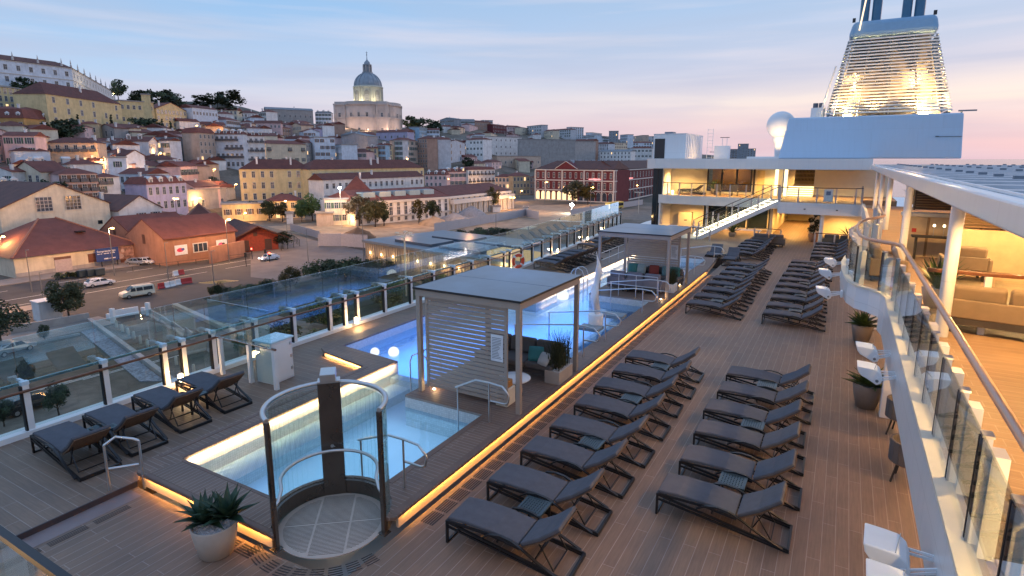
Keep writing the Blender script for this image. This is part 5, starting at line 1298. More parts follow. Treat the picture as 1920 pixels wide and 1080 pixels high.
# ---------------------------------------------------------------- houses
def plaster(key, c):
    m, nt = newmat('plaster_'+key); out = nt.n('ShaderNodeOutputMaterial'); p = nt.n('ShaderNodeBsdfPrincipled', Roughness=.85)
    tc = nt.n('ShaderNodeTexCoord'); n1 = nt.n('ShaderNodeTexNoise', Scale=.4, Detail=7.0, Roughness=.65); nt.l(tc.outputs['Object'], n1.inputs['Vector'])
    mp = nt.n('ShaderNodeMapping'); mp.inputs['Scale'].default_value = (1.6,1.6,.14); nt.l(tc.outputs['Object'], mp.inputs['Vector'])
    n2 = nt.n('ShaderNodeTexNoise', Scale=.9, Detail=5.0, Roughness=.6); nt.l(mp.outputs[0], n2.inputs['Vector'])
    a = ramp(nt, n1.outputs['Fac'], [(.32,tuple(v*.80 for v in c)),(.62,tuple(min(1,v*1.08) for v in c))])
    b = ramp(nt, n2.outputs['Fac'], [(.34,(.72,.70,.68)),(.52,(1,1,1))])
    mx = nt.n('ShaderNodeMix', _data_type='RGBA', _blend_type='MULTIPLY'); mx.inputs[0].default_value = .4; nt.l(a, mx.inputs[6]); nt.l(b, mx.inputs[7])
    oi = nt.n('ShaderNodeObjectInfo'); hs = nt.n('ShaderNodeHueSaturation'); mr = nt.n('ShaderNodeMapRange'); mr.inputs['To Min'].default_value = .9; mr.inputs['To Max'].default_value = 1.12
    nt.l(oi.outputs['Random'], mr.inputs['Value']); nt.l(mr.outputs[0], hs.inputs['Value']); nt.l(mx.outputs[2], hs.inputs['Color']); nt.l(hs.outputs[0], p.inputs['Base Color']); nt.l(p.outputs[0], out.inputs[0])
    MATS['plaster_'+key] = m; return m
PC = {'white': (.76,.75,.74), 'blue-white': (.64,.70,.78), 'pink': (.68,.49,.48), 'peach': (.72,.53,.38), 'cream': (.68,.60,.46), 'yellow': (.70,.56,.30), 'orange': (.54,.31,.11), 'ochre': (.58,.45,.28), 'tan': (.54,.43,.35), 'grey': (.58,.60,.64), 'lilac': (.50,.46,.62), 'maroon': (.15,.03,.038), 'red': (.40,.09,.06), 'sky blue': (.30,.45,.58), 'stone grey': (.40,.38,.37), 'brown': (.36,.24,.19), 'slate': (.28,.31,.35), 'terracotta': (.36,.185,.125)}
PM = {k: plaster(k.replace(' ','_'), v) for k, v in PC.items()}
def tileroof(name, c1, c2):
    mt, nt = newmat(name); out = nt.n('ShaderNodeOutputMaterial'); p = nt.n('ShaderNodeBsdfPrincipled', Roughness=.8)
    tc = nt.n('ShaderNodeTexCoord'); n1 = nt.n('ShaderNodeTexNoise', Scale=.5, Detail=8.0, Roughness=.7); nt.l(tc.outputs['Object'], n1.inputs['Vector'])
    c = ramp(nt, n1.outputs['Fac'], [(.28,c1),(.72,c2)]); oi = nt.n('ShaderNodeObjectInfo'); hs = nt.n('ShaderNodeHueSaturation'); mr = nt.n('ShaderNodeMapRange'); mr.inputs['To Min'].default_value = .75; mr.inputs['To Max'].default_value = 1.2
    nt.l(oi.outputs['Random'], mr.inputs['Value']); nt.l(mr.outputs[0], hs.inputs['Value']); nt.l(c, hs.inputs['Color'])
    w = nt.n('ShaderNodeTexWave', Scale=1.4, Distortion=.6); nt.l(tc.outputs['Object'], w.inputs['Vector']); b = nt.n('ShaderNodeBump', Strength=.35, Distance=.1); nt.l(w.outputs['Fac'], b.inputs['Height']); nt.l(b.outputs[0], p.inputs['Normal'])
    nt.l(hs.outputs[0], p.inputs['Base Color']); nt.l(p.outputs[0], out.inputs[0]); MATS[name] = mt; return mt
TILES = tileroof('clay_tiles', (.10,.030,.024), (.21,.066,.046))
TILED = tileroof('dark_tiles', (.07,.035,.03), (.15,.06,.045))
GREYR = tileroof('grey_roof', (.14,.15,.17), (.26,.28,.30))
TRIM = plain('stone_trim', (.58,.55,.52), .7, var=.1)
PANE = plain('city_pane', (.045,.06,.085), .15, var=.4, scale=.7, rnd=.5)
PANEL_LIT = emit('lit_pane', (1,.62,.28), 1.6)
def winmesh(name, w, h, pm, arch=False):
    m = MB(); t = .13
    m.box(-w/2-t,-w/2,-.07,0,-h/2-t,h/2+t,0); m.box(w/2,w/2+t,-.07,0,-h/2-t,h/2+t,0); m.box(-w/2,w/2,-.07,0,h/2,h/2+t,0); m.box(-w/2-t-.05,w/2+t+.05,-.12,0,-h/2-t-.06,-h/2,0) if False else m.box(-w/2,w/2,-.10,0,-h/2-t,-h/2,0)
    m.box(-.035,.035,-.055,-.02,-h/2,h/2,0); m.box(-w/2,-.036,-.05,-.02,.1*h,.1*h+.06,0); m.box(.036,w/2,-.05,-.02,.1*h,.1*h+.06,0)
    m.quad((-w/2,-.025,-h/2),(w/2,-.025,-h/2),(w/2,-.025,h/2),(-w/2,-.025,h/2),1)
    return m.mesh(name, [TRIM, pm], recalc=True)
WM = {False: winmesh('window', 1.05, 1.75, PANE), True: winmesh('window_lit', 1.05, 1.75, PANEL_LIT)}
def shut(me, mat, w, h):
    m = MB(); m.box(-w/2-.13-.5,-w/2-.135,-.06,-.01,-h/2,h/2); m.box(w/2+.135,w/2+.13+.5,-.06,-.01,-h/2,h/2)
    bm = bmesh.new(); bm.from_mesh(me); n = len(bm.faces); q = m.mesh('tmp', mat); bm.from_mesh(q); bm.faces.ensure_lookup_table()
    for f in bm.faces[n:]: f.material_index = 2
    me2 = bpy.data.meshes.new('window'); bm.to_mesh(me2); bm.free(); bpy.data.meshes.remove(q)
    for x in list(me.materials)+[mat]: me2.materials.append(x)
    return me2
WVAR = [WM[False], winmesh('window', .95, 1.45, PANE), winmesh('window', 1.0, 2.15, PANE), shut(WM[False], plain('shutter_green', (.05,.10,.07), .6), 1.05, 1.75), shut(winmesh('w', 1.0, 1.7, PANE), plain('shutter_brown2', (.16,.08,.05), .6), 1.0, 1.7)]
BALM = MB().box(-.95,.95,-.75,-.05,-1.05,-.93).box(-.95,.95,-.75,-.71,-.93,-.1).box(-.95,-.91,-.71,-.05,-.93,-.1).box(.91,.95,-.71,-.05,-.93,-.1).mesh('balcony', plain('iron_balcony', (.10,.10,.11), .5))
rw = random.Random(77)
def put(me, name, parent, loc, rz=0, sc=(1,1,1)):
    o = bpy.data.objects.new(name, me); COL.objects.link(o); o.parent = parent; o.location = loc; o.rotation_euler = (0,0,rz); o.scale = sc; CH.setdefault(parent, []).append(o); return o
def windows(t, w, h, cols=None, rows=None, y=0.0, x0=None, z0=1.9, sc=1.0, bal=False, lit=.03, rz=0, skip=.06, gap=None):
    rows = rows if rows is not None else max(1, min(6, int((h-.6)/3.1)))
    cols = cols if cols is not None else max(1, min(9, int(w/2.5)))
    fh = h/max(rows, 1); k = 0; wv = rw.choice(WVAR)
    for r in range(rows):
        for c in range(cols):
            if rw.random() < skip: continue
            if k >= 100: return
            x = -w/2 + w*(c+.5)/cols; z = fh*(r+.5)+.1
            s = min(sc*1.12, fh/2.5)
            p = (x, y, z) if rz == 0 else (y, w/2*0 + (-(-w/2 + w*(c+.5)/cols)) + w/2, z)
            if rz: p = (y, w*(c+.5)/cols, z)
            put(WM[True] if rw.random() < lit else wv, 'window', t, p, rz, (s, 1, s)); k += 1
            if bal and r > 0 and rz == 0: put(BALM, 'balcony', t, p, 0, (s, 1, s))
def roofpart(t, kind, w, d, h, rise, mat, ov=.35):
    m = MB(); a, b = -w/2-ov, w/2+ov; y0, y1 = -ov, d+ov
    if kind == 'hip':
        if w >= d: k = min((d/2+ov), (w/2+ov)*.98); r0, r1 = (a+k, d/2), (b-k, d/2)
        else: k = min((w/2+ov), (d/2+ov)*.98); r0, r1 = (0, y0+k), (0, y1-k)
        m.add([(a,y0,h),(b,y0,h),(b,y1,h),(a,y1,h),(*r0,h+rise),(*r1,h+rise)], [(0,3,2,1)] + ([(0,1,5,4),(1,2,5),(2,3,4,5),(3,0,4)] if w >= d else [(0,1,4),(1,2,5,4),(2,3,5),(3,0,4,5)]))
    elif kind == 'gable_side':
        m.add([(a,y0,h),(b,y0,h),(b,y1,h),(a,y1,h),(a,d/2,h+rise),(b,d/2,h+rise)], [(0,3,2,1),(0,1,5,4),(1,2,5),(2,3,4,5),(3,0,4)])
    elif kind == 'gable_front':
        for s in (-1, 1):
            e = s*(w/2+ov); q = h-rise*ov/(w/2)
            m.add([(0,y0,h+rise+.02),(e,y0,q+.02),(e,y1,q+.02),(0,y1,h+rise+.02),(0,y0,h+rise+.22),(e,y0,q+.22),(e,y1,q+.22),(0,y1,h+rise+.22)], [(0,1,2,3),(4,7,6,5),(0,4,5,1),(1,5,6,2),(2,6,7,3),(3,7,4,0)])
    elif kind == 'mansard':
        q = min(1.6, w*.12); m.add([(a,y0,h),(b,y0,h),(b,y1,h),(a,y1,h),(a+q,y0+q,h+rise*.75),(b-q,y0+q,h+rise*.75),(b-q,y1-q,h+rise*.75),(a+q,y1-q,h+rise*.75),(0,d/2,h+rise)], [(0,3,2,1),(0,1,5,4),(1,2,6,5),(2,3,7,6),(3,0,4,7),(4,5,8),(5,6,8),(6,7,8),(7,4,8)])
    else:
        for (u0,u1,v0,v1) in ((a,b,y0,y0+.4),(a,b,y1-.4,y1),(a,a+.4,y0+.401,y1-.401),(b-.4,b,y0+.401,y1-.401)): m.box(u0,u1,v0,v1,h+.002,h+.55)
        m.box(a+.4,b-.4,y0+.4,y1-.4,h+.002,h+.12)
    return m.build('roof', mat, t)
def house(label, PL, PR, h, dep, col, kind='hip', rise=None, cat='house', name=None, cols=None, rows=None, bal=False, chim=1, dorm=0, side=False, group=None, roofm=None, lit=.03, wins=True, sunk=8, gabw=0, sc=1.0):
    PL, PR = Vector(PL), Vector(PR); u = (PR-PL); u.z = 0; w = u.length; mid = (PL+PR)/2; rz = math.atan2(u.y, u.x)
    z = min(PL.z, PR.z)
    t = thing(name or 'town_house', label, cat, (mid.x, mid.y, z), rz, group)
    rise = rise if rise is not None else min(w, dep)*.22
    m = MB(); m.box(-w/2, w/2, 0, dep, -sunk, h)
    if kind == 'gable_front': m.add([(-w/2,0,h),(w/2,0,h),(0,0,h+rise),(-w/2,dep,h),(w/2,dep,h),(0,dep,h+rise)], [(0,1,2),(3,5,4),(0,2,5,3),(1,4,5,2)])
    m.build('wall', PM[col] if isinstance(col, str) else col, t)
    rm = roofm or (TILES if kind != 'flat' else plain('flat_roof', (.30,.29,.29), .8, var=.2, scale=.3))
    rf = roofpart(t, kind, w, dep, h, rise, rm)
    for k in range(chim if kind != 'flat' else 0):
        x = rw.uniform(-.4,.4)*w; y = rw.uniform(.2,.75)*dep
        m = MB(); m.box(x-.35,x+.35,y-.35,y+.35,h,h+rise+.7); m.box(x-.45,x+.45,y-.45,y+.45,h+rise+.701,h+rise+.95); m.build('chimney', PM['white'], rf)
    for k in range(dorm):
        x = -w/2+w*(k+.5)/dorm; dm = MB(); dm.box(x-.75,x+.75,.15,2.4,h+.15,h+1.9); dm.add([(x-.95,.0,h+1.9),(x+.95,.0,h+1.9),(x,.0,h+2.6),(x-.95,2.6,h+1.9),(x+.95,2.6,h+1.9),(x,2.6,h+2.6)], [(0,1,2),(3,5,4),(0,2,5,3),(1,4,5,2),(0,3,4,1)])
        d = dm.build('dormer', PM['white'], t); put(WM[rw.random()<.08], 'window', d, (x,.148,h+1.02), 0, (.8,1,.7))
    if wins:
        windows(t, w, h, cols, rows, bal=bal, lit=lit, sc=sc)
        if side: windows(t, dep, h, max(1,int(dep/3.2)), rows, y=w/2, rz=PI/2, lit=lit)
    return t
def hpx(label, x0, x1, yt, yb, col, kind='hip', dep=None, skew=0.0, D=None, **k):
    xm = (x0+x1)/2
    if D is None: q = hit(xm, yb); D = math.hypot(q.x, q.y)
    z = at_d(xm, yb, D).z; h = at_d(xm, yt, D).z - z
    PL = at_d(x0, yb, D*(1-skew)); PR = at_d(x1, yb, D*(1+skew)); PL.z = PR.z = z
    w = (PR-PL).length
    return house(label, PL, PR, h, dep or max(5.5, min(9.5, w*.75)), col, kind, **k)
KW = {'h':'hip','f':'flat','g':'gable_front','s':'gable_side','m':'mansard'}
KD = {'h':'hipped roof','f':'flat roof','g':'front gable','s':'ridged roof','m':'mansard roof'}
FL = {1:'single-storey',2:'two-storey',3:'three-storey',4:'four-storey',5:'five-storey',6:'six-storey'}
def rowof(where, items, **kw):
    n = len(items)
    for i, it in enumerate(items):
        x0, x1, yt, yb, col, k = it[:6]; opt = dict(it[6]) if len(it) > 6 else {}
        extra = opt.pop('say', '')
        pos = 'leftmost' if i == 0 else ('rightmost' if i == n-1 else ordn[i]+' from left')
        lab = '%s house, %s, %s in the row %s' % (col, KD[k], pos, where); (len(lab.split()) > 16) and print('LONG', lab)
        o = {**kw, **opt}; bal = o.get('bal', False)
        hpx(lab, x0, x1, yt, yb, col, KW[k], group='houses on the hillside', skew=o.pop('skew', rw.uniform(-.025,.025)), **o)
rowof('along the yellow hilltop', [(-34,40,163,206,'yellow','f'),(40,66,171,206,'yellow','f'),(228,292,191,236,'yellow','f',{'cols':6,'rows':2}),(296,352,206,240,'yellow','g',{'rise':4})])
rowof('just under the hilltop trees', [(352,408,204,222,'pink','s'),(362,409,204,224,'blue-white','s',{'D':420}),(410,446,207,226,'cream','s'),(452,486,212,232,'white','h')])
rowof('below the yellow hilltop', [(-34,48,221,246,'orange','m',{'dorm':4,'rise':5}),(50,100,223,246,'orange','m',{'dorm':2,'rise':5}),(150,186,232,256,'ochre','h'),(186,216,240,262,'stone grey','g'),(228,262,238,262,'ochre','h'),(338,376,228,250,'white','s',{'wins':False}),(376,424,234,252,'peach','s'),(426,452,226,246,'blue-white','h'),(452,478,229,246,'white','h')])
rowof('by the dark hillside trees', [(-36,13,254,310,'pink','s',{'cols':3}),(13,72,255,312,'pink','s',{'cols':3,'rows':3}),(72,88,257,304,'peach','s'),(88,187,268,312,'peach','h',{'bal':True,'cols':6,'rows':2}),(188,212,266,302,'blue-white','h'),(212,236,272,302,'white','g'),(236,278,262,302,'white','h',{'dorm':2}),(282,300,266,302,'grey','g'),(298,321,264,300,'blue-white','s'),(322,336,272,300,'pink','h'),(338,350,258,300,'slate','s'),(350,373,262,308,'white','g')])
rowof('left of the long yellow building', [(378,408,250,318,'tan','m',{'rise':3}),(408,460,252,316,'blue-white','m',{'bal':True,'cols':6,'rows':4,'dorm':4}),(460,500,255,322,'white','m',{'bal':True,'cols':4,'rows':4,'dorm':3})])
rowof('two rows above the cream warehouse', [(34,60,312,330,'red','s'),(64,104,308,330,'cream','s',{'dorm':1}),(104,134,308,330,'white','h',{'dorm':1}),(134,172,306,330,'peach','h'),(168,200,302,322,'pink','s'),(198,222,308,334,'pink','g'),(208,242,296,346,'blue-white','f',{'cols':1,'rows':2}),(242,277,292,346,'blue-white','g',{'cols':1,'rows':1,'rise':2}),(277,318,311,330,'cream','s'),(316,342,308,338,'white','g'),(342,374,312,354,'pink','s',{'bal':True}),(374,397,312,352,'tan','h',{'bal':True})])
rowof('behind the cream warehouse', [(-16,26,322,352,'white','g'),(26,80,322,352,'cream','g',{'rise':3}),(72,116,326,352,'white','m',{'dorm':2}),(117,189,326,378,'pink','h',{'bal':True,'cols':4,'rows':3}),(189,229,332,378,'white','h',{'bal':True,'cols':3,'rows':3}),(229,280,326,372,'blue-white','s',{'cols':5,'rows':2}),(280,354,344,397,'lilac','m',{'cols':6,'rows':2,'dorm':4,'rise':3}),(-20,6,352,420,'orange','s',{'bal':True}),(6,47,350,400,'maroon','m',{'dorm':2})], )
rowof('uphill left of the church', [(486,500,210,230,'white','h'),(500,588,206,230,'stone grey','s',{'roofm':GREYR,'cols':9,'rows':1}),(592,622,212,234,'blue-white','m',{'dorm':3,'roofm':GREYR})])
rowof('left below the domed church', [(478,528,231,256,'pink','s'),(528,546,240,262,'brown','h'),(545,566,236,258,'peach','g'),(566,590,242,262,'lilac','g'),(588,606,236,262,'white','s'),(605,626,234,256,'brown','s'),(570,600,247,268,'blue-white','g')])
rowof('behind the long yellow building', [(500,576,270,310,'cream','h',{'cols':6,'rows':2,'bal':True}),(576,594,268,306,'stone grey','s'),(592,630,258,308,'blue-white','f',{'cols':4,'rows':4}),(630,642,272,308,'blue-white','f'),(642,690,256,296,'slate','g',{'roofm':GREYR,'cols':1,'rows':1}),(650,688,285,312,'pink','h'),(689,710,278,312,'ochre','m',{'dorm':1}),(709,724,272,312,'sky blue','s'),(724,737,272,312,'yellow','s'),(736,756,264,312,'grey','f'),(756,784,264,314,'tan','h'),(784,802,260,316,'brown','h')])
rowof('directly under the domed church', [(640,668,252,276,'slate','h',{'roofm':GREYR}),(668,706,252,272,'brown','s'),(706,764,248,266,'lilac','s',{'cols':5,'rows':1}),(762,790,245,268,'ochre','h'),(787,802,240,268,'sky blue','f'),(800,824,244,268,'blue-white','s')])
rowof('left of the white hotel block', [(802,822,262,312,'grey','h'),(822,846,262,308,'tan','m',{'dorm':1}),(838,872,268,304,'grey','g',{'cols':2,'rows':3}),(874,906,262,296,'white','h',{'cols':5,'rows':3,'sc':.8})])
rowof('right of the long yellow building', [(797,838,328,352,'pink','m',{'dorm':3}),(836,876,322,350,'pink','m',{'dorm':3}),(878,928,318,358,'white','m',{'bal':True,'cols':7,'rows':3}),(928,962,332,366,'peach','h',{'cols':5,'rows':3}),(962,993,330,366,'ochre','h',{'cols':5,'rows':3}),(994,1010,332,366,'brown','h')])
rowof('on the skyline past the church', [(825,852,224,240,'slate','g',{'roofm':GREYR}),(852,890,226,240,'grey','s',{'roofm':GREYR}),(888,920,229,244,'brown','s'),(905,924,226,240,'grey','f'),(924,950,236,250,'maroon','s'),(948,978,238,250,'pink','h'),(978,990,240,252,'cream','f'),(988,1015,236,254,'grey','f',{'cols':6,'rows':3}),(1014,1036,246,260,'cream','h'),(1034,1070,244,258,'grey','h'),(1070,1094,239,260,'grey','f',{'cols':6,'rows':5})])
rowof('of distant skyline blocks', [(1092,1114,254,272,'blue-white','f'),(1110,1128,250,270,'grey','f'),(1128,1142,256,272,'blue-white','f'),(1141,1158,246,274,'slate','f',{'cols':3,'rows':6}),(1162,1176,253,274,'blue-white','f'),(1176,1190,256,274,'grey','f'),(1188,1204,255,274,'tan','f'),(1202,1226,256,276,'grey','f',{'cols':4,'rows':4})])
rowof('behind the fortress wall', [(1078,1112,264,300,'brown','s'),(1110,1140,270,300,'grey','s'),(1124,1182,284,312,'white','s',{'roofm':GREYR}),(1140,1176,268,284,'cream','f'),(1180,1222,278,308,'white','h',{'cols':6,'rows':3}),(1176,1222,268,282,'blue-white','s')])
for x0, x1, yt, lab in ((1366,1382,280,'left of three grey tower blocks far beyond the bridge deckhouse'),(1382,1402,270,'tallest middle one of three grey tower blocks far beyond the deckhouse'),(1400,1416,279,'right of three grey tower blocks far beyond the deckhouse')):
    hpx(lab, x0, x1, yt, 297, 'slate', 'flat', D=1100, cat='tower block', name='tower_block', cols=3, rows=5)
# white grid hotel, its podium, fortress wall
hpx('white hotel block with a grid of tall dark window slots', 908, 978, 257, 294, 'white', 'flat', cols=8, rows=3, cat='hotel', name='hotel_block', skew=.03, dep=16)
hpx('tan podium with square columns under the white hotel', 932, 1014, 293, 316, 'tan', 'flat', cols=8, rows=1, cat='podium building', name='podium_building', skew=.03)
for x0,x1,yt,yb,lab in ((974,1078,262,312,'long pale grey fortress wall left of the maroon station'),(1076,1116,266,306,'ruined stone wall with dark gaps beside the grey fortress wall')):
    hpx(lab, x0, x1, yt, yb, 'stone grey', 'flat', dep=5, wins=False, cat='fortress wall', name='fortress_wall', skew=.02)
# fillers where roofs crowd between the streets
AN = [(694,200,'the domed church'),(160,200,'the yellow convent'),(560,320,'the long yellow building'),(940,275,'the white hotel block'),(60,140,'the white monastery'),(320,360,'the lilac house'),(1110,350,'the maroon station'),(1030,285,'the grey fortress wall'),(430,285,'the grey balcony block'),(130,290,'the peach balcony house')]
fill = []
rf_ = random.Random(12)
for yb, x0, x1, st in ((232,372,480,26),(250,380,480,24),(246,480,620,22),(268,478,640,22),(288,800,880,24),(262,230,370,26),(276,810,915,22),(258,880,1000,22),(272,985,1080,24),(246,800,900,20),(372,350,430,30),(290,1080,1220,26),(320,900,1010,28),(286,200,380,26),(300,-20,240,27),(318,232,380,26),(288,500,700,24),(302,800,900,24),(262,-20,230,26),(276,372,410,20)):
    x = x0
    while x < x1:
        fill.append((x+rf_.uniform(-4,4), yb+rf_.uniform(-5,5), st)); x += st*rf_.uniform(.9,1.3)
cnt = {}
for x, yb, st in fill:
    q = hit(x, yb); D = math.hypot(q.x, q.y); s = 1088/D*.85
    w = rf_.uniform(7,12); hh = rf_.uniform(4.2,7.2)
    col = rf_.choice(['white','blue-white','pink','cream','white','peach','white','blue-white','cream','pink']); k = rf_.choice(['h','h','s','s','g','m'])
    an = min(AN, key=lambda a: (a[0]-x)**2+(1.6*(a[1]-yb))**2); dirs = ('above' if yb < an[1]-20 else 'below' if yb > an[1]+35 else 'level with')+', '+('left of' if x < an[0] else 'right of')
    lab = 'small %s house, %s, %s %s' % (col, KD[k], dirs.replace(', ', ' and '), an[2])
    cnt[lab] = cnt.get(lab, 0)+1
    if cnt[lab] > 1: lab = lab.replace('small', {2:'second small',3:'third small',4:'fourth small',5:'fifth small',6:'sixth small'}.get(cnt[lab],'further small'))
    hpx(lab, x-w*s/2, x+w*s/2, yb-hh*s, yb, col, KW[k], D=D, skew=rf_.uniform(-.05,.05), group='houses crowded between the streets', cols=2 if w < 9 else 3, rows=2 if hh < 9 else 3)
# ================================================================ landmark buildings
def zat(px, py, D): return at_d(px, py, D).z
# hilltop monastery
D0 = 455.0; zb = hill(*at_d(141,180,D0).xy)-3
A, B, C = at_d(-190,180,D0*.93), at_d(141,180,D0), at_d(216,180,D0*1.32)
zt = zat(141,128,D0)
mo = thing('monastery', 'long white monastery with two window rows and roof pinnacles on the hilltop', 'monastery', (B.x,B.y,zb))
def wallrun(t, name, P, Q, z0, z1, mat, thick=14):
    u = (Q-P); u.z = 0; u.normalize(); n = Vector((-u.y,u.x,0)); o = t.location
    m = MB(); m.prism([(p.x-o.x,p.y-o.y) for p in (P, Q, Q+n*thick, P+n*thick)], z0-o.z-8, z1-o.z); m.build(name, mat, t); return u, n
for nm, P, Q, cols, zz in (('wing',A,B,13,zt),('wing',B,C,16,zt)):
    u, n = wallrun(mo, nm, P, Q, zb, zz, PM['blue-white'] if Q is B else PM['white'], 13)
    L = (Q-P).length; o = mo.location; rz = math.atan2(u.y,u.x)
    m = MB(); q = [P-u*.5-n*.6, Q+u*.5-n*.6, Q+u*.5+n*13.5, P-u*.5+n*13.5]; r0, r1 = P+u*5+n*6.5, Q-u*5+n*6.5
    m.add([(p.x-o.x,p.y-o.y,zz-o.z) for p in q]+[(r0.x-o.x,r0.y-o.y,zz-o.z+3.4),(r1.x-o.x,r1.y-o.y,zz-o.z+3.4)], [(0,3,2,1),(0,1,5,4),(1,2,5),(2,3,4,5),(3,0,4)]); m.build('roof', TILED, mo)
    m = MB()
    for f in (.33,.66,.985): m.bar(Vector(P-o)+Vector((0,0,(zz-P.z)*0))+Vector((0,0,0)) if False else Vector((P.x-o.x-n.x*.12,P.y-o.y-n.y*.12,(zz-zb)*f)), Vector((Q.x-o.x-n.x*.12,Q.y-o.y-n.y*.12,(zz-zb)*f)), .25, .5)
    m.build('string_course', TRIM, mo)
    for r in (.52,.82):
        for c in range(cols):
            p = P.lerp(Q,(c+.5)/cols); put(WM[False],'window',mo,(p.x-o.x,p.y-o.y,(zz-zb)*r),rz,(1.5,1,1.5))
    for c in range(0,cols,2):
        p = P.lerp(Q,(c+.2)/cols); mm = MB(); mm.lathe([(.6,0),(.6,1.2),(.25,1.8),(.4,2.4),(.05,4.6)],8); k = mm.build('pinnacle',TRIM,mo); k.location = (p.x-o.x+n.x*.5,p.y-o.y+n.y*.5,zz-o.z+.4)
# yellow convent with arched windows
hpx('long yellow convent with red roof and arched windows above the dark trees', 94, 232, 187, 240, 'yellow', 'hip', dep=14, cols=6, rows=3, skew=.06, cat='convent', name='convent', rise=6, sc=1.2)
hpx('square yellow tower on the flat end of the hilltop block', 271, 288, 178, 238, 'yellow', 'flat', dep=5, wins=False, cat='tower', name='block_tower')
# domed church
DC = 585.0; c0 = at_d(694,250,DC+22); zc = zat(694,252,DC)-6; k = 2*(at_d(768,250,DC)-at_d(621,250,DC)).length/2/147.0
def zc_(y): return zat(694,y,DC)-zc
STONE = plain('church_stone', (.50,.45,.42), .8, var=.16, scale=.12)
STONE2 = plain('church_drum_stone', (.52,.50,.40), .8, var=.14, scale=.15)
LEAD = plain('dome_lead', (.26,.30,.34), .45, .2, var=.25, scale=.2)
ch = thing('domed_church', 'pale stone church with tall drum, grey ribbed dome and lantern above the town', 'church', (c0.x,c0.y,zc), math.atan2(c0.y,c0.x)-PI/2+R(-18))
Wd = 73.5*k*.93
def quat(r, n=10):      # square body with bowed-out middles
    P = []
    for q in range(4):
        a = q*PI/2; s, c = math.sin(a), math.cos(a)
        for (x, y) in [(-r,-r),(-r*.58,-r),(-r*.52,-r*1.06)]+[(r*.52*math.sin(t), -r*(1.06+.16*math.cos(t))) for t in [-PI/2+PI*j/n for j in range(1,n)]]+[(r*.52,-r*1.06),(r*.58,-r)]:
            P.append((x*c-y*s, x*s+y*c))
    return P
RB = Wd/1.22*.92
h1, h2 = zc_(222), zc_(193)
m = MB(); m.prism(quat(RB), -10, h1); m.build('lower_storey', STONE, ch)
m = MB(); m.prism(quat(RB*1.025), h1+.01, h1+1.1); m.prism(quat(RB*1.03), h2-2.2, h2-.9); m.build('cornice', STONE, ch)
m = MB(); m.prism(quat(RB*.99), h1+1.11, h2-2.21); m.build('upper_storey', STONE, ch)
m = MB(); m.prism(quat(RB*.985), h2-.89, h2+1.0); m.build('balustrade', STONE, ch)
for q in range(4):
    a = q*PI/2; s, c = math.sin(a), math.cos(a)
    for (x, y, rz) in ((-.80*RB,-RB,0),(.80*RB,-RB,0),(0,-RB*1.22,0),(-.3*RB,-RB*1.195,-.25),(.3*RB,-RB*1.195,.25)):
        for f in (.28,.68): 
            put(WM[False],'window',ch,(x*c-y*s,x*s+y*c,h2*f),a+rz,(2.0,3,2.1))
    for x in (-.97,-.62,.62,.97):
        mm = MB(); mm.box(-.9,.9,-.5,.3,-8,h2-2.3); o = mm.build('pilaster',STONE,ch); o.location = (x*RB*c+RB*s, x*RB*s-RB*c, 0); o.rotation_euler = (0,0,a)
rd_ = (27.5*k); hd0, hd1, hl0, hl1 = zc_(195), zc_(157), zc_(131), zc_(105)
m = MB(); m.lathe([(rd_*1.06,hd0-3),(rd_*1.06,hd0+1.5),(rd_,hd0+1.6),(rd_,hd1-2),(rd_*1.06,hd1-1.8),(rd_*1.06,hd1-.6),(rd_*.98,hd1)], 40); m.build('drum', STONE2, ch, smooth=True)
for i in range(8):
    a = i*PI/4+.2; s, c = math.sin(a), math.cos(a); y = -rd_*1.0
    mm = MB(); aw = rd_*.17; ah = (hd1-hd0)*.30; P = [(-aw,-ah),(aw,-ah)]+[(aw*math.cos(t),ah*.6+aw*math.sin(t)) for t in [PI*j/8 for j in range(9)]]
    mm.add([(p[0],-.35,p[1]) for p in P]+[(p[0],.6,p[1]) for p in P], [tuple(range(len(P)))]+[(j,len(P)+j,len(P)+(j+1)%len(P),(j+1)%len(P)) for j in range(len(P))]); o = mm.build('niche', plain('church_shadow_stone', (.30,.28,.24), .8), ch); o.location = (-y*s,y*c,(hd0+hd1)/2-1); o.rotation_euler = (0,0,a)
    put(WM[False],'window',ch,(-y*s*1.02,y*c*1.02,(hd0+hd1)/2-2.2),a,(2.2,2,2.4))
    for da in (.30,-.30):
        b = a+da; mm = MB(); mm.box(-.55,.55,-.7,.2,hd0+1.7,hd1-2.1); o = mm.build('pilaster',STONE2,ch); o.location = (rd_*math.sin(b),-rd_*math.cos(b),0); o.rotation_euler = (0,0,b)
hd = hl0-hd1
m = MB(); m.lathe([(rd_*.965,hd1)]+[(rd_*.96*math.cos(t),hd1+hd*1.02*math.sin(t)) for t in [PI/2*j/14 for j in range(13)]], 48); m.build('dome', LEAD, ch, smooth=True)
for i in range(16):
    a = i*PI/8; m = MB(); m.tube([(rd_*.97*math.cos(t)*math.cos(a),rd_*.97*math.cos(t)*math.sin(a),hd1+hd*1.03*math.sin(t)) for t in [PI/2*j/12 for j in range(11)]], .4, 6); m.build('dome_rib', LEAD, ch)
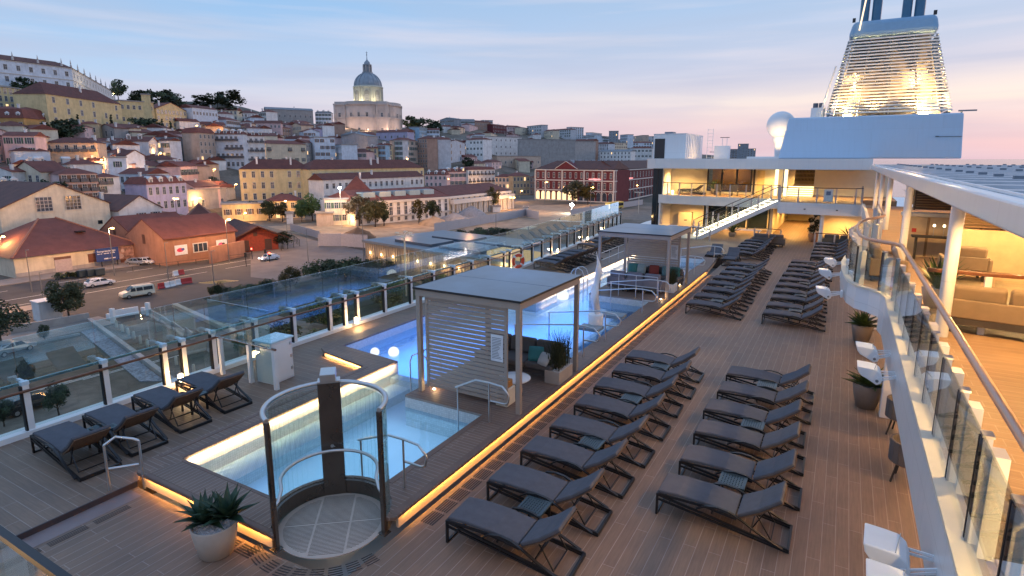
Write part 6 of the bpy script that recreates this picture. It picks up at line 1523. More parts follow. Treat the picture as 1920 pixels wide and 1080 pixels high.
rl = 9*k; m = MB(); m.lathe([(rl*1.15,hl0-1.2),(rl*1.15,hl0+.8),(rl*.72,hl0+.9),(rl*.72,hl0+(hl1-hl0)*.55),(rl*.95,hl0+(hl1-hl0)*.57),(rl*.95,hl0+(hl1-hl0)*.64),(rl*.66,hl0+(hl1-hl0)*.66),(rl*.6,hl0+(hl1-hl0)*.8),(rl*.3,hl1-1),(.5,hl1),(.25,hl1+3),(.45,hl1+4.2),(.08,hl1+8)], 16); m.build('lantern', LEAD, ch, smooth=True)
for i in range(8):
    a = i*PI/4; m = MB(); m.lathe([(.5,hl0+.8),(.5,hl0+(hl1-hl0)*.56)], 8, (rl*.92*math.cos(a),rl*.92*math.sin(a))); m.build('lantern_column', STONE, ch)
m = MB(); m.box(-.9,.9,-.12,.12,hl1+6.5,hl1+6.8); m.build('cross', LEAD, ch)
for a in (-70,-42,-14,14,42,70):
    q = Vector((math.sin(R(a)),-math.cos(R(a)),0)); q.rotate(ch.rotation_euler); p = Vector((c0.x,c0.y,zc))+q*RB*1.62
    light('POINT','church_floodlight',(p.x,p.y,max(zc+5,hill(p.x,p.y)+2.5)),3600,(1,.62,.42),1.0)
for a in (-60,-10,40):
    q = Vector((math.sin(R(a)),-math.cos(R(a)),0)); q.rotate(ch.rotation_euler); p = Vector((c0.x,c0.y,zc))+q*(rd_*1.45)
    light('POINT','drum_floodlight',(p.x,p.y,zc+h2+2.5),2600,(1,.88,.62),.6)
# long yellow and white buildings
hpx('long yellow four-storey building with red roof, facing the street works', 455, 588, 317, 398, 'yellow', 'hip', D=262, dep=12, cols=8, rows=4, cat='long building', name='long_building', rise=4, chim=3)  # yellow is the plaster's own colour
hpx('yellow rear wing with red roof running right behind the white building', 586, 797, 316, 398, 'yellow', 'hip', D=276, dep=12, cols=20, rows=4, cat='long building', name='long_building', rise=4, skew=.07, chim=4)
hpx('long white building with red roof in front of the yellow rear wing', 610, 796, 334, 398, 'white', 'gable_side', D=264, dep=9, cols=18, rows=3, cat='long building', name='long_building', rise=2.6, skew=.08)
hpx('amber-lit low house with white corner pilaster beside the street trees', 418, 500, 383, 412, 'yellow', 'flat', D=228, dep=10, cols=4, rows=1, cat='house', name='amber_house', lit=.0)
hpx('amber two-storey house with white upper windows behind the street trees', 500, 572, 377, 412, 'yellow', 'hip', D=234, dep=10, cols=5, rows=2, cat='house', name='amber_house', rise=2.5)
hpx('grey ruined house with arched doorway below the lilac house', 354, 428, 356, 404, 'stone grey', 'flat', D=255, dep=10, cols=4, rows=1, skew=.02)
# military museum: ornate front, long facade, colonnade
hpx('ornate pale stone museum front with a rounded doorway behind the bare trees', 611, 668, 374, 420, 'cream', 'flat', D=203, dep=16, cols=4, rows=2, cat='museum', name='museum_hall')
hpx('red pyramid roofed pavilion rising behind the ornate museum front', 645, 700, 362, 420, 'ochre', 'hip', D=212, dep=14, cols=3, rows=2, cat='pavilion', name='museum_pavilion', rise=6)
P0, P1, P2 = on(668,424,ZG), on(842,407,ZG), on(957,390,ZG)
mu = thing('museum_wing', 'long white museum wing with red skylit roof and a tall colonnade at its right half', 'museum', P0)
hm = zat(720,379,P0.length)-ZG; o = mu.location
for nm, P, Q in (('facade',P0,P1),('colonnade_wall',P1,P2)):
    u, n = wallrun(mu, nm, P, Q, ZG, ZG+hm, PM['white'] if P is P0 else PM['cream'], 22); L = (Q-P).length; rz = math.atan2(u.y,u.x)
    m = MB()
    for f, t in ((1.0,.9),(.36,.35)): m.bar((P.x-o.x-n.x*.3,P.y-o.y-n.y*.3,hm*f-.3),(Q.x-o.x-n.x*.3,Q.y-o.y-n.y*.3,hm*f-.3),.6,t)
    m.build('cornice', TRIM, mu)
    N = 13 if P is P0 else 12
    for c in range(N):
        p = P.lerp(Q,(c+.5)/N)-o
        put(WM[False],'window',mu,(p.x-n.x*.1,p.y-n.y*.1,hm*.52),rz,(1.15,1,1.6)); put(WM[False],'window',mu,(p.x-n.x*.1,p.y-n.y*.1,hm*.82),rz,(1.0,1,.7)); put(WM[False],'window',mu,(p.x-n.x*.1,p.y-n.y*.1,hm*.16),rz,(1,1,.7))
        if P is P1:
            for s in (-.5,.5):
                p = P.lerp(Q,(c+.5+s*.62)/N)-o; mm = MB(); mm.lathe([(.65,0),(.55,1.0),(.5,hm-3.2),(.7,hm-2.9)],12,(p.x-n.x*1.5,p.y-n.y*1.5)); mm.build('column',TRIM,mu,smooth=True)
    if P is P1:
        m = MB(); m.bar((P.x-o.x-n.x*1.5,P.y-o.y-n.y*1.5,hm-2.0),(Q.x-o.x-n.x*1.5,Q.y-o.y-n.y*1.5,hm-2.0),1.6,1.6); m.build('entablature',TRIM,mu)
    m = MB(); q = [P-n*.3,Q-n*.3,Q+n*21,P+n*21]; r0, r1 = P+n*10+u*2, Q+n*10-u*2
    m.add([(p.x-o.x,p.y-o.y,hm+.3) for p in q]+[(r0.x-o.x,r0.y-o.y,hm+3.6),(r1.x-o.x,r1.y-o.y,hm+3.6)],[(0,3,2,1),(0,1,5,4),(1,2,5),(2,3,4,5),(3,0,4)]); rfm = m.build('roof',TILES,mu)
    if P is P0:
        for c in range(5):
            p = P.lerp(Q,.18+.16*c)-o; mm = MB(); mm.box(-2.4,2.4,2.6,7.0,hm+1.0,hm+3.0); k_ = mm.build('skylight',plain('skylight_glass',(.30,.42,.48),.2),rfm); k_.location = (p.x,p.y,0); k_.rotation_euler = (0,0,rz)
# maroon railway station
Ps, Pc, Pr = on(1004,374,ZG), on(1150,381,ZG), on(1245,361,ZG)
stn = thing('railway_station', 'maroon three-storey station with white bands, arched doors and a triangular pediment', 'railway station', Pc); o = stn.location
hs = zat(1150,319,Pc.length)-ZG
for P, Q, N in ((Ps,Pc,14),(Pc,Pr,17)):
    u, n = wallrun(stn,'facade',P,Q,ZG,ZG+hs,PM['maroon'],18) if P is Ps else ((Pr-Pc).normalized(), Vector((-(Pr-Pc).normalized().y,(Pr-Pc).normalized().x,0))); L = (Q-P).length; rz = math.atan2(u.y,u.x)
    m = MB()
    for f in (.02,.345,.66,.985): m.bar((P.x-o.x-n.x*.25,P.y-o.y-n.y*.25,hs*f),(Q.x-o.x-n.x*.25,Q.y-o.y-n.y*.25,hs*f),.5,.55)
    m.build('string_course',TRIM,stn)
    for f in ((0,.14,.36,.64,.86,1) if P is Ps else (.02,.1,.93)):
        p = P.lerp(Q,f)-o; m = MB(); m.box(-.35,.35,-.4,.1,0,hs); k_ = m.build('pilaster',TRIM,stn); k_.location = (p.x,p.y,0); k_.rotation_euler = (0,0,rz)
    for c in range(N):
        p = P.lerp(Q,(c+.5)/N)-o
        for f, s in ((.5,1.7),(.82,1.5)): put(WM[False],'window',stn,(p.x-n.x*.1,p.y-n.y*.1,hs*f),rz,(1.0,1,s))
        lit_ = P is Ps and c < 8
        mm = MB(); aw = 1.15; P_ = [(-aw,-2.6),(aw,-2.6)]+[(aw*math.cos(t),1.2+aw*math.sin(t)) for t in [PI*j/8 for j in range(9)]]
        mm.add([(q[0],-.12,q[1]) for q in P_],[tuple(range(len(P_)))]); k_ = mm.build('arched_door',emit('lit_arch',(1,.66,.32),1.7) if lit_ else PANE,stn,recalc=False); k_.location = (p.x-n.x*.05,p.y-n.y*.05,hs*.165); k_.rotation_euler = (0,0,rz)
        mm = MB(); 
        for a_, b_ in zip(P_[1:],P_[2:]): mm.bar((a_[0],-.14,a_[1]),(b_[0],-.14,b_[1]),.12,.2)
        k2 = mm.build('arch_frame',TRIM,stn); k2.location = k_.location; k2.rotation_euler = (0,0,rz)
    if P is Pc: P = Pc; mm = MB(); mm.prism([(q_.x-o.x,q_.y-o.y) for q_ in (Pc,Pr,Pr+n*18,Pc+n*.5+u*16+n*17.5,Pc+u*7+n*5)],-8,hs); mm.build('facade',PM['maroon'],stn)
    m = MB(); q = [P-n*.5,Q-n*.5,Q+n*18.5,P+n*18.5] if P is Ps else [P-n*.5,Q-n*.5,Q+n*18.5,P+u*16+n*18.5]; r0, r1 = P+n*9+u*8, Q+n*9-u*2
    m.add([(p.x-o.x,p.y-o.y,hs+.3) for p in q]+[(r0.x-o.x,r0.y-o.y,hs+4.6),(r1.x-o.x,r1.y-o.y,hs+4.6)],[(0,3,2,1),(0,1,5,4),(1,2,5),(2,3,4,5),(3,0,4)]); m.build('roof',TILED,stn)
    if P is Ps:
        a, b = P.lerp(Q,.27)-o, P.lerp(Q,.56)-o; c_ = (a+b)/2
        m = MB(); m.add([(a.x-n.x*.6,a.y-n.y*.6,hs+.32),(b.x-n.x*.6,b.y-n.y*.6,hs+.32),(c_.x-n.x*.6,c_.y-n.y*.6,hs+4.2),(a.x+n.x*7,a.y+n.y*7,hs+.32),(b.x+n.x*7,b.y+n.y*7,hs+.32),(c_.x+n.x*7,c_.y+n.y*7,hs+4.2)],[(0,1,2),(3,5,4),(0,2,5,3),(1,4,5,2),(0,3,4,1)]); m.build('pediment',PM['maroon'],stn)
        m = MB(); e = -n*.75; m.bar(Vector((a.x,a.y,hs+.4))+e,Vector((c_.x,c_.y,hs+4.3))+e,.3,.24); m.bar(Vector((c_.x,c_.y,hs+4.3))+e,Vector((b.x,b.y,hs+.4))+e,.3,.24); m.build('pediment_moulding',TRIM,stn)
    sg = MB(); s0 = .70 if P is Ps else .16; rs = random.Random(4)
    for i in range(13):
        p = P.lerp(Q,s0+.011*i)-o; sg.bar((p.x-n.x*.4,p.y-n.y*.4,hs*.66+.8),(p.x+u.x*.55-n.x*.4,p.y+u.y*.55-n.y*.4,hs*.66+.8),.1,rs.uniform(.5,1.0))
    sg.build('sign_lettering',emit('sign_pink',(1,.35,.35),1.4),stn)
for i in range(7):
    p = on(1080+14*i,306,ZG) ; p = Pc.lerp(Pr,.1+.1*i)
    u = (Pr-Pc).normalized(); n = Vector((-u.y,u.x,0)); p = p+n*24
    m = MB(); m.add([(-3,0,0),(3,0,0),(3,3,2.6),(-3,3,2.6),(-3,3,0),(3,3,0)],[(0,1,2,3),(0,4,5,1),(4,3,2,5),(0,3,4),(1,5,2)]); q_ = m.build('shed_skylight',GREYR); q_.location = (p.x,p.y,ZG+hs+2.5); q_.rotation_euler = (0,0,math.atan2(u.y,u.x)); tag(q_,'slanted grey roof light over the station platforms, %s from the left' % ordn[i],'roof light','roof lights over the station platforms')
# waterfront warehouses
cw = thing('cream_warehouse', 'low cream warehouse with a broad dark red hipped roof beside the avenue', 'warehouse', (-133,46.5,ZG))
m = MB(); m.box(-22,0,0,21.5,-1,3.8); m.build('wall', PM['cream'], cw)
m = MB(); m.add([(-22.6,-.6,3.8),(.7,-.6,3.8),(.7,22.2,3.8),(-22.6,22.2,3.8),(-12,9.4,9.7),(-12,12.4,9.7)],[(0,3,2,1),(1,2,5,4),(0,1,4),(2,3,5),(3,0,4,5)]); rfm = m.build('roof', tileroof('warehouse_tiles',(.10,.034,.026),(.17,.058,.042)), cw)
m = MB(); m.bar((.5,-.4,3.95),(-12,9.4,9.8),.3,.22); m.bar((.5,22,3.95),(-12,12.4,9.8),.3,.22); m.build('hip_ridge', plain('ridge_tile',(.36,.16,.10),.8), rfm)
MB().box(-6.2,-4.9,13.0,14.6,6.9,7.15).build('skylight', DARKGL, rfm)
MB().box(.005,.14,6.3,9.2,0,2.5).build('roller_door', plain('door_pale',(.45,.38,.38),.6), cw); MB().box(.005,.1,6.3,9.2,2.51,3.0).build('door_lintel', plain('lintel_brown',(.16,.08,.06),.7), cw)
MB().box(.005,.12,12.2,14.3,1.1,2.9).build('window', plain('brick_infill',(.20,.08,.05),.8), cw); MB().box(.121,.2,12.0,14.5,2.91,3.1).build('lintel', TRIM, cw); MB().box(.005,.1,18.2,19.3,0,2.2).build('door', plain('door_brown',(.14,.06,.04),.6), cw)
MB().box(.003,.06,0,21.5,-.2,.9).build('plinth', PM['stone grey'], cw)
bb = thing('billboard', 'blue billboard with white lettering on posts before the cream warehouse', 'billboard', (-131.2,59.4,ZG), R(90))
MB().box(0,4.3,0,.15,1.2,3.9).build('panel', plain('billboard_blue',(.025,.06,.22),.5), bb)
for x in (.9,3.9): MB().box(x,x+.15,.16,.3,0,2.6).build('post', BLACK, bb)
def text(body, size, loc, rot, mat, parent, name='lettering', ext=.01, align='LEFT'):
    c = bpy.data.curves.new(name,'FONT'); c.body = body; c.size = size; c.extrude = ext; c.align_x = align; c.offset = .012*size
    q = bpy.data.objects.new('tmp',c); c.materials.append(mat); COL.objects.link(q); me = bpy.data.meshes.new_from_object(q.evaluated_get(bpy.context.evaluated_depsgraph_get())); bpy.data.objects.remove(q); o = bpy.data.objects.new(name,me); COL.objects.link(o); o.parent = parent; o.location = loc; o.rotation_euler = rot; return o
WPAINT = plain('white_lettering',(.75,.75,.75),.5)
text('Semprecontigo', .58, (.2,-.02,3.12), (PI/2,0,0), WPAINT, bb)
m = MB()
for i, w_ in enumerate((.45,.28,.52,.4,.5,.3)): m.box(.25+.6*i,.25+.6*i+w_,-.02,-.003,2.72,2.86)
m.box(1.4,2.2,-.02,-.003,1.6,1.85); m.bar((2.3,-.012,1.72),(2.8,-.012,1.72),.012,.08); m.box(2.85,3.6,-.02,-.003,1.63,1.83); m.build('small_lettering', WPAINT, bb)
ps = thing('wall_poster', 'large faded poster of a crowd fixed to the corner of the cream warehouse', 'poster', (-132.9,64.2,ZG), R(90))
MB().box(0,3.3,-.08,0,.9,3.6).build('panel', plain('poster_picture',(.34,.20,.17),.6,var=.75,scale=1.1), ps)
m = MB(); m.add([(.2+1.0*math.cos(t),-.09,1.6+.6*math.sin(t)) for t in [2*PI*i/14 for i in range(14)]],[tuple(range(14))]); m.add([(1.1+.35*math.cos(t),-.09,2.7+.4*math.sin(t)) for t in [2*PI*i/12 for i in range(12)]],[tuple(range(12))]); m.build('figure', plain('poster_pale',(.55,.42,.38),.6,var=.4,scale=2), ps)
# big cream gabled hall and white gabled house behind
DG = 172; hg = house('tall cream gabled hall with two large gridded windows behind the cream warehouse', at_d(8,455,DG*.98), at_d(212,440,DG*1.03), 8.0, 26, 'cream', 'gable_front', rise=5.2, cat='hall', name='gabled_hall', wins=False, chim=0, roofm=TILED)
wl = (at_d(212,440,DG)-at_d(8,455,DG)).length
for s, lab in ((-.13,'left'),(.16,'right')):
    m = MB(); x = s*wl-.0; m.box(x-1.6,x+1.6,-.12,-.02,7.0,10.2,0); 
    for i in range(5): m.box(x-1.7+.8*i,x-1.6+.8*i,-.2,-.121,6.9,10.3,1)
    for i in range(5): m.box(x-1.7,x+1.7,-.19,-.122,6.95+.8*i,7.05+.8*i,1)
    m.build('gridded_window', [PANE, TRIM], hg)
for x in (-.36,.42): MB().box(x*wl-.5,x*wl+.5,-.1,-.01,3.0,3.9).build('window', DARKGL, hg)
house('white gabled house with five dark windows right of the cream gabled hall', at_d(229,450,176), at_d(309,446,182), 8.2, 16, 'white', 'gable_front', rise=3.4, cols=3, rows=2, chim=1, roofm=TILED)
house('narrow terracotta shed between the white gabled house and the orange warehouse', at_d(236,470,160), at_d(262,465,162), 3.2, 8, 'white', 'gable_front', rise=1.6, cols=1, rows=1, chim=0)
# orange warehouse
ow = thing('orange_warehouse', 'orange twin-gabled warehouse with barred window and two posters beside the avenue', 'warehouse', (-121.5,67.6,ZG))
def gbl(y0, y1, x0, x1, h, r, t, nm='wall'):
    m = MB(); ym = (y0+y1)/2
    return m
m = MB(); m.box(-14,0,0,16.5,-1,5.6); m.add([(-14,0,5.6),(0,0,5.6),(-7,0,9.2),(-14,16.5,5.6),(0,16.5,5.6),(-7,16.5,9.2)],[(0,1,2),(3,5,4),(0,2,5,3),(1,4,5,2)]); m.box(-27,-14.001,1.0,15,-1,5.6); m.add([(-27,1,5.6),(-14.001,1,5.6),(-20.5,1,9.0),(-27,15,5.6),(-14.001,15,5.6),(-20.5,15,9.0)],[(0,1,2),(3,5,4),(0,2,5,3),(1,4,5,2)]); m.build('wall', PM['terracotta'], ow)
m = MB()
for x0, x1, y0, y1, rr in ((-14,0,-.02,16.9,3.6),(-27,-14,.9,15.3,3.4)):
    xm = (x0+x1)/2
    for e, s in ((x1+.5,1),(x0-.1,-1)): m.add([(xm,y0,5.6+rr+.05),(e,y0,5.45),(e,y1,5.45),(xm,y1,5.6+rr+.05),(xm,y0,5.6+rr+.3),(e,y0,5.7),(e,y1,5.7),(xm,y1,5.6+rr+.3)],[(0,1,2,3),(4,7,6,5),(0,4,5,1),(1,5,6,2),(2,6,7,3),(3,7,4,0)])
m.build('roof', tileroof('orange_warehouse_tiles',(.11,.032,.024),(.18,.06,.042)), ow)
f = MB().box(.002,.12,6.2,9.6,1.9,4.0).build('window_frame', TRIM, ow)
for i in range(3): MB().box(.121,.14,6.4+1.05*i,7.3+1.05*i,2.1,3.8).build('pane', PANE, f)
for x in (-7,-20.5): MB().box(x-.5,x+.5,-.06 if x > -10 else .94,-.002 if x > -10 else .998,4.2,6.2).build('window', plain('shutter_brown',(.12,.05,.03),.7), ow)
for y, lab, cols_ in ((2.2,'white poster with a red and blue mark on the orange warehouse',((.60,.04,.10),(.06,.10,.35))),(11.6,'white poster with magenta and black shapes on the orange warehouse',((.55,.05,.22),(.02,.02,.03)))):
    p = thing('wall_poster', lab, 'poster', (-121.38,67.6+y,ZG+1.9)); MB().box(0,.05,0,2.7,0,2.1).build('panel', PAPER, p)
    m = MB(); m.add([(.06,1.35+.75*math.cos(t)-.2,1.05+.45*math.sin(t)) for t in [2*PI*i/12 for i in range(12)]],[tuple(range(12))]); m.build('emblem', plain('poster_ink_%d'%int(y),cols_[0],.5), p, recalc=False)
    m = MB(); m.add([(.066,1.7+.45*math.cos(t),1.15+.3*math.sin(t)) for t in [2*PI*i/5 for i in range(5)]],[tuple(range(5))]); m.build('emblem', plain('poster_ink2_%d'%int(y),cols_[1],.5), p, recalc=False)
wallpx('orange boundary wall right of the orange warehouse', (394,495), (459,480), 3.6, .4, PM['terracotta'], 'boundary_wall', 'wall')
rs = thing('red_shed', 'dark red timber shed with broad overhanging gable roof by the junction', 'shed', (-124,85.5,ZG), R(-22))
m = MB(); m.box(-18,0,0,10,-1,3.6); m.add([(-18,0,3.6),(0,0,3.6),(0,10,3.6),(-18,10,3.6),(-18,5,5.9),(0,5,5.9)],[(0,1,5,4),(1,2,5),(2,3,4,5),(3,0,4)]); m.build('wall', plain('red_timber',(.26,.05,.03),.8,var=.25,scale=2), rs)
m = MB()
for s in (-1,1): m.add([(-20,5,6.1),(2,5,6.1),(2,5+s*7.5,2.6),(-20,5+s*7.5,2.6),(-20,5,6.35),(2,5,6.35),(2,5+s*7.5,2.85),(-20,5+s*7.5,2.85)],[(0,1,2,3),(4,7,6,5),(0,4,5,1),(1,5,6,2),(2,6,7,3),(3,7,4,0)])
m.build('roof', TILED, rs)
for y in (1.6,6.8): MB().box(.005,.1,y,y+1.6,.2,2.8).build('door', plain('door_dark',(.07,.035,.03),.7), rs)
MB().box(.101,.14,4.3,5.2,3.7,4.6).build('vent', plain('door_dark',(.07,.035,.03),.7), rs)
hpx('dark roofed storage shed behind the orange warehouse', 336, 424, 428, 462, 'brown', 'hip', D=172, dep=16, wins=False, rise=6, cat='shed', name='storage_shed', roofm=TILED, chim=0)
# cruise terminal by the quay
ZTm = -10.2
c = [on(684,450,ZTm), on(1000,500,ZTm), on(1090,462,ZTm), on(832,432,ZTm)]
te = thing('cruise_terminal', 'low flat-roofed terminal with vertical cladding and warm wall lamps near the ship', 'terminal', (c[0].x,c[0].y,ZG)); o = te.location
poly = [(p.x-o.x,p.y-o.y) for p in c]
m = MB(); m.prism(poly,0,ZTm-ZG-.5); m.build('wall', plain('terminal_cladding',(.36,.28,.22),.6,var=.2,scale=.5), te)
cc_ = sum((Vector(p) for p in poly), Vector((0,0)))/4
m = MB(); m.prism([tuple(cc_+(Vector(p)-cc_)*1.03) for p in poly], ZTm-ZG-.49, ZTm-ZG); m.build('roof', plain('terminal_roof',(.15,.18,.21),.45,var=.25,scale=.12), te)
def inq(u, v): p = Vector(poly[0]).lerp(Vector(poly[1]),u); q = Vector(poly[3]).lerp(Vector(poly[2]),u); return p.lerp(q,v)
for u0,u1,v0,v1 in ((.15,.4,.12,.42),(.45,.7,.12,.42),(.2,.45,.5,.8),(.5,.8,.5,.8)):
    m = MB(); q = [inq(u0,v0),inq(u1,v0),inq(u1,v1),inq(u0,v1)]; m.prism([tuple(p) for p in q], ZTm-ZG+.01, ZTm-ZG+.5); m.build('roof_panel', plain('terminal_panel',(.05,.09,.13),.3,var=.4,scale=.3), te)
m = MB(); q = [inq(.74,.1),inq(.96,.1),inq(.96,.34),inq(.74,.34)]; m.prism([tuple(p) for p in q], ZTm-ZG+.01, ZTm-ZG+.9); m.build('roof_light', emit('roof_light_glow',(1,.72,.42),.5), te)
d_ = (c[1]-c[0]); n_ = Vector((d_.y,-d_.x,0)).normalized()
m = MB()
for i in range(60):
    p = c[0]+d_*(i+.5)/60+n_*.08-o; m.box(p.x-.06,p.x+.06,p.y-.06,p.y+.06,0,ZTm-ZG-.55)
m.build('fins', plain('terminal_fin',(.30,.24,.20),.5), te)
for i in range(12):
    p = c[0]+d_*(i+.6)/12+n_*.35; q = p-o
    MB().box(q.x-.07,q.x+.07,q.y-.07,q.y+.07,3.3,3.7).build('wall_lamp', emit('terminal_lamp',(1,.65,.28),12), te)
    light('POINT','terminal_light',(p.x+n_.x*.5,p.y+n_.y*.5,ZG+3.2),90,WARM,.2)
# ================================================================ trees
BARK = plain('tree_bark', (.055,.042,.032), .9, var=.3)
def leafm(name, c, v=.35): return plain(name, c, .75, var=v, scale=.8, rnd=.2)
LM = {'dark': [leafm('leaf_dark_a',(.022,.038,.017)), leafm('leaf_dark_b',(.045,.068,.028))], 'green': [leafm('leaf_green_a',(.04,.075,.02)), leafm('leaf_green_b',(.075,.12,.03))], 'pale': [leafm('leaf_pale_a',(.13,.115,.08)), leafm('leaf_pale_b',(.20,.18,.13))], 'olive': [leafm('leaf_olive_a',(.055,.06,.02)), leafm('leaf_olive_b',(.09,.085,.03))]}
def crownmesh(kind, shape, seed, nq=1500, leaf=.05):
    rd = random.Random(seed); m = MB(); cl = []
    for i in range(20):
        while True:
            v = Vector((rd.uniform(-1,1),rd.uniform(-1,1),rd.uniform(-1,1)))
            if .25 < v.length < 1: break
        if shape == 'full': p = Vector((v.x*.38,v.y*.38,.47+v.z*.42)); r = rd.uniform(.12,.2)
        elif shape == 'round': p = Vector((v.x*.34,v.y*.34,.60+v.z*.32)); r = rd.uniform(.10,.19)
        elif shape == 'cypress': z = rd.uniform(.1,.95); p = Vector((v.x*.04,v.y*.04,z)); r = .02+.10*(1-z)**.7
        else: p = Vector((v.x*.42,v.y*.42,.35+v.z*.25)); r = rd.uniform(.12,.2)
        cl.append((p, r, rd.random() < .45))
    for i in range(nq):
        p, r, l = cl[rd.randrange(len(cl))]
        v = Vector((rd.gauss(0,1),rd.gauss(0,1),rd.gauss(0,1))).normalized()*r*rd.uniform(.45,1.08)
        a = Vector((rd.gauss(0,1),rd.gauss(0,1),rd.gauss(0,1))).normalized(); b = a.orthogonal().normalized(); s = leaf*rd.uniform(.5,1.1); c_ = p+v
        m.quad(c_-a*s, c_+b*s*.55, c_+a*s, c_-b*s*.55, int(l))
    return m.mesh('crown', LM[kind], recalc=False)
CRM = {}
def trunkmesh():
    m = MB(); m.tube([(0,0,-.06),(.01,0,.12),(0,.01,.30),(.02,0,.5)],[.035,.026,.02,.012],7)
    for a, z, l in ((0,.24,.25),(2.1,.28,.24),(4.2,.32,.22),(1.0,.36,.2),(5.2,.40,.16)): m.tube([(0,0,z),(l*.5*math.cos(a),l*.5*math.sin(a),z+.10),(l*math.cos(a),l*math.sin(a),z+.26)],[.014,.009,.004],5)
    return m.mesh('trunk', BARK)
TRM = trunkmesh()
rt = random.Random(31)
def tree(label, p, h, wf=1.0, kind='dark', shape='round', v=0, group='trees', trunk=True, nq=1500, leaf=.05):
    key = (kind, shape, v, nq)
    if key not in CRM: CRM[key] = crownmesh(kind, shape, hash((shape, v)) % 1000 if False else (len(CRM)*17+v), nq, leaf)
    t = thing('bush' if shape == 'bush' else ('cypress_tree' if shape == 'cypress' else 'tree'), label, 'bush' if shape == 'bush' else 'tree', p, rt.uniform(0,6.28), group)
    put(CRM[key], 'crown', t, (0,0,0), 0, (h*wf,h*wf,h))
    if trunk and shape != 'bush': put(TRM, 'trunk', t, (0,0,0), 0, (h*.8,h*.8,h))
    return t
def tpx(label, x, yb, yt, wf=1.0, kind='dark', shape='round', D=None, **k):
    q = hit(x, yb) if D is None else at_d(x, yb, D); D = math.hypot(q.x, q.y); h = at_d(x, yt, D).z-q.z
    return tree(label, q, h, wf, kind, shape, **k)
for i, (x, yb, yt, wf, lab) in enumerate(((45,178,143,1.3,'dark tree before the white monastery wall'),(70,215,172,1.0,'dark tree at the left corner of the yellow convent'),(222,184,146,1.0,'dark hilltop tree at the right end of the white monastery'),(262,205,168,1.3,'leftmost dark crown in the hilltop grove'),(285,205,165,1.4,'second dark crown in the hilltop grove'),(308,205,166,1.5,'third dark crown in the hilltop grove'),(332,205,172,1.4,'rightmost dark crown in the hilltop grove'),(380,200,175,1.8,'left dark crown of the second hilltop grove'),(408,200,170,1.6,'middle dark crown of the second hilltop grove'),(436,200,167,1.5,'right dark crown of the second hilltop grove'),(430,222,198,1.9,'dark tree between the pale hillside houses'),(105,262,222,1.4,'dark hillside tree left of a close pair'),(138,264,222,1.3,'dark hillside tree right of a close pair'),(262,246,218,1.5,'dark trees under the flat yellow hilltop block, left'),(286,248,220,1.5,'dark trees under the flat yellow hilltop block, right'),(770,246,216,1.3,'dark tree right beside the domed church'),(792,250,218,1.5,'second dark tree right of the domed church'),(815,250,225,1.5,'third dark tree right of the domed church'),(876,312,294,1.4,'round dark tree below the white hotel podium'),(75,385,333,1.5,'large dark tree left of the pink balcony house'),(110,385,338,1.3,'smaller dark tree beside the pink balcony house'),(403,352,330,1.4,'dark tree by the orange-lit alley'),(985,315,300,1.6,'dark shrubs at the foot of the fortress wall'))):
    tpx(lab, x, yb+2, yt, wf, 'dark', 'full', v=i%3, group='dark trees on the hill', nq=900, leaf=.075)
for x, yb, yt, lab in ((148,245,214,'left dark cypress before the yellow convent'),(211,246,214,'right dark cypress before the yellow convent'),(306,250,222,'left cypress below the gabled yellow house'),(322,254,226,'right cypress below the gabled yellow house')):
    tpx(lab, x, yb, yt, 1.0, 'dark', 'cypress', group='cypresses', nq=500, leaf=.05)
for i, (x, yb, yt, wf, kd, lab) in enumerate(((478,412,376,1.0,'olive','leftmost street tree before the amber-lit house'),(506,415,374,1.1,'dark','second street tree before the amber-lit house'),(530,416,380,1.0,'dark','third street tree before the amber-lit house'),(586,414,362,1.2,'green','bright green floodlit tree beside the museum'),(566,416,380,1.0,'green','smaller floodlit green tree left of the bright one'),(674,424,366,1.1,'pale','pale leafless-looking tree at the museum front, left'),(704,426,372,1.2,'olive','dusky tree at the museum front, right'),(720,424,380,.9,'dark','dark tree at the corner of the museum wing'),(786,420,374,.9,'olive','slim tree before the museum wing, left of two'),(812,416,376,.9,'dark','slim tree before the museum wing, right of two'),(924,396,350,.9,'olive','slim tree at the end of the museum colonnade'),(1078,384,338,1.3,'olive','amber-lit tree before the maroon station'),(1102,384,345,1.1,'olive','second amber-lit tree before the maroon station'),(531,468,432,1.4,'dark','dark round tree beside the red shed'))):
    tpx(lab, x, yb, yt, wf, kd, v=i%3, group='street trees')
for i, (x, yb, yt, wf, kd, lab) in enumerate(((130,602,518,1.05,'olive','young olive tree beside the white kiosk above the car park'),(4,650,560,1.1,'dark','dark tree cut by the left edge of the frame'),(85,642,606,.7,'dark','small sapling at the kerb wall of the car park'),(52,730,668,.75,'olive','small tree in the middle bay of the car park'),(112,790,716,.75,'dark','small tree behind the windbreak in the near car park'),(8,800,745,.8,'dark','small tree in the near left corner of the car park'),(398,560,534,.9,'olive','small tree left of the clipped hedge on the quay'),(415,562,530,.9,'dark','second small tree left of the clipped hedge on the quay'),(545,548,498,1.1,'olive','shaggy palm-like tree by the quay road'))):
    tpx(lab, x, yb, yt, wf, kd, v=i%3, group='young trees by the quay', nq=3600, leaf=.032)
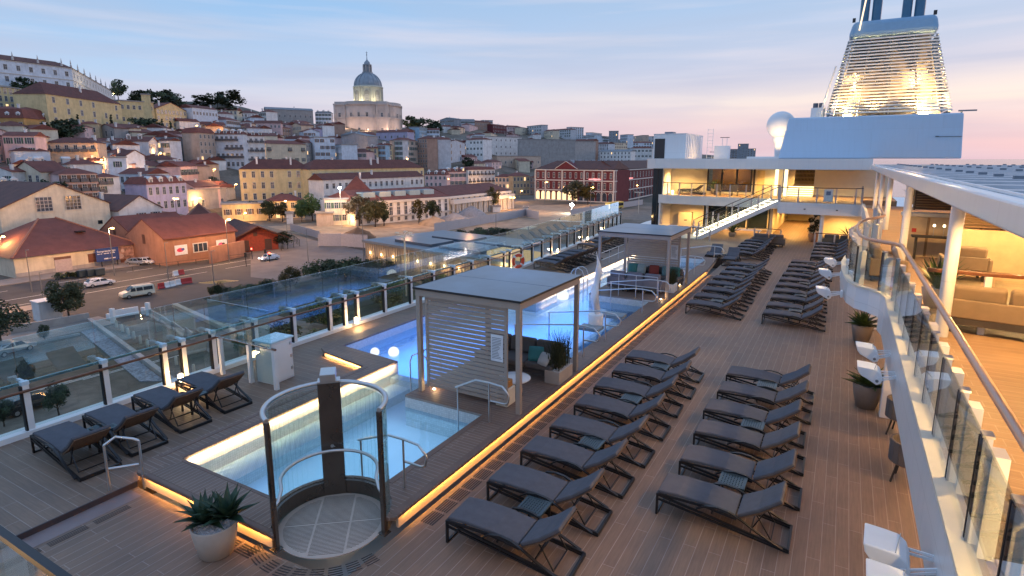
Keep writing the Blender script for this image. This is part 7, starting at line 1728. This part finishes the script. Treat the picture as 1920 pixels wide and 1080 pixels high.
for i, (x, yb, yt, wf, kd, lab) in enumerate(((600,520,474,1.5,'dark','dark clipped tree mass by the terminal, left'),(638,522,466,1.5,'dark','dark clipped tree mass by the terminal, middle left'),(676,520,466,1.5,'dark','dark clipped tree mass by the terminal, middle right'),(714,516,472,1.5,'dark','dark clipped tree mass by the terminal, right'),(440,560,528,1.6,'dark','dark hedge bush on the quay, leftmost'),(470,552,522,1.6,'dark','dark hedge bush on the quay, middle'),(505,545,515,1.6,'dark','dark hedge bush on the quay, rightmost'),(838,446,426,1.9,'dark','dark bank of bushes beyond the terminal, first'),(866,446,424,1.9,'dark','dark bank of bushes beyond the terminal, second'),(896,444,420,1.8,'dark','dark bank of bushes beyond the terminal, third'),(922,442,418,1.8,'dark','dark bank of bushes beyond the terminal, fourth'),(950,440,422,1.8,'dark','dark bank of bushes beyond the terminal, last'))):
    tpx(lab, x, yb, yt, wf, kd, 'bush', v=i%3, group='dark bushes near the terminal', nq=1800, leaf=.045)
k = 0
for y in (40,47,54,61,68,75,82,89):
    for x in (-58,-50,-42):
        k += 1
        tree('amber-lit garden shrub on the quay below the windbreak, number %d from the near end' % k, Vector((x+rt.uniform(-2,2),y+rt.uniform(-2,2),ZG)), rt.uniform(3.2,5.0), 1.3, 'green' if k%2 else 'olive', 'bush', v=k%3, group='garden shrubs on the quay', nq=1800, leaf=.045)
    light('POINT','garden_light',(-46,y+3,ZG+5.5),420,(1,.72,.25),.3)
# ================================================================ street lamps, vehicles, street things
HEAD = emit('sodium_head', (1,.50,.14), 40)
def lamp(label, x, yb, yt, D=None, p=None, power=5200, col=SODIUM, arm=True, heads=1):
    q = on(x, yb, ZG) if p is None else p
    if D: q = at_d(x, yb, D)
    Dd = math.hypot(q.x, q.y); h = at_d(x, yt, Dd).z-q.z
    t = thing('street_lamp', label, 'street lamp', q, 0, 'sodium street lamps')
    m = MB(); m.tube([(0,0,0),(0,0,h)],[.11,.06],8); m.build('pole', plain('lamp_pole',(.20,.19,.18),.5,.3), t, smooth=True)
    for s in ((1,) if heads == 1 else (1,-1)):
        m = MB(); m.bar((0,0,h-.05),(s*.9,.2,h+.1),.07,.07); m.build('arm', plain('lamp_pole',(.20,.19,.18),.5,.3), t)
        m = MB(); m.box(s*.9-.32,s*.9+.32,.05,.35,h+.02,h+.2); m.build('lamp_head', HEAD, t)
    light('POINT','street_light',(q.x,q.y,q.z+h-.35),power,col,.25)
for lab, x, yb, yt, kw in (('lit sodium lamp on a tall pole beside the blue billboard',215,517,428,{}),('lit sodium lamp on a tall pole before the orange boundary wall',430,492,412,{}),('twin lit sodium lamp before the lilac house',331,398,373,{'D':215,'heads':2,'power':3500}),('lit sodium lamp on the ruined grey house',374,398,372,{'D':250,'power':3200}),('lit sodium lamp before the amber-lit low house',457,411,400,{'D':222,'power':2600}),('lit lamp in the yard of the amber two-storey house',534,413,377,{'D':228,'power':2600}),('lit sodium lamp at the far left edge by the orange house',6,480,444,{'D':150,'power':3200}),('lit lamp in the alley left of the long yellow building',402,350,318,{'D':268,'power':5000}),('lit lamp on the slope above the ruined grey house',440,356,346,{'D':252,'power':2600}),('lit lamp under the museum front trees',656,420,409,{'D':200,'power':900}),('lit sodium lamp before the maroon station, left end',1021,383,342,{'power':2600}),('lit twin lamp left of the maroon station',960,395,371,{'heads':2,'power':4000}),('lit yellow lamp before the station trees',1107,390,352,{'power':3000}),('lit yellow lamp before the right station wing',1191,372,348,{'power':3000}),('lit lamp at the orange houses left of the station',975,374,358,{'D':300,'power':6000}),('lit lamp high on the hill right of the monastery',212,186,176,{'D':470,'power':5000,'col':(1,.8,.5)}),('lit lamp on the roof of the gabled yellow house',312,196,185,{'D':470,'power':700,'col':(1,.8,.5)}),('lit lamp by the white hillside house',368,247,236,{'D':395,'power':1500}),('lit lamp beside the peach balcony house',76,296,285,{'D':270,'power':5200}),('second lit lamp beside the peach balcony house',188,308,300,{'D':262,'power':4000})):
    lamp(lab, x, yb, yt, **kw)
for x, y in ((120,560),(300,512),(520,478),(640,440),(760,425),(1010,400),(1130,388),(880,420),(40,580),(580,430)):
    p = on(x,y,ZG); light('POINT','street_glow_light',(p.x,p.y,ZG+11),3400 if x < 600 else 5600,SODIUM,.5)
WHERE = ['beside the peach balcony house wall','left of the grey balcony block','above the lilac house at left','above the pink balcony house','right of the white hillside house','just left of the domed church','behind the cream house above the long yellow building','below the domed church','at the right end of the yellow rear wing roof','between the two pink mansard houses','before the white balcony house','right of the grey balcony block','between the lilac house and the white gable','at the left edge above the maroon house','under the second hilltop grove','right of the cream house above the long yellow building']
for i, (x, yb) in enumerate(((95,298),(300,302),(256,346),(150,328),(524,256),(603,252),(566,306),(691,306),(762,312),(838,350),(905,362),(472,300),(334,332),(20,330),(420,262),(655,300))):  # lamps added in gaps between houses to brighten the hillside
    q = hit(x, yb); D_ = math.hypot(q.x,q.y)*.985
    lamp('small added lamp on the hillside ' + WHERE[i], x, yb, yb-14, D=D_, power=2600)
def polelamp(label, x, yb, yt, lit, power):
    q = on(x,yb,ZG); h = at_d(x,yt,math.hypot(q.x,q.y)).z-ZG
    t = thing('floodlight_mast', label, 'light mast', q); m = MB(); m.tube([(0,0,0),(0,0,h)],.13,8); m.build('pole', plain('mast_pole',(.5,.47,.42),.5,.2), t)
    return t, q, h
for lab, x, yb, yt, s in (('tall mast with a dazzling white floodlight over the street works',1072,400,384,.75),('tall mast with a white floodlight beside the green tree',641,425,352,.45)):
    t, q, h = polelamp(lab, x, yb, yt, True, 0)
    m = MB(); m.lathe([(0,h-s),(s*.8,h-s*.5),(s,h),(s*.8,h+s*.5),(0,h+s)],16,caps=False); m.build('lamp_head', emit('white_flood',(1,.97,.92),90), t, smooth=True)
    light('POINT','work_floodlight',(q.x,q.y-1.5,q.z+h),2600,(1,.95,.85),.8)
t, q, h = polelamp('cream multi-head mast rising behind the near cabana', 762, 556, 440, True, 0)
for k in range(6):
    a = k*PI/3; m = MB(); m.bar((0,0,h),(1.2*math.cos(a),1.2*math.sin(a),h+.35*math.cos(k*PI)),.06,.06); m.box(1.2*math.cos(a)-.3,1.2*math.cos(a)+.3,1.2*math.sin(a)-.2,1.2*math.sin(a)+.2,h+.3*math.cos(k*PI),h+.14+.3*math.cos(k*PI)); m.build('lamp_arm', plain('mast_head',(.6,.56,.48),.4), t)
light('SPOT','mast_light',(q.x+2,q.y-2,ZG+.5),900,(1,.75,.4),.2,(Vector((-2,2,h-.5))).to_track_quat('-Z','Y').to_euler(),spot=R(40))
t, q, h = polelamp('cream multi-head mast beyond the far end of the windbreak', 1197, 400, 362, True, 0)
for k in range(6):
    a = k*PI/3; m = MB(); m.bar((0,0,h),(1.6*math.cos(a),1.6*math.sin(a),h+.3),.08,.08); m.box(1.6*math.cos(a)-.4,1.6*math.cos(a)+.4,1.6*math.sin(a)-.3,1.6*math.sin(a)+.3,h+.25,h+.45); m.build('lamp_arm', plain('mast_head',(.6,.56,.48),.4), t)
CARG = plain('car_glass',(.015,.02,.025),.08); TYRE = plain('tyre',(.015,.015,.015),.8); RIM = plain('wheel_rim',(.4,.4,.42),.35,.7)
def car(label, p, rz, paint, L=4.2, Wd=1.78, van=False, lights=False, cat='car', name='parked_car'):
    t = thing(name, label, cat, p, rz); w = Wd/2
    if van: side = [(-L/2,.35),(-L/2,1.0),(-L/2+.05,1.75),(-L/2+.25,1.85),(L*.12,1.85),(L*.30,1.15),(L*.47,.95),(L/2,.75),(L/2,.35)]
    else: side = [(-L/2,.35),(-L/2,.85),(-L*.42,.98),(-L*.30,1.40),(-L*.05,1.46),(L*.13,1.36),(L*.27,.95),(L*.45,.80),(L/2,.62),(L/2,.35)]
    m = MB(); n = len(side); vs = []
    for s in (-1,1):
        for x, z in side: vs.append((x, s*(w if z < 1.0 else w-.18*(z-1.0)/.5), z))
    m.add(vs, [tuple(range(n)), tuple(range(n,2*n))[::-1]]+[(i,n+i,n+(i+1)%n,(i+1)%n) for i in range(n)]); m.build('body', paint, t, bevel=.05)
    m = MB()
    if van:
        for s in (-1,1):
            for x0,x1 in ((-L*.44,-L*.16),(-L*.13,L*.06),(L*.09,L*.23)): m.quad((x0,s*(w-.035),1.08),(x1+(.10 if x1 > L*.2 else 0),s*(w-.035),1.08),(x1-(.10 if x1 > L*.2 else 0),s*(w-.16),1.62),(x0,s*(w-.16),1.62))
        m.quad((L*.135,-w+.3,1.84),(L*.135,w-.3,1.84),(L*.30,w-.2,1.2),(L*.30,-w+.2,1.2))
        m.v[-4:] = [(x+.03,y,z+.03) for x,y,z in m.v[-4:]]
    else:
        for s in (-1,1):
            for x0,x1,a,b in ((-L*.36,-L*.04,.22,.02),(-L*.01,L*.23,.0,.32)): m.quad((x0,s*(w+.004),.98),(x1,s*(w+.004),.96),(x1-b,s*(w-.13),1.36),(x0+a,s*(w-.13),1.38))
        m.quad((L*.135,-w+.3,1.38),(L*.135,w-.3,1.38),(L*.275,w-.2,.98),(L*.275,-w+.2,.98)); m.quad((-L*.31,-w+.3,1.41),(-L*.31,w-.3,1.41),(-L*.43,w-.22,1.0),(-L*.43,-w+.22,1.0))
    m.build('windows', CARG, t, recalc=False)
    for x in (-L*.31,L*.31):
        for s in (-1,1):
            mm = MB(); mm.tube([(x,s*(w-.20),.32),(x,s*(w+.01),.32)],.32,18); wh = mm.build('wheel', TYRE, t); mm = MB(); mm.tube([(x,s*(w-.02),.32),(x,s*(w+.022),.32)],.19,12); mm.build('rim', RIM, wh)
    for s in (-1,1):
        MB().box(L/2-.06,L/2+.012,s*.62-.16,s*.62+.16,.62,.76).build('headlight', emit('headlight_on',(1,.95,.85),12) if lights else plain('headlight_off',(.6,.6,.6),.2), t)
        MB().box(-L/2-.012,-L/2+.05,s*.66-.12,s*.66+.12,.75,.90).build('tail_light', plain('tail_red',(.4,.02,.02),.3), t)
    return t
PW = plain('car_white',(.70,.71,.74),.25,coat=.5); PBL = plain('car_black',(.015,.016,.02),.2,coat=.6); PSI = plain('car_silver',(.32,.34,.37),.3,.4,coat=.5)
car('cream van turning out of the quay gate', on(258,556,ZG), R(-92-8), plain('van_cream',(.66,.60,.46),.3,coat=.4), 4.7, 1.85, van=True, cat='van', name='van')
car('white hatchback driving along the avenue', on(187,536,ZG), R(85), PW, 4.4, name='car')
car('silver parked car between the two warehouses, left of two', on(257,496,ZG), R(20), PSI); car('white parked car between the two warehouses, right of two', on(275,495,ZG), R(20), PW)
car('white car with headlights on waiting at the junction', on(505,488,ZG), R(-95), PW, lights=True, name='car')
car('dark car standing at the left edge of the car park', on(24,662,ZG), R(100), PSI); car('black car parked behind the first windbreak lounger', on(52,768,ZG), R(100), PBL)
t = thing('yellow_bus', 'yellow bus with lit front on the road before the station', 'bus', on(1152,392,ZG), R(80)); MB().box(-6,6,-1.25,1.25,.4,3.2).build('body', plain('bus_yellow',(.55,.40,.05),.4), t, bevel=.1); MB().box(-5.6,5.6,-1.27,-1.252,1.4,2.6).build('windows', CARG, t); MB().box(-6.02,-6.001,-1.1,1.1,.7,2.6).build('windscreen', emit('bus_glow',(1,.7,.3),2), t)
for x in (-3.6,3.6): 
    for s in (-1.1,1.1): m = MB(); m.tube([(x,s-.15,.5),(x,s+.15,.5)],.5,16); m.build('wheel', TYRE, t)
# kiosk, gate posts, barriers, bollards, bins, signs
kq = on(98,601,ZG); t = thing('white_kiosk', 'small white kiosk cabin beside the young olive tree', 'kiosk', kq, R(88)); MB().box(-1.3,1.3,0,2.3,0,2.7).build('body', PM['white'], t, bevel=.03); MB().box(-1.4,1.4,-.1,2.4,2.705,2.85).build('roof', WHITE, t); MB().box(.1,.9,-.03,-.002,1.9,2.2).build('window', DARKGL, t)
gp_ = None
for x, yb, yt, lab in ((213,606,578,'white gate post left of the closed barrier'),(279,592,567,'white gate post right of the closed barrier'),(205,600,588,'short white ticket post left of the barrier'),(270,590,576,'short white ticket post right of the barrier')):
    q = on(x,yb,ZG); h = at_d(x,yt,math.hypot(q.x,q.y)).z-ZG; t = thing('gate_post', lab, 'gate post', q, R(20), 'white gate posts'); MB().box(-.28,.28,-.2,.2,0,h).build('body', WHITE, t, bevel=.03); MB().box(-.34,.34,-.26,.26,-.02,.12).build('base', CONC, t)
def barrier(label, a, b, mat, h=.8, t=.5, grp='concrete barriers on the quay', z=ZG):
    p, q = on(*a,z), on(*b,z); d = q-p; L = d.length
    o = thing('road_barrier', label, 'barrier', (p+q)/2, math.atan2(d.y,d.x), grp)
    m = MB(); m.sweep([(-t/2,0),(t/2,0),(t/2,.18),(t*.22,.35),(t*.18,h),(-t*.18,h),(-t*.22,.35),(-t/2,.18)],-L/2,L/2); m.build('body', mat, o)
barrier('long white concrete barrier closing the gate between the posts', (216,596),(260,588), WHITE, 1.1)
for i, (a, b) in enumerate((((279,590),(302,603)),((304,603),(323,617)),((325,615),(347,632)),((349,627),(362,637)),((385,650),(396,660)))): barrier('pale concrete barrier in the diagonal line, %s from the gate' % ordn[i], a, b, CONC, .95)
RED = plain('barrier_red',(.45,.04,.04),.5)
for i, (a, b, c_) in enumerate((((297,542),(308,540),RED),((309,540),(318,538),WHITE),((319,538),(328,536),WHITE),((329,535),(339,533),WHITE),((340,533),(360,530),RED),((335,516),(345,514),RED),((325,518),(334,516),WHITE))):
    barrier('%s plastic road barrier, %s along the avenue works' % ('red' if c_ is RED else 'white', ordn[i]), a, b, c_, 1.0, .5, 'plastic road barriers')
barrier('pale long barrier wall beside the lawn below the cabinet', (337,668),(393,655), plain('kerb_pale',(.42,.36,.29),.7), 1.2)
bo = None
for i, (x, y) in enumerate(((219,614),(230,622),(241,629),(252,636),(264,644),(277,651),(331,684),(348,695),(364,700))):
    q = on(x,y,ZG); lab = 'pale stone bollard, %s in the diagonal line inside the gate' % ordn[i]
    if bo is None:
        m = MB(); m.lathe([(.16,0),(.15,.9),(.1,1.0),(0,1.03)],12,caps=False); bo = m.build('bollard', plain('bollard_pale',(.5,.44,.36),.6), smooth=True); bo.location = q; tag(bo, lab, 'bollard', 'pale bollards inside the gate')
    else: c_ = bo.copy(); COL.objects.link(c_); c_.location = q; c_['label'] = lab
bn = None
for i, x in enumerate((156,172,187)):
    q = on(x,520-1.5*i,ZG); lab = 'dark wheeled waste bin before the cream warehouse, %s of three' % ('left','middle','right')[i]
    if bn is None:
        bn = thing('waste_bin', lab, 'bin', q, R(90), 'dark waste bins before the cream warehouse'); MB().box(-.8,.8,-.5,.5,.15,1.3).build('body', plain('bin_dark',(.02,.035,.05),.5), bn, bevel=.05); MB().box(-.84,.84,-.54,.54,1.31,1.42).build('lid', plain('bin_lid',(.03,.05,.07),.4), bn, bevel=.03)
    else: dup(bn, loc=q, label=lab)
for i, x in enumerate((112,131,146)): tree('dark shrub in a planter before the cream warehouse, %s of three' % ('left','middle','right')[i], on(x,524-2*i,ZG), 1.9, 1.2, 'dark', 'bush', v=i, group='shrubs before the cream warehouse', nq=600, leaf=.08)
sp_ = None
for i, (x, yb, yt) in enumerate(((60,548,468),(82,568,510),(316,525,455),(403,548,470),(540,458,410),(578,490,430),(683,500,400),(845,430,410),(930,430,400))):
    q = on(x,yb,ZG); h = at_d(x,yt,math.hypot(q.x,q.y)).z-ZG
    t = thing('unlit_lamp_post', 'slim unlit lamp post along the quay roads, %s from the left' % ordn[i], 'lamp post', q, 0, 'unlit lamp posts'); m = MB(); m.tube([(0,0,0),(0,0,h)],[.10,.05],7); m.build('pole', plain('lamp_pole',(.20,.19,.18),.5,.3), t); m = MB(); m.bar((0,0,h),(.9,.1,h+.1),.12,.08); m.build('lamp_head', plain('lamp_head_grey',(.25,.25,.26),.4), t)
for i, (x, yb, yt, lab) in enumerate(((473,486,470,'red traffic light by the red shed'),(506,492,478,'red traffic light in the middle of the junction'),(462,500,480,'dark traffic light post left of the junction'),(498,484,473,'second dark traffic light post at the junction'))):
    q = on(x,yb,ZG); h = at_d(x,yt,math.hypot(q.x,q.y)).z-ZG; t = thing('traffic_light', lab, 'traffic light', q, 0, 'traffic lights at the junction'); m = MB(); m.tube([(0,0,0),(0,0,h)],.07,6); m.build('pole', BLACK, t); MB().box(-.18,.18,-.16,.16,h-.2,h+.7).build('housing', BLACK, t)
    if i < 2: m = MB(); m.lathe([(0,h+.28),(.14,h+.34),(.17,h+.45),(.14,h+.56),(0,h+.62)],10,(.14,-.12),caps=False); m.build('red_lamp', emit('red_signal',(1,.05,.03),20), t)
def meshfence(label, pts, h, step=2.4, dark=True):
    P = [on(*p,ZG) for p in pts]; t = thing('site_fence', label, 'fence', P[0]); mt = plain('fence_dark' if dark else 'fence_pale', (.05,.045,.04) if dark else (.42,.40,.42), .6); m2 = glassmat('fence_mesh',(.62,.58,.55)) if dark else mt
    for a, b in zip(P, P[1:]):
        n = max(1,int((b-a).length/step))
        for i in range(n):
            p = a.lerp(b,i/n)-P[0]; q = a.lerp(b,(i+1)/n)-P[0]
            MB().box(p.x-.05,p.x+.05,p.y-.05,p.y+.05,0,h).build('post', mt, t)
            if not dark: MB().bar((p.x,p.y,h/2),(q.x,q.y,h/2),.05,h*.92).build('panel', mt, t)
        m = MB(); m.bar((a-P[0])+Vector((0,0,h)),(b-P[0])+Vector((0,0,h)),.06,.06); m.bar((a-P[0])+Vector((0,0,h*.5)),(b-P[0])+Vector((0,0,h*.5)),.04,.04); m.build('rail', mt, t)
meshfence('low dark pavement railing in front of both warehouses', [(196,516),(300,503),(460,484)], 1.0, 3.2)
meshfence('pale grey panelled hoarding before the terminal', [(598,462),(640,462),(690,466)], 3.4, 3.0, False)
meshfence('dark site fence round the red shed garden', [(528,470),(562,462),(545,448)], 1.8)
meshfence('pink lit hoarding wall along the dug-up street', [(815,437),(985,406),(1010,412)], 3.0, 6.0, False)
meshfence('long pale hoarding running towards the station road', [(1070,405),(1205,384)], 2.6, 6.0, False)
meshfence('pale hoarding on the bend of the pink lit street', [(545,432),(600,448)], 2.2, 3.0, False)
def heap(label, x, y, r, h, mat):
    q = on(x,y,ZG); rd = random.Random(int(x)); m = MB(); n = 18; vs = []; 
    for i in range(5):
        for k in range(n): a = 2*PI*k/n; f = i/4; rr = r*(1-f)*(1+.18*rd.uniform(-1,1)); vs.append((rr*math.cos(a)*1.3, rr*math.sin(a), h*f**.9+(rd.uniform(-.1,.15) if i else -.2)))
    m.add(vs,[(i*n+k,i*n+(k+1)%n,(i+1)*n+(k+1)%n,(i+1)*n+k) for i in range(4) for k in range(n)]); o = m.build('soil_heap', mat, None, smooth=True); o.location = q; tag(o, lab_(label), 'soil heap', 'heaps of soil in the street works')
def lab_(s): return s
heap('brown soil heap behind the hoarding near the terminal', 672, 446, 5.0, 3.0, plain('soil_brown',(.14,.085,.05),.95,var=.4,scale=.8))
heap('grey rubble heap before the museum colonnade, right of two', 884, 408, 6.0, 4.5, GRAV); heap('grey rubble heap before the museum colonnade, left of two', 852, 414, 5.5, 3.0, GRAV); heap('tan soil heap at the corner of the museum wing', 815, 422, 5.0, 3.0, DIRT)
for x0, x1, yt, yb, col, lab in ((594,626,400,424,'tan','stacked brown timber site cabins beside the floodlit tree'),(538,550,401,420,'grey','tall grey concrete block on the floodlit dirt'),(924,938,388,398,'white','white container cabin in the street works'),(982,990,390,402,'blue-white','small blue-white site cabin by the station road')):
    hpx(lab, x0, x1, yt, yb, col, 'flat', D=math.hypot(*on((x0+x1)/2,yb,ZG).xy), dep=4, wins=False, cat='site cabin', name='site_cabin')
# construction crane on the horizon and city lights already placed
cq = at_d(1340,297,1050); t = thing('tower_crane', 'tiny tower crane on the horizon left of the grey tower blocks', 'crane', (cq.x,cq.y,-8)); m = MB(); m.bar((0,0,0),(0,0,26),1.2,1.2); m.build('mast', BLACK, t); u = Vector((math.cos(YAW),math.sin(YAW),0)); m = MB(); m.bar(-u*9+Vector((0,0,25)),u*34+Vector((0,0,25)),.8,.8); m.build('jib', BLACK, t)
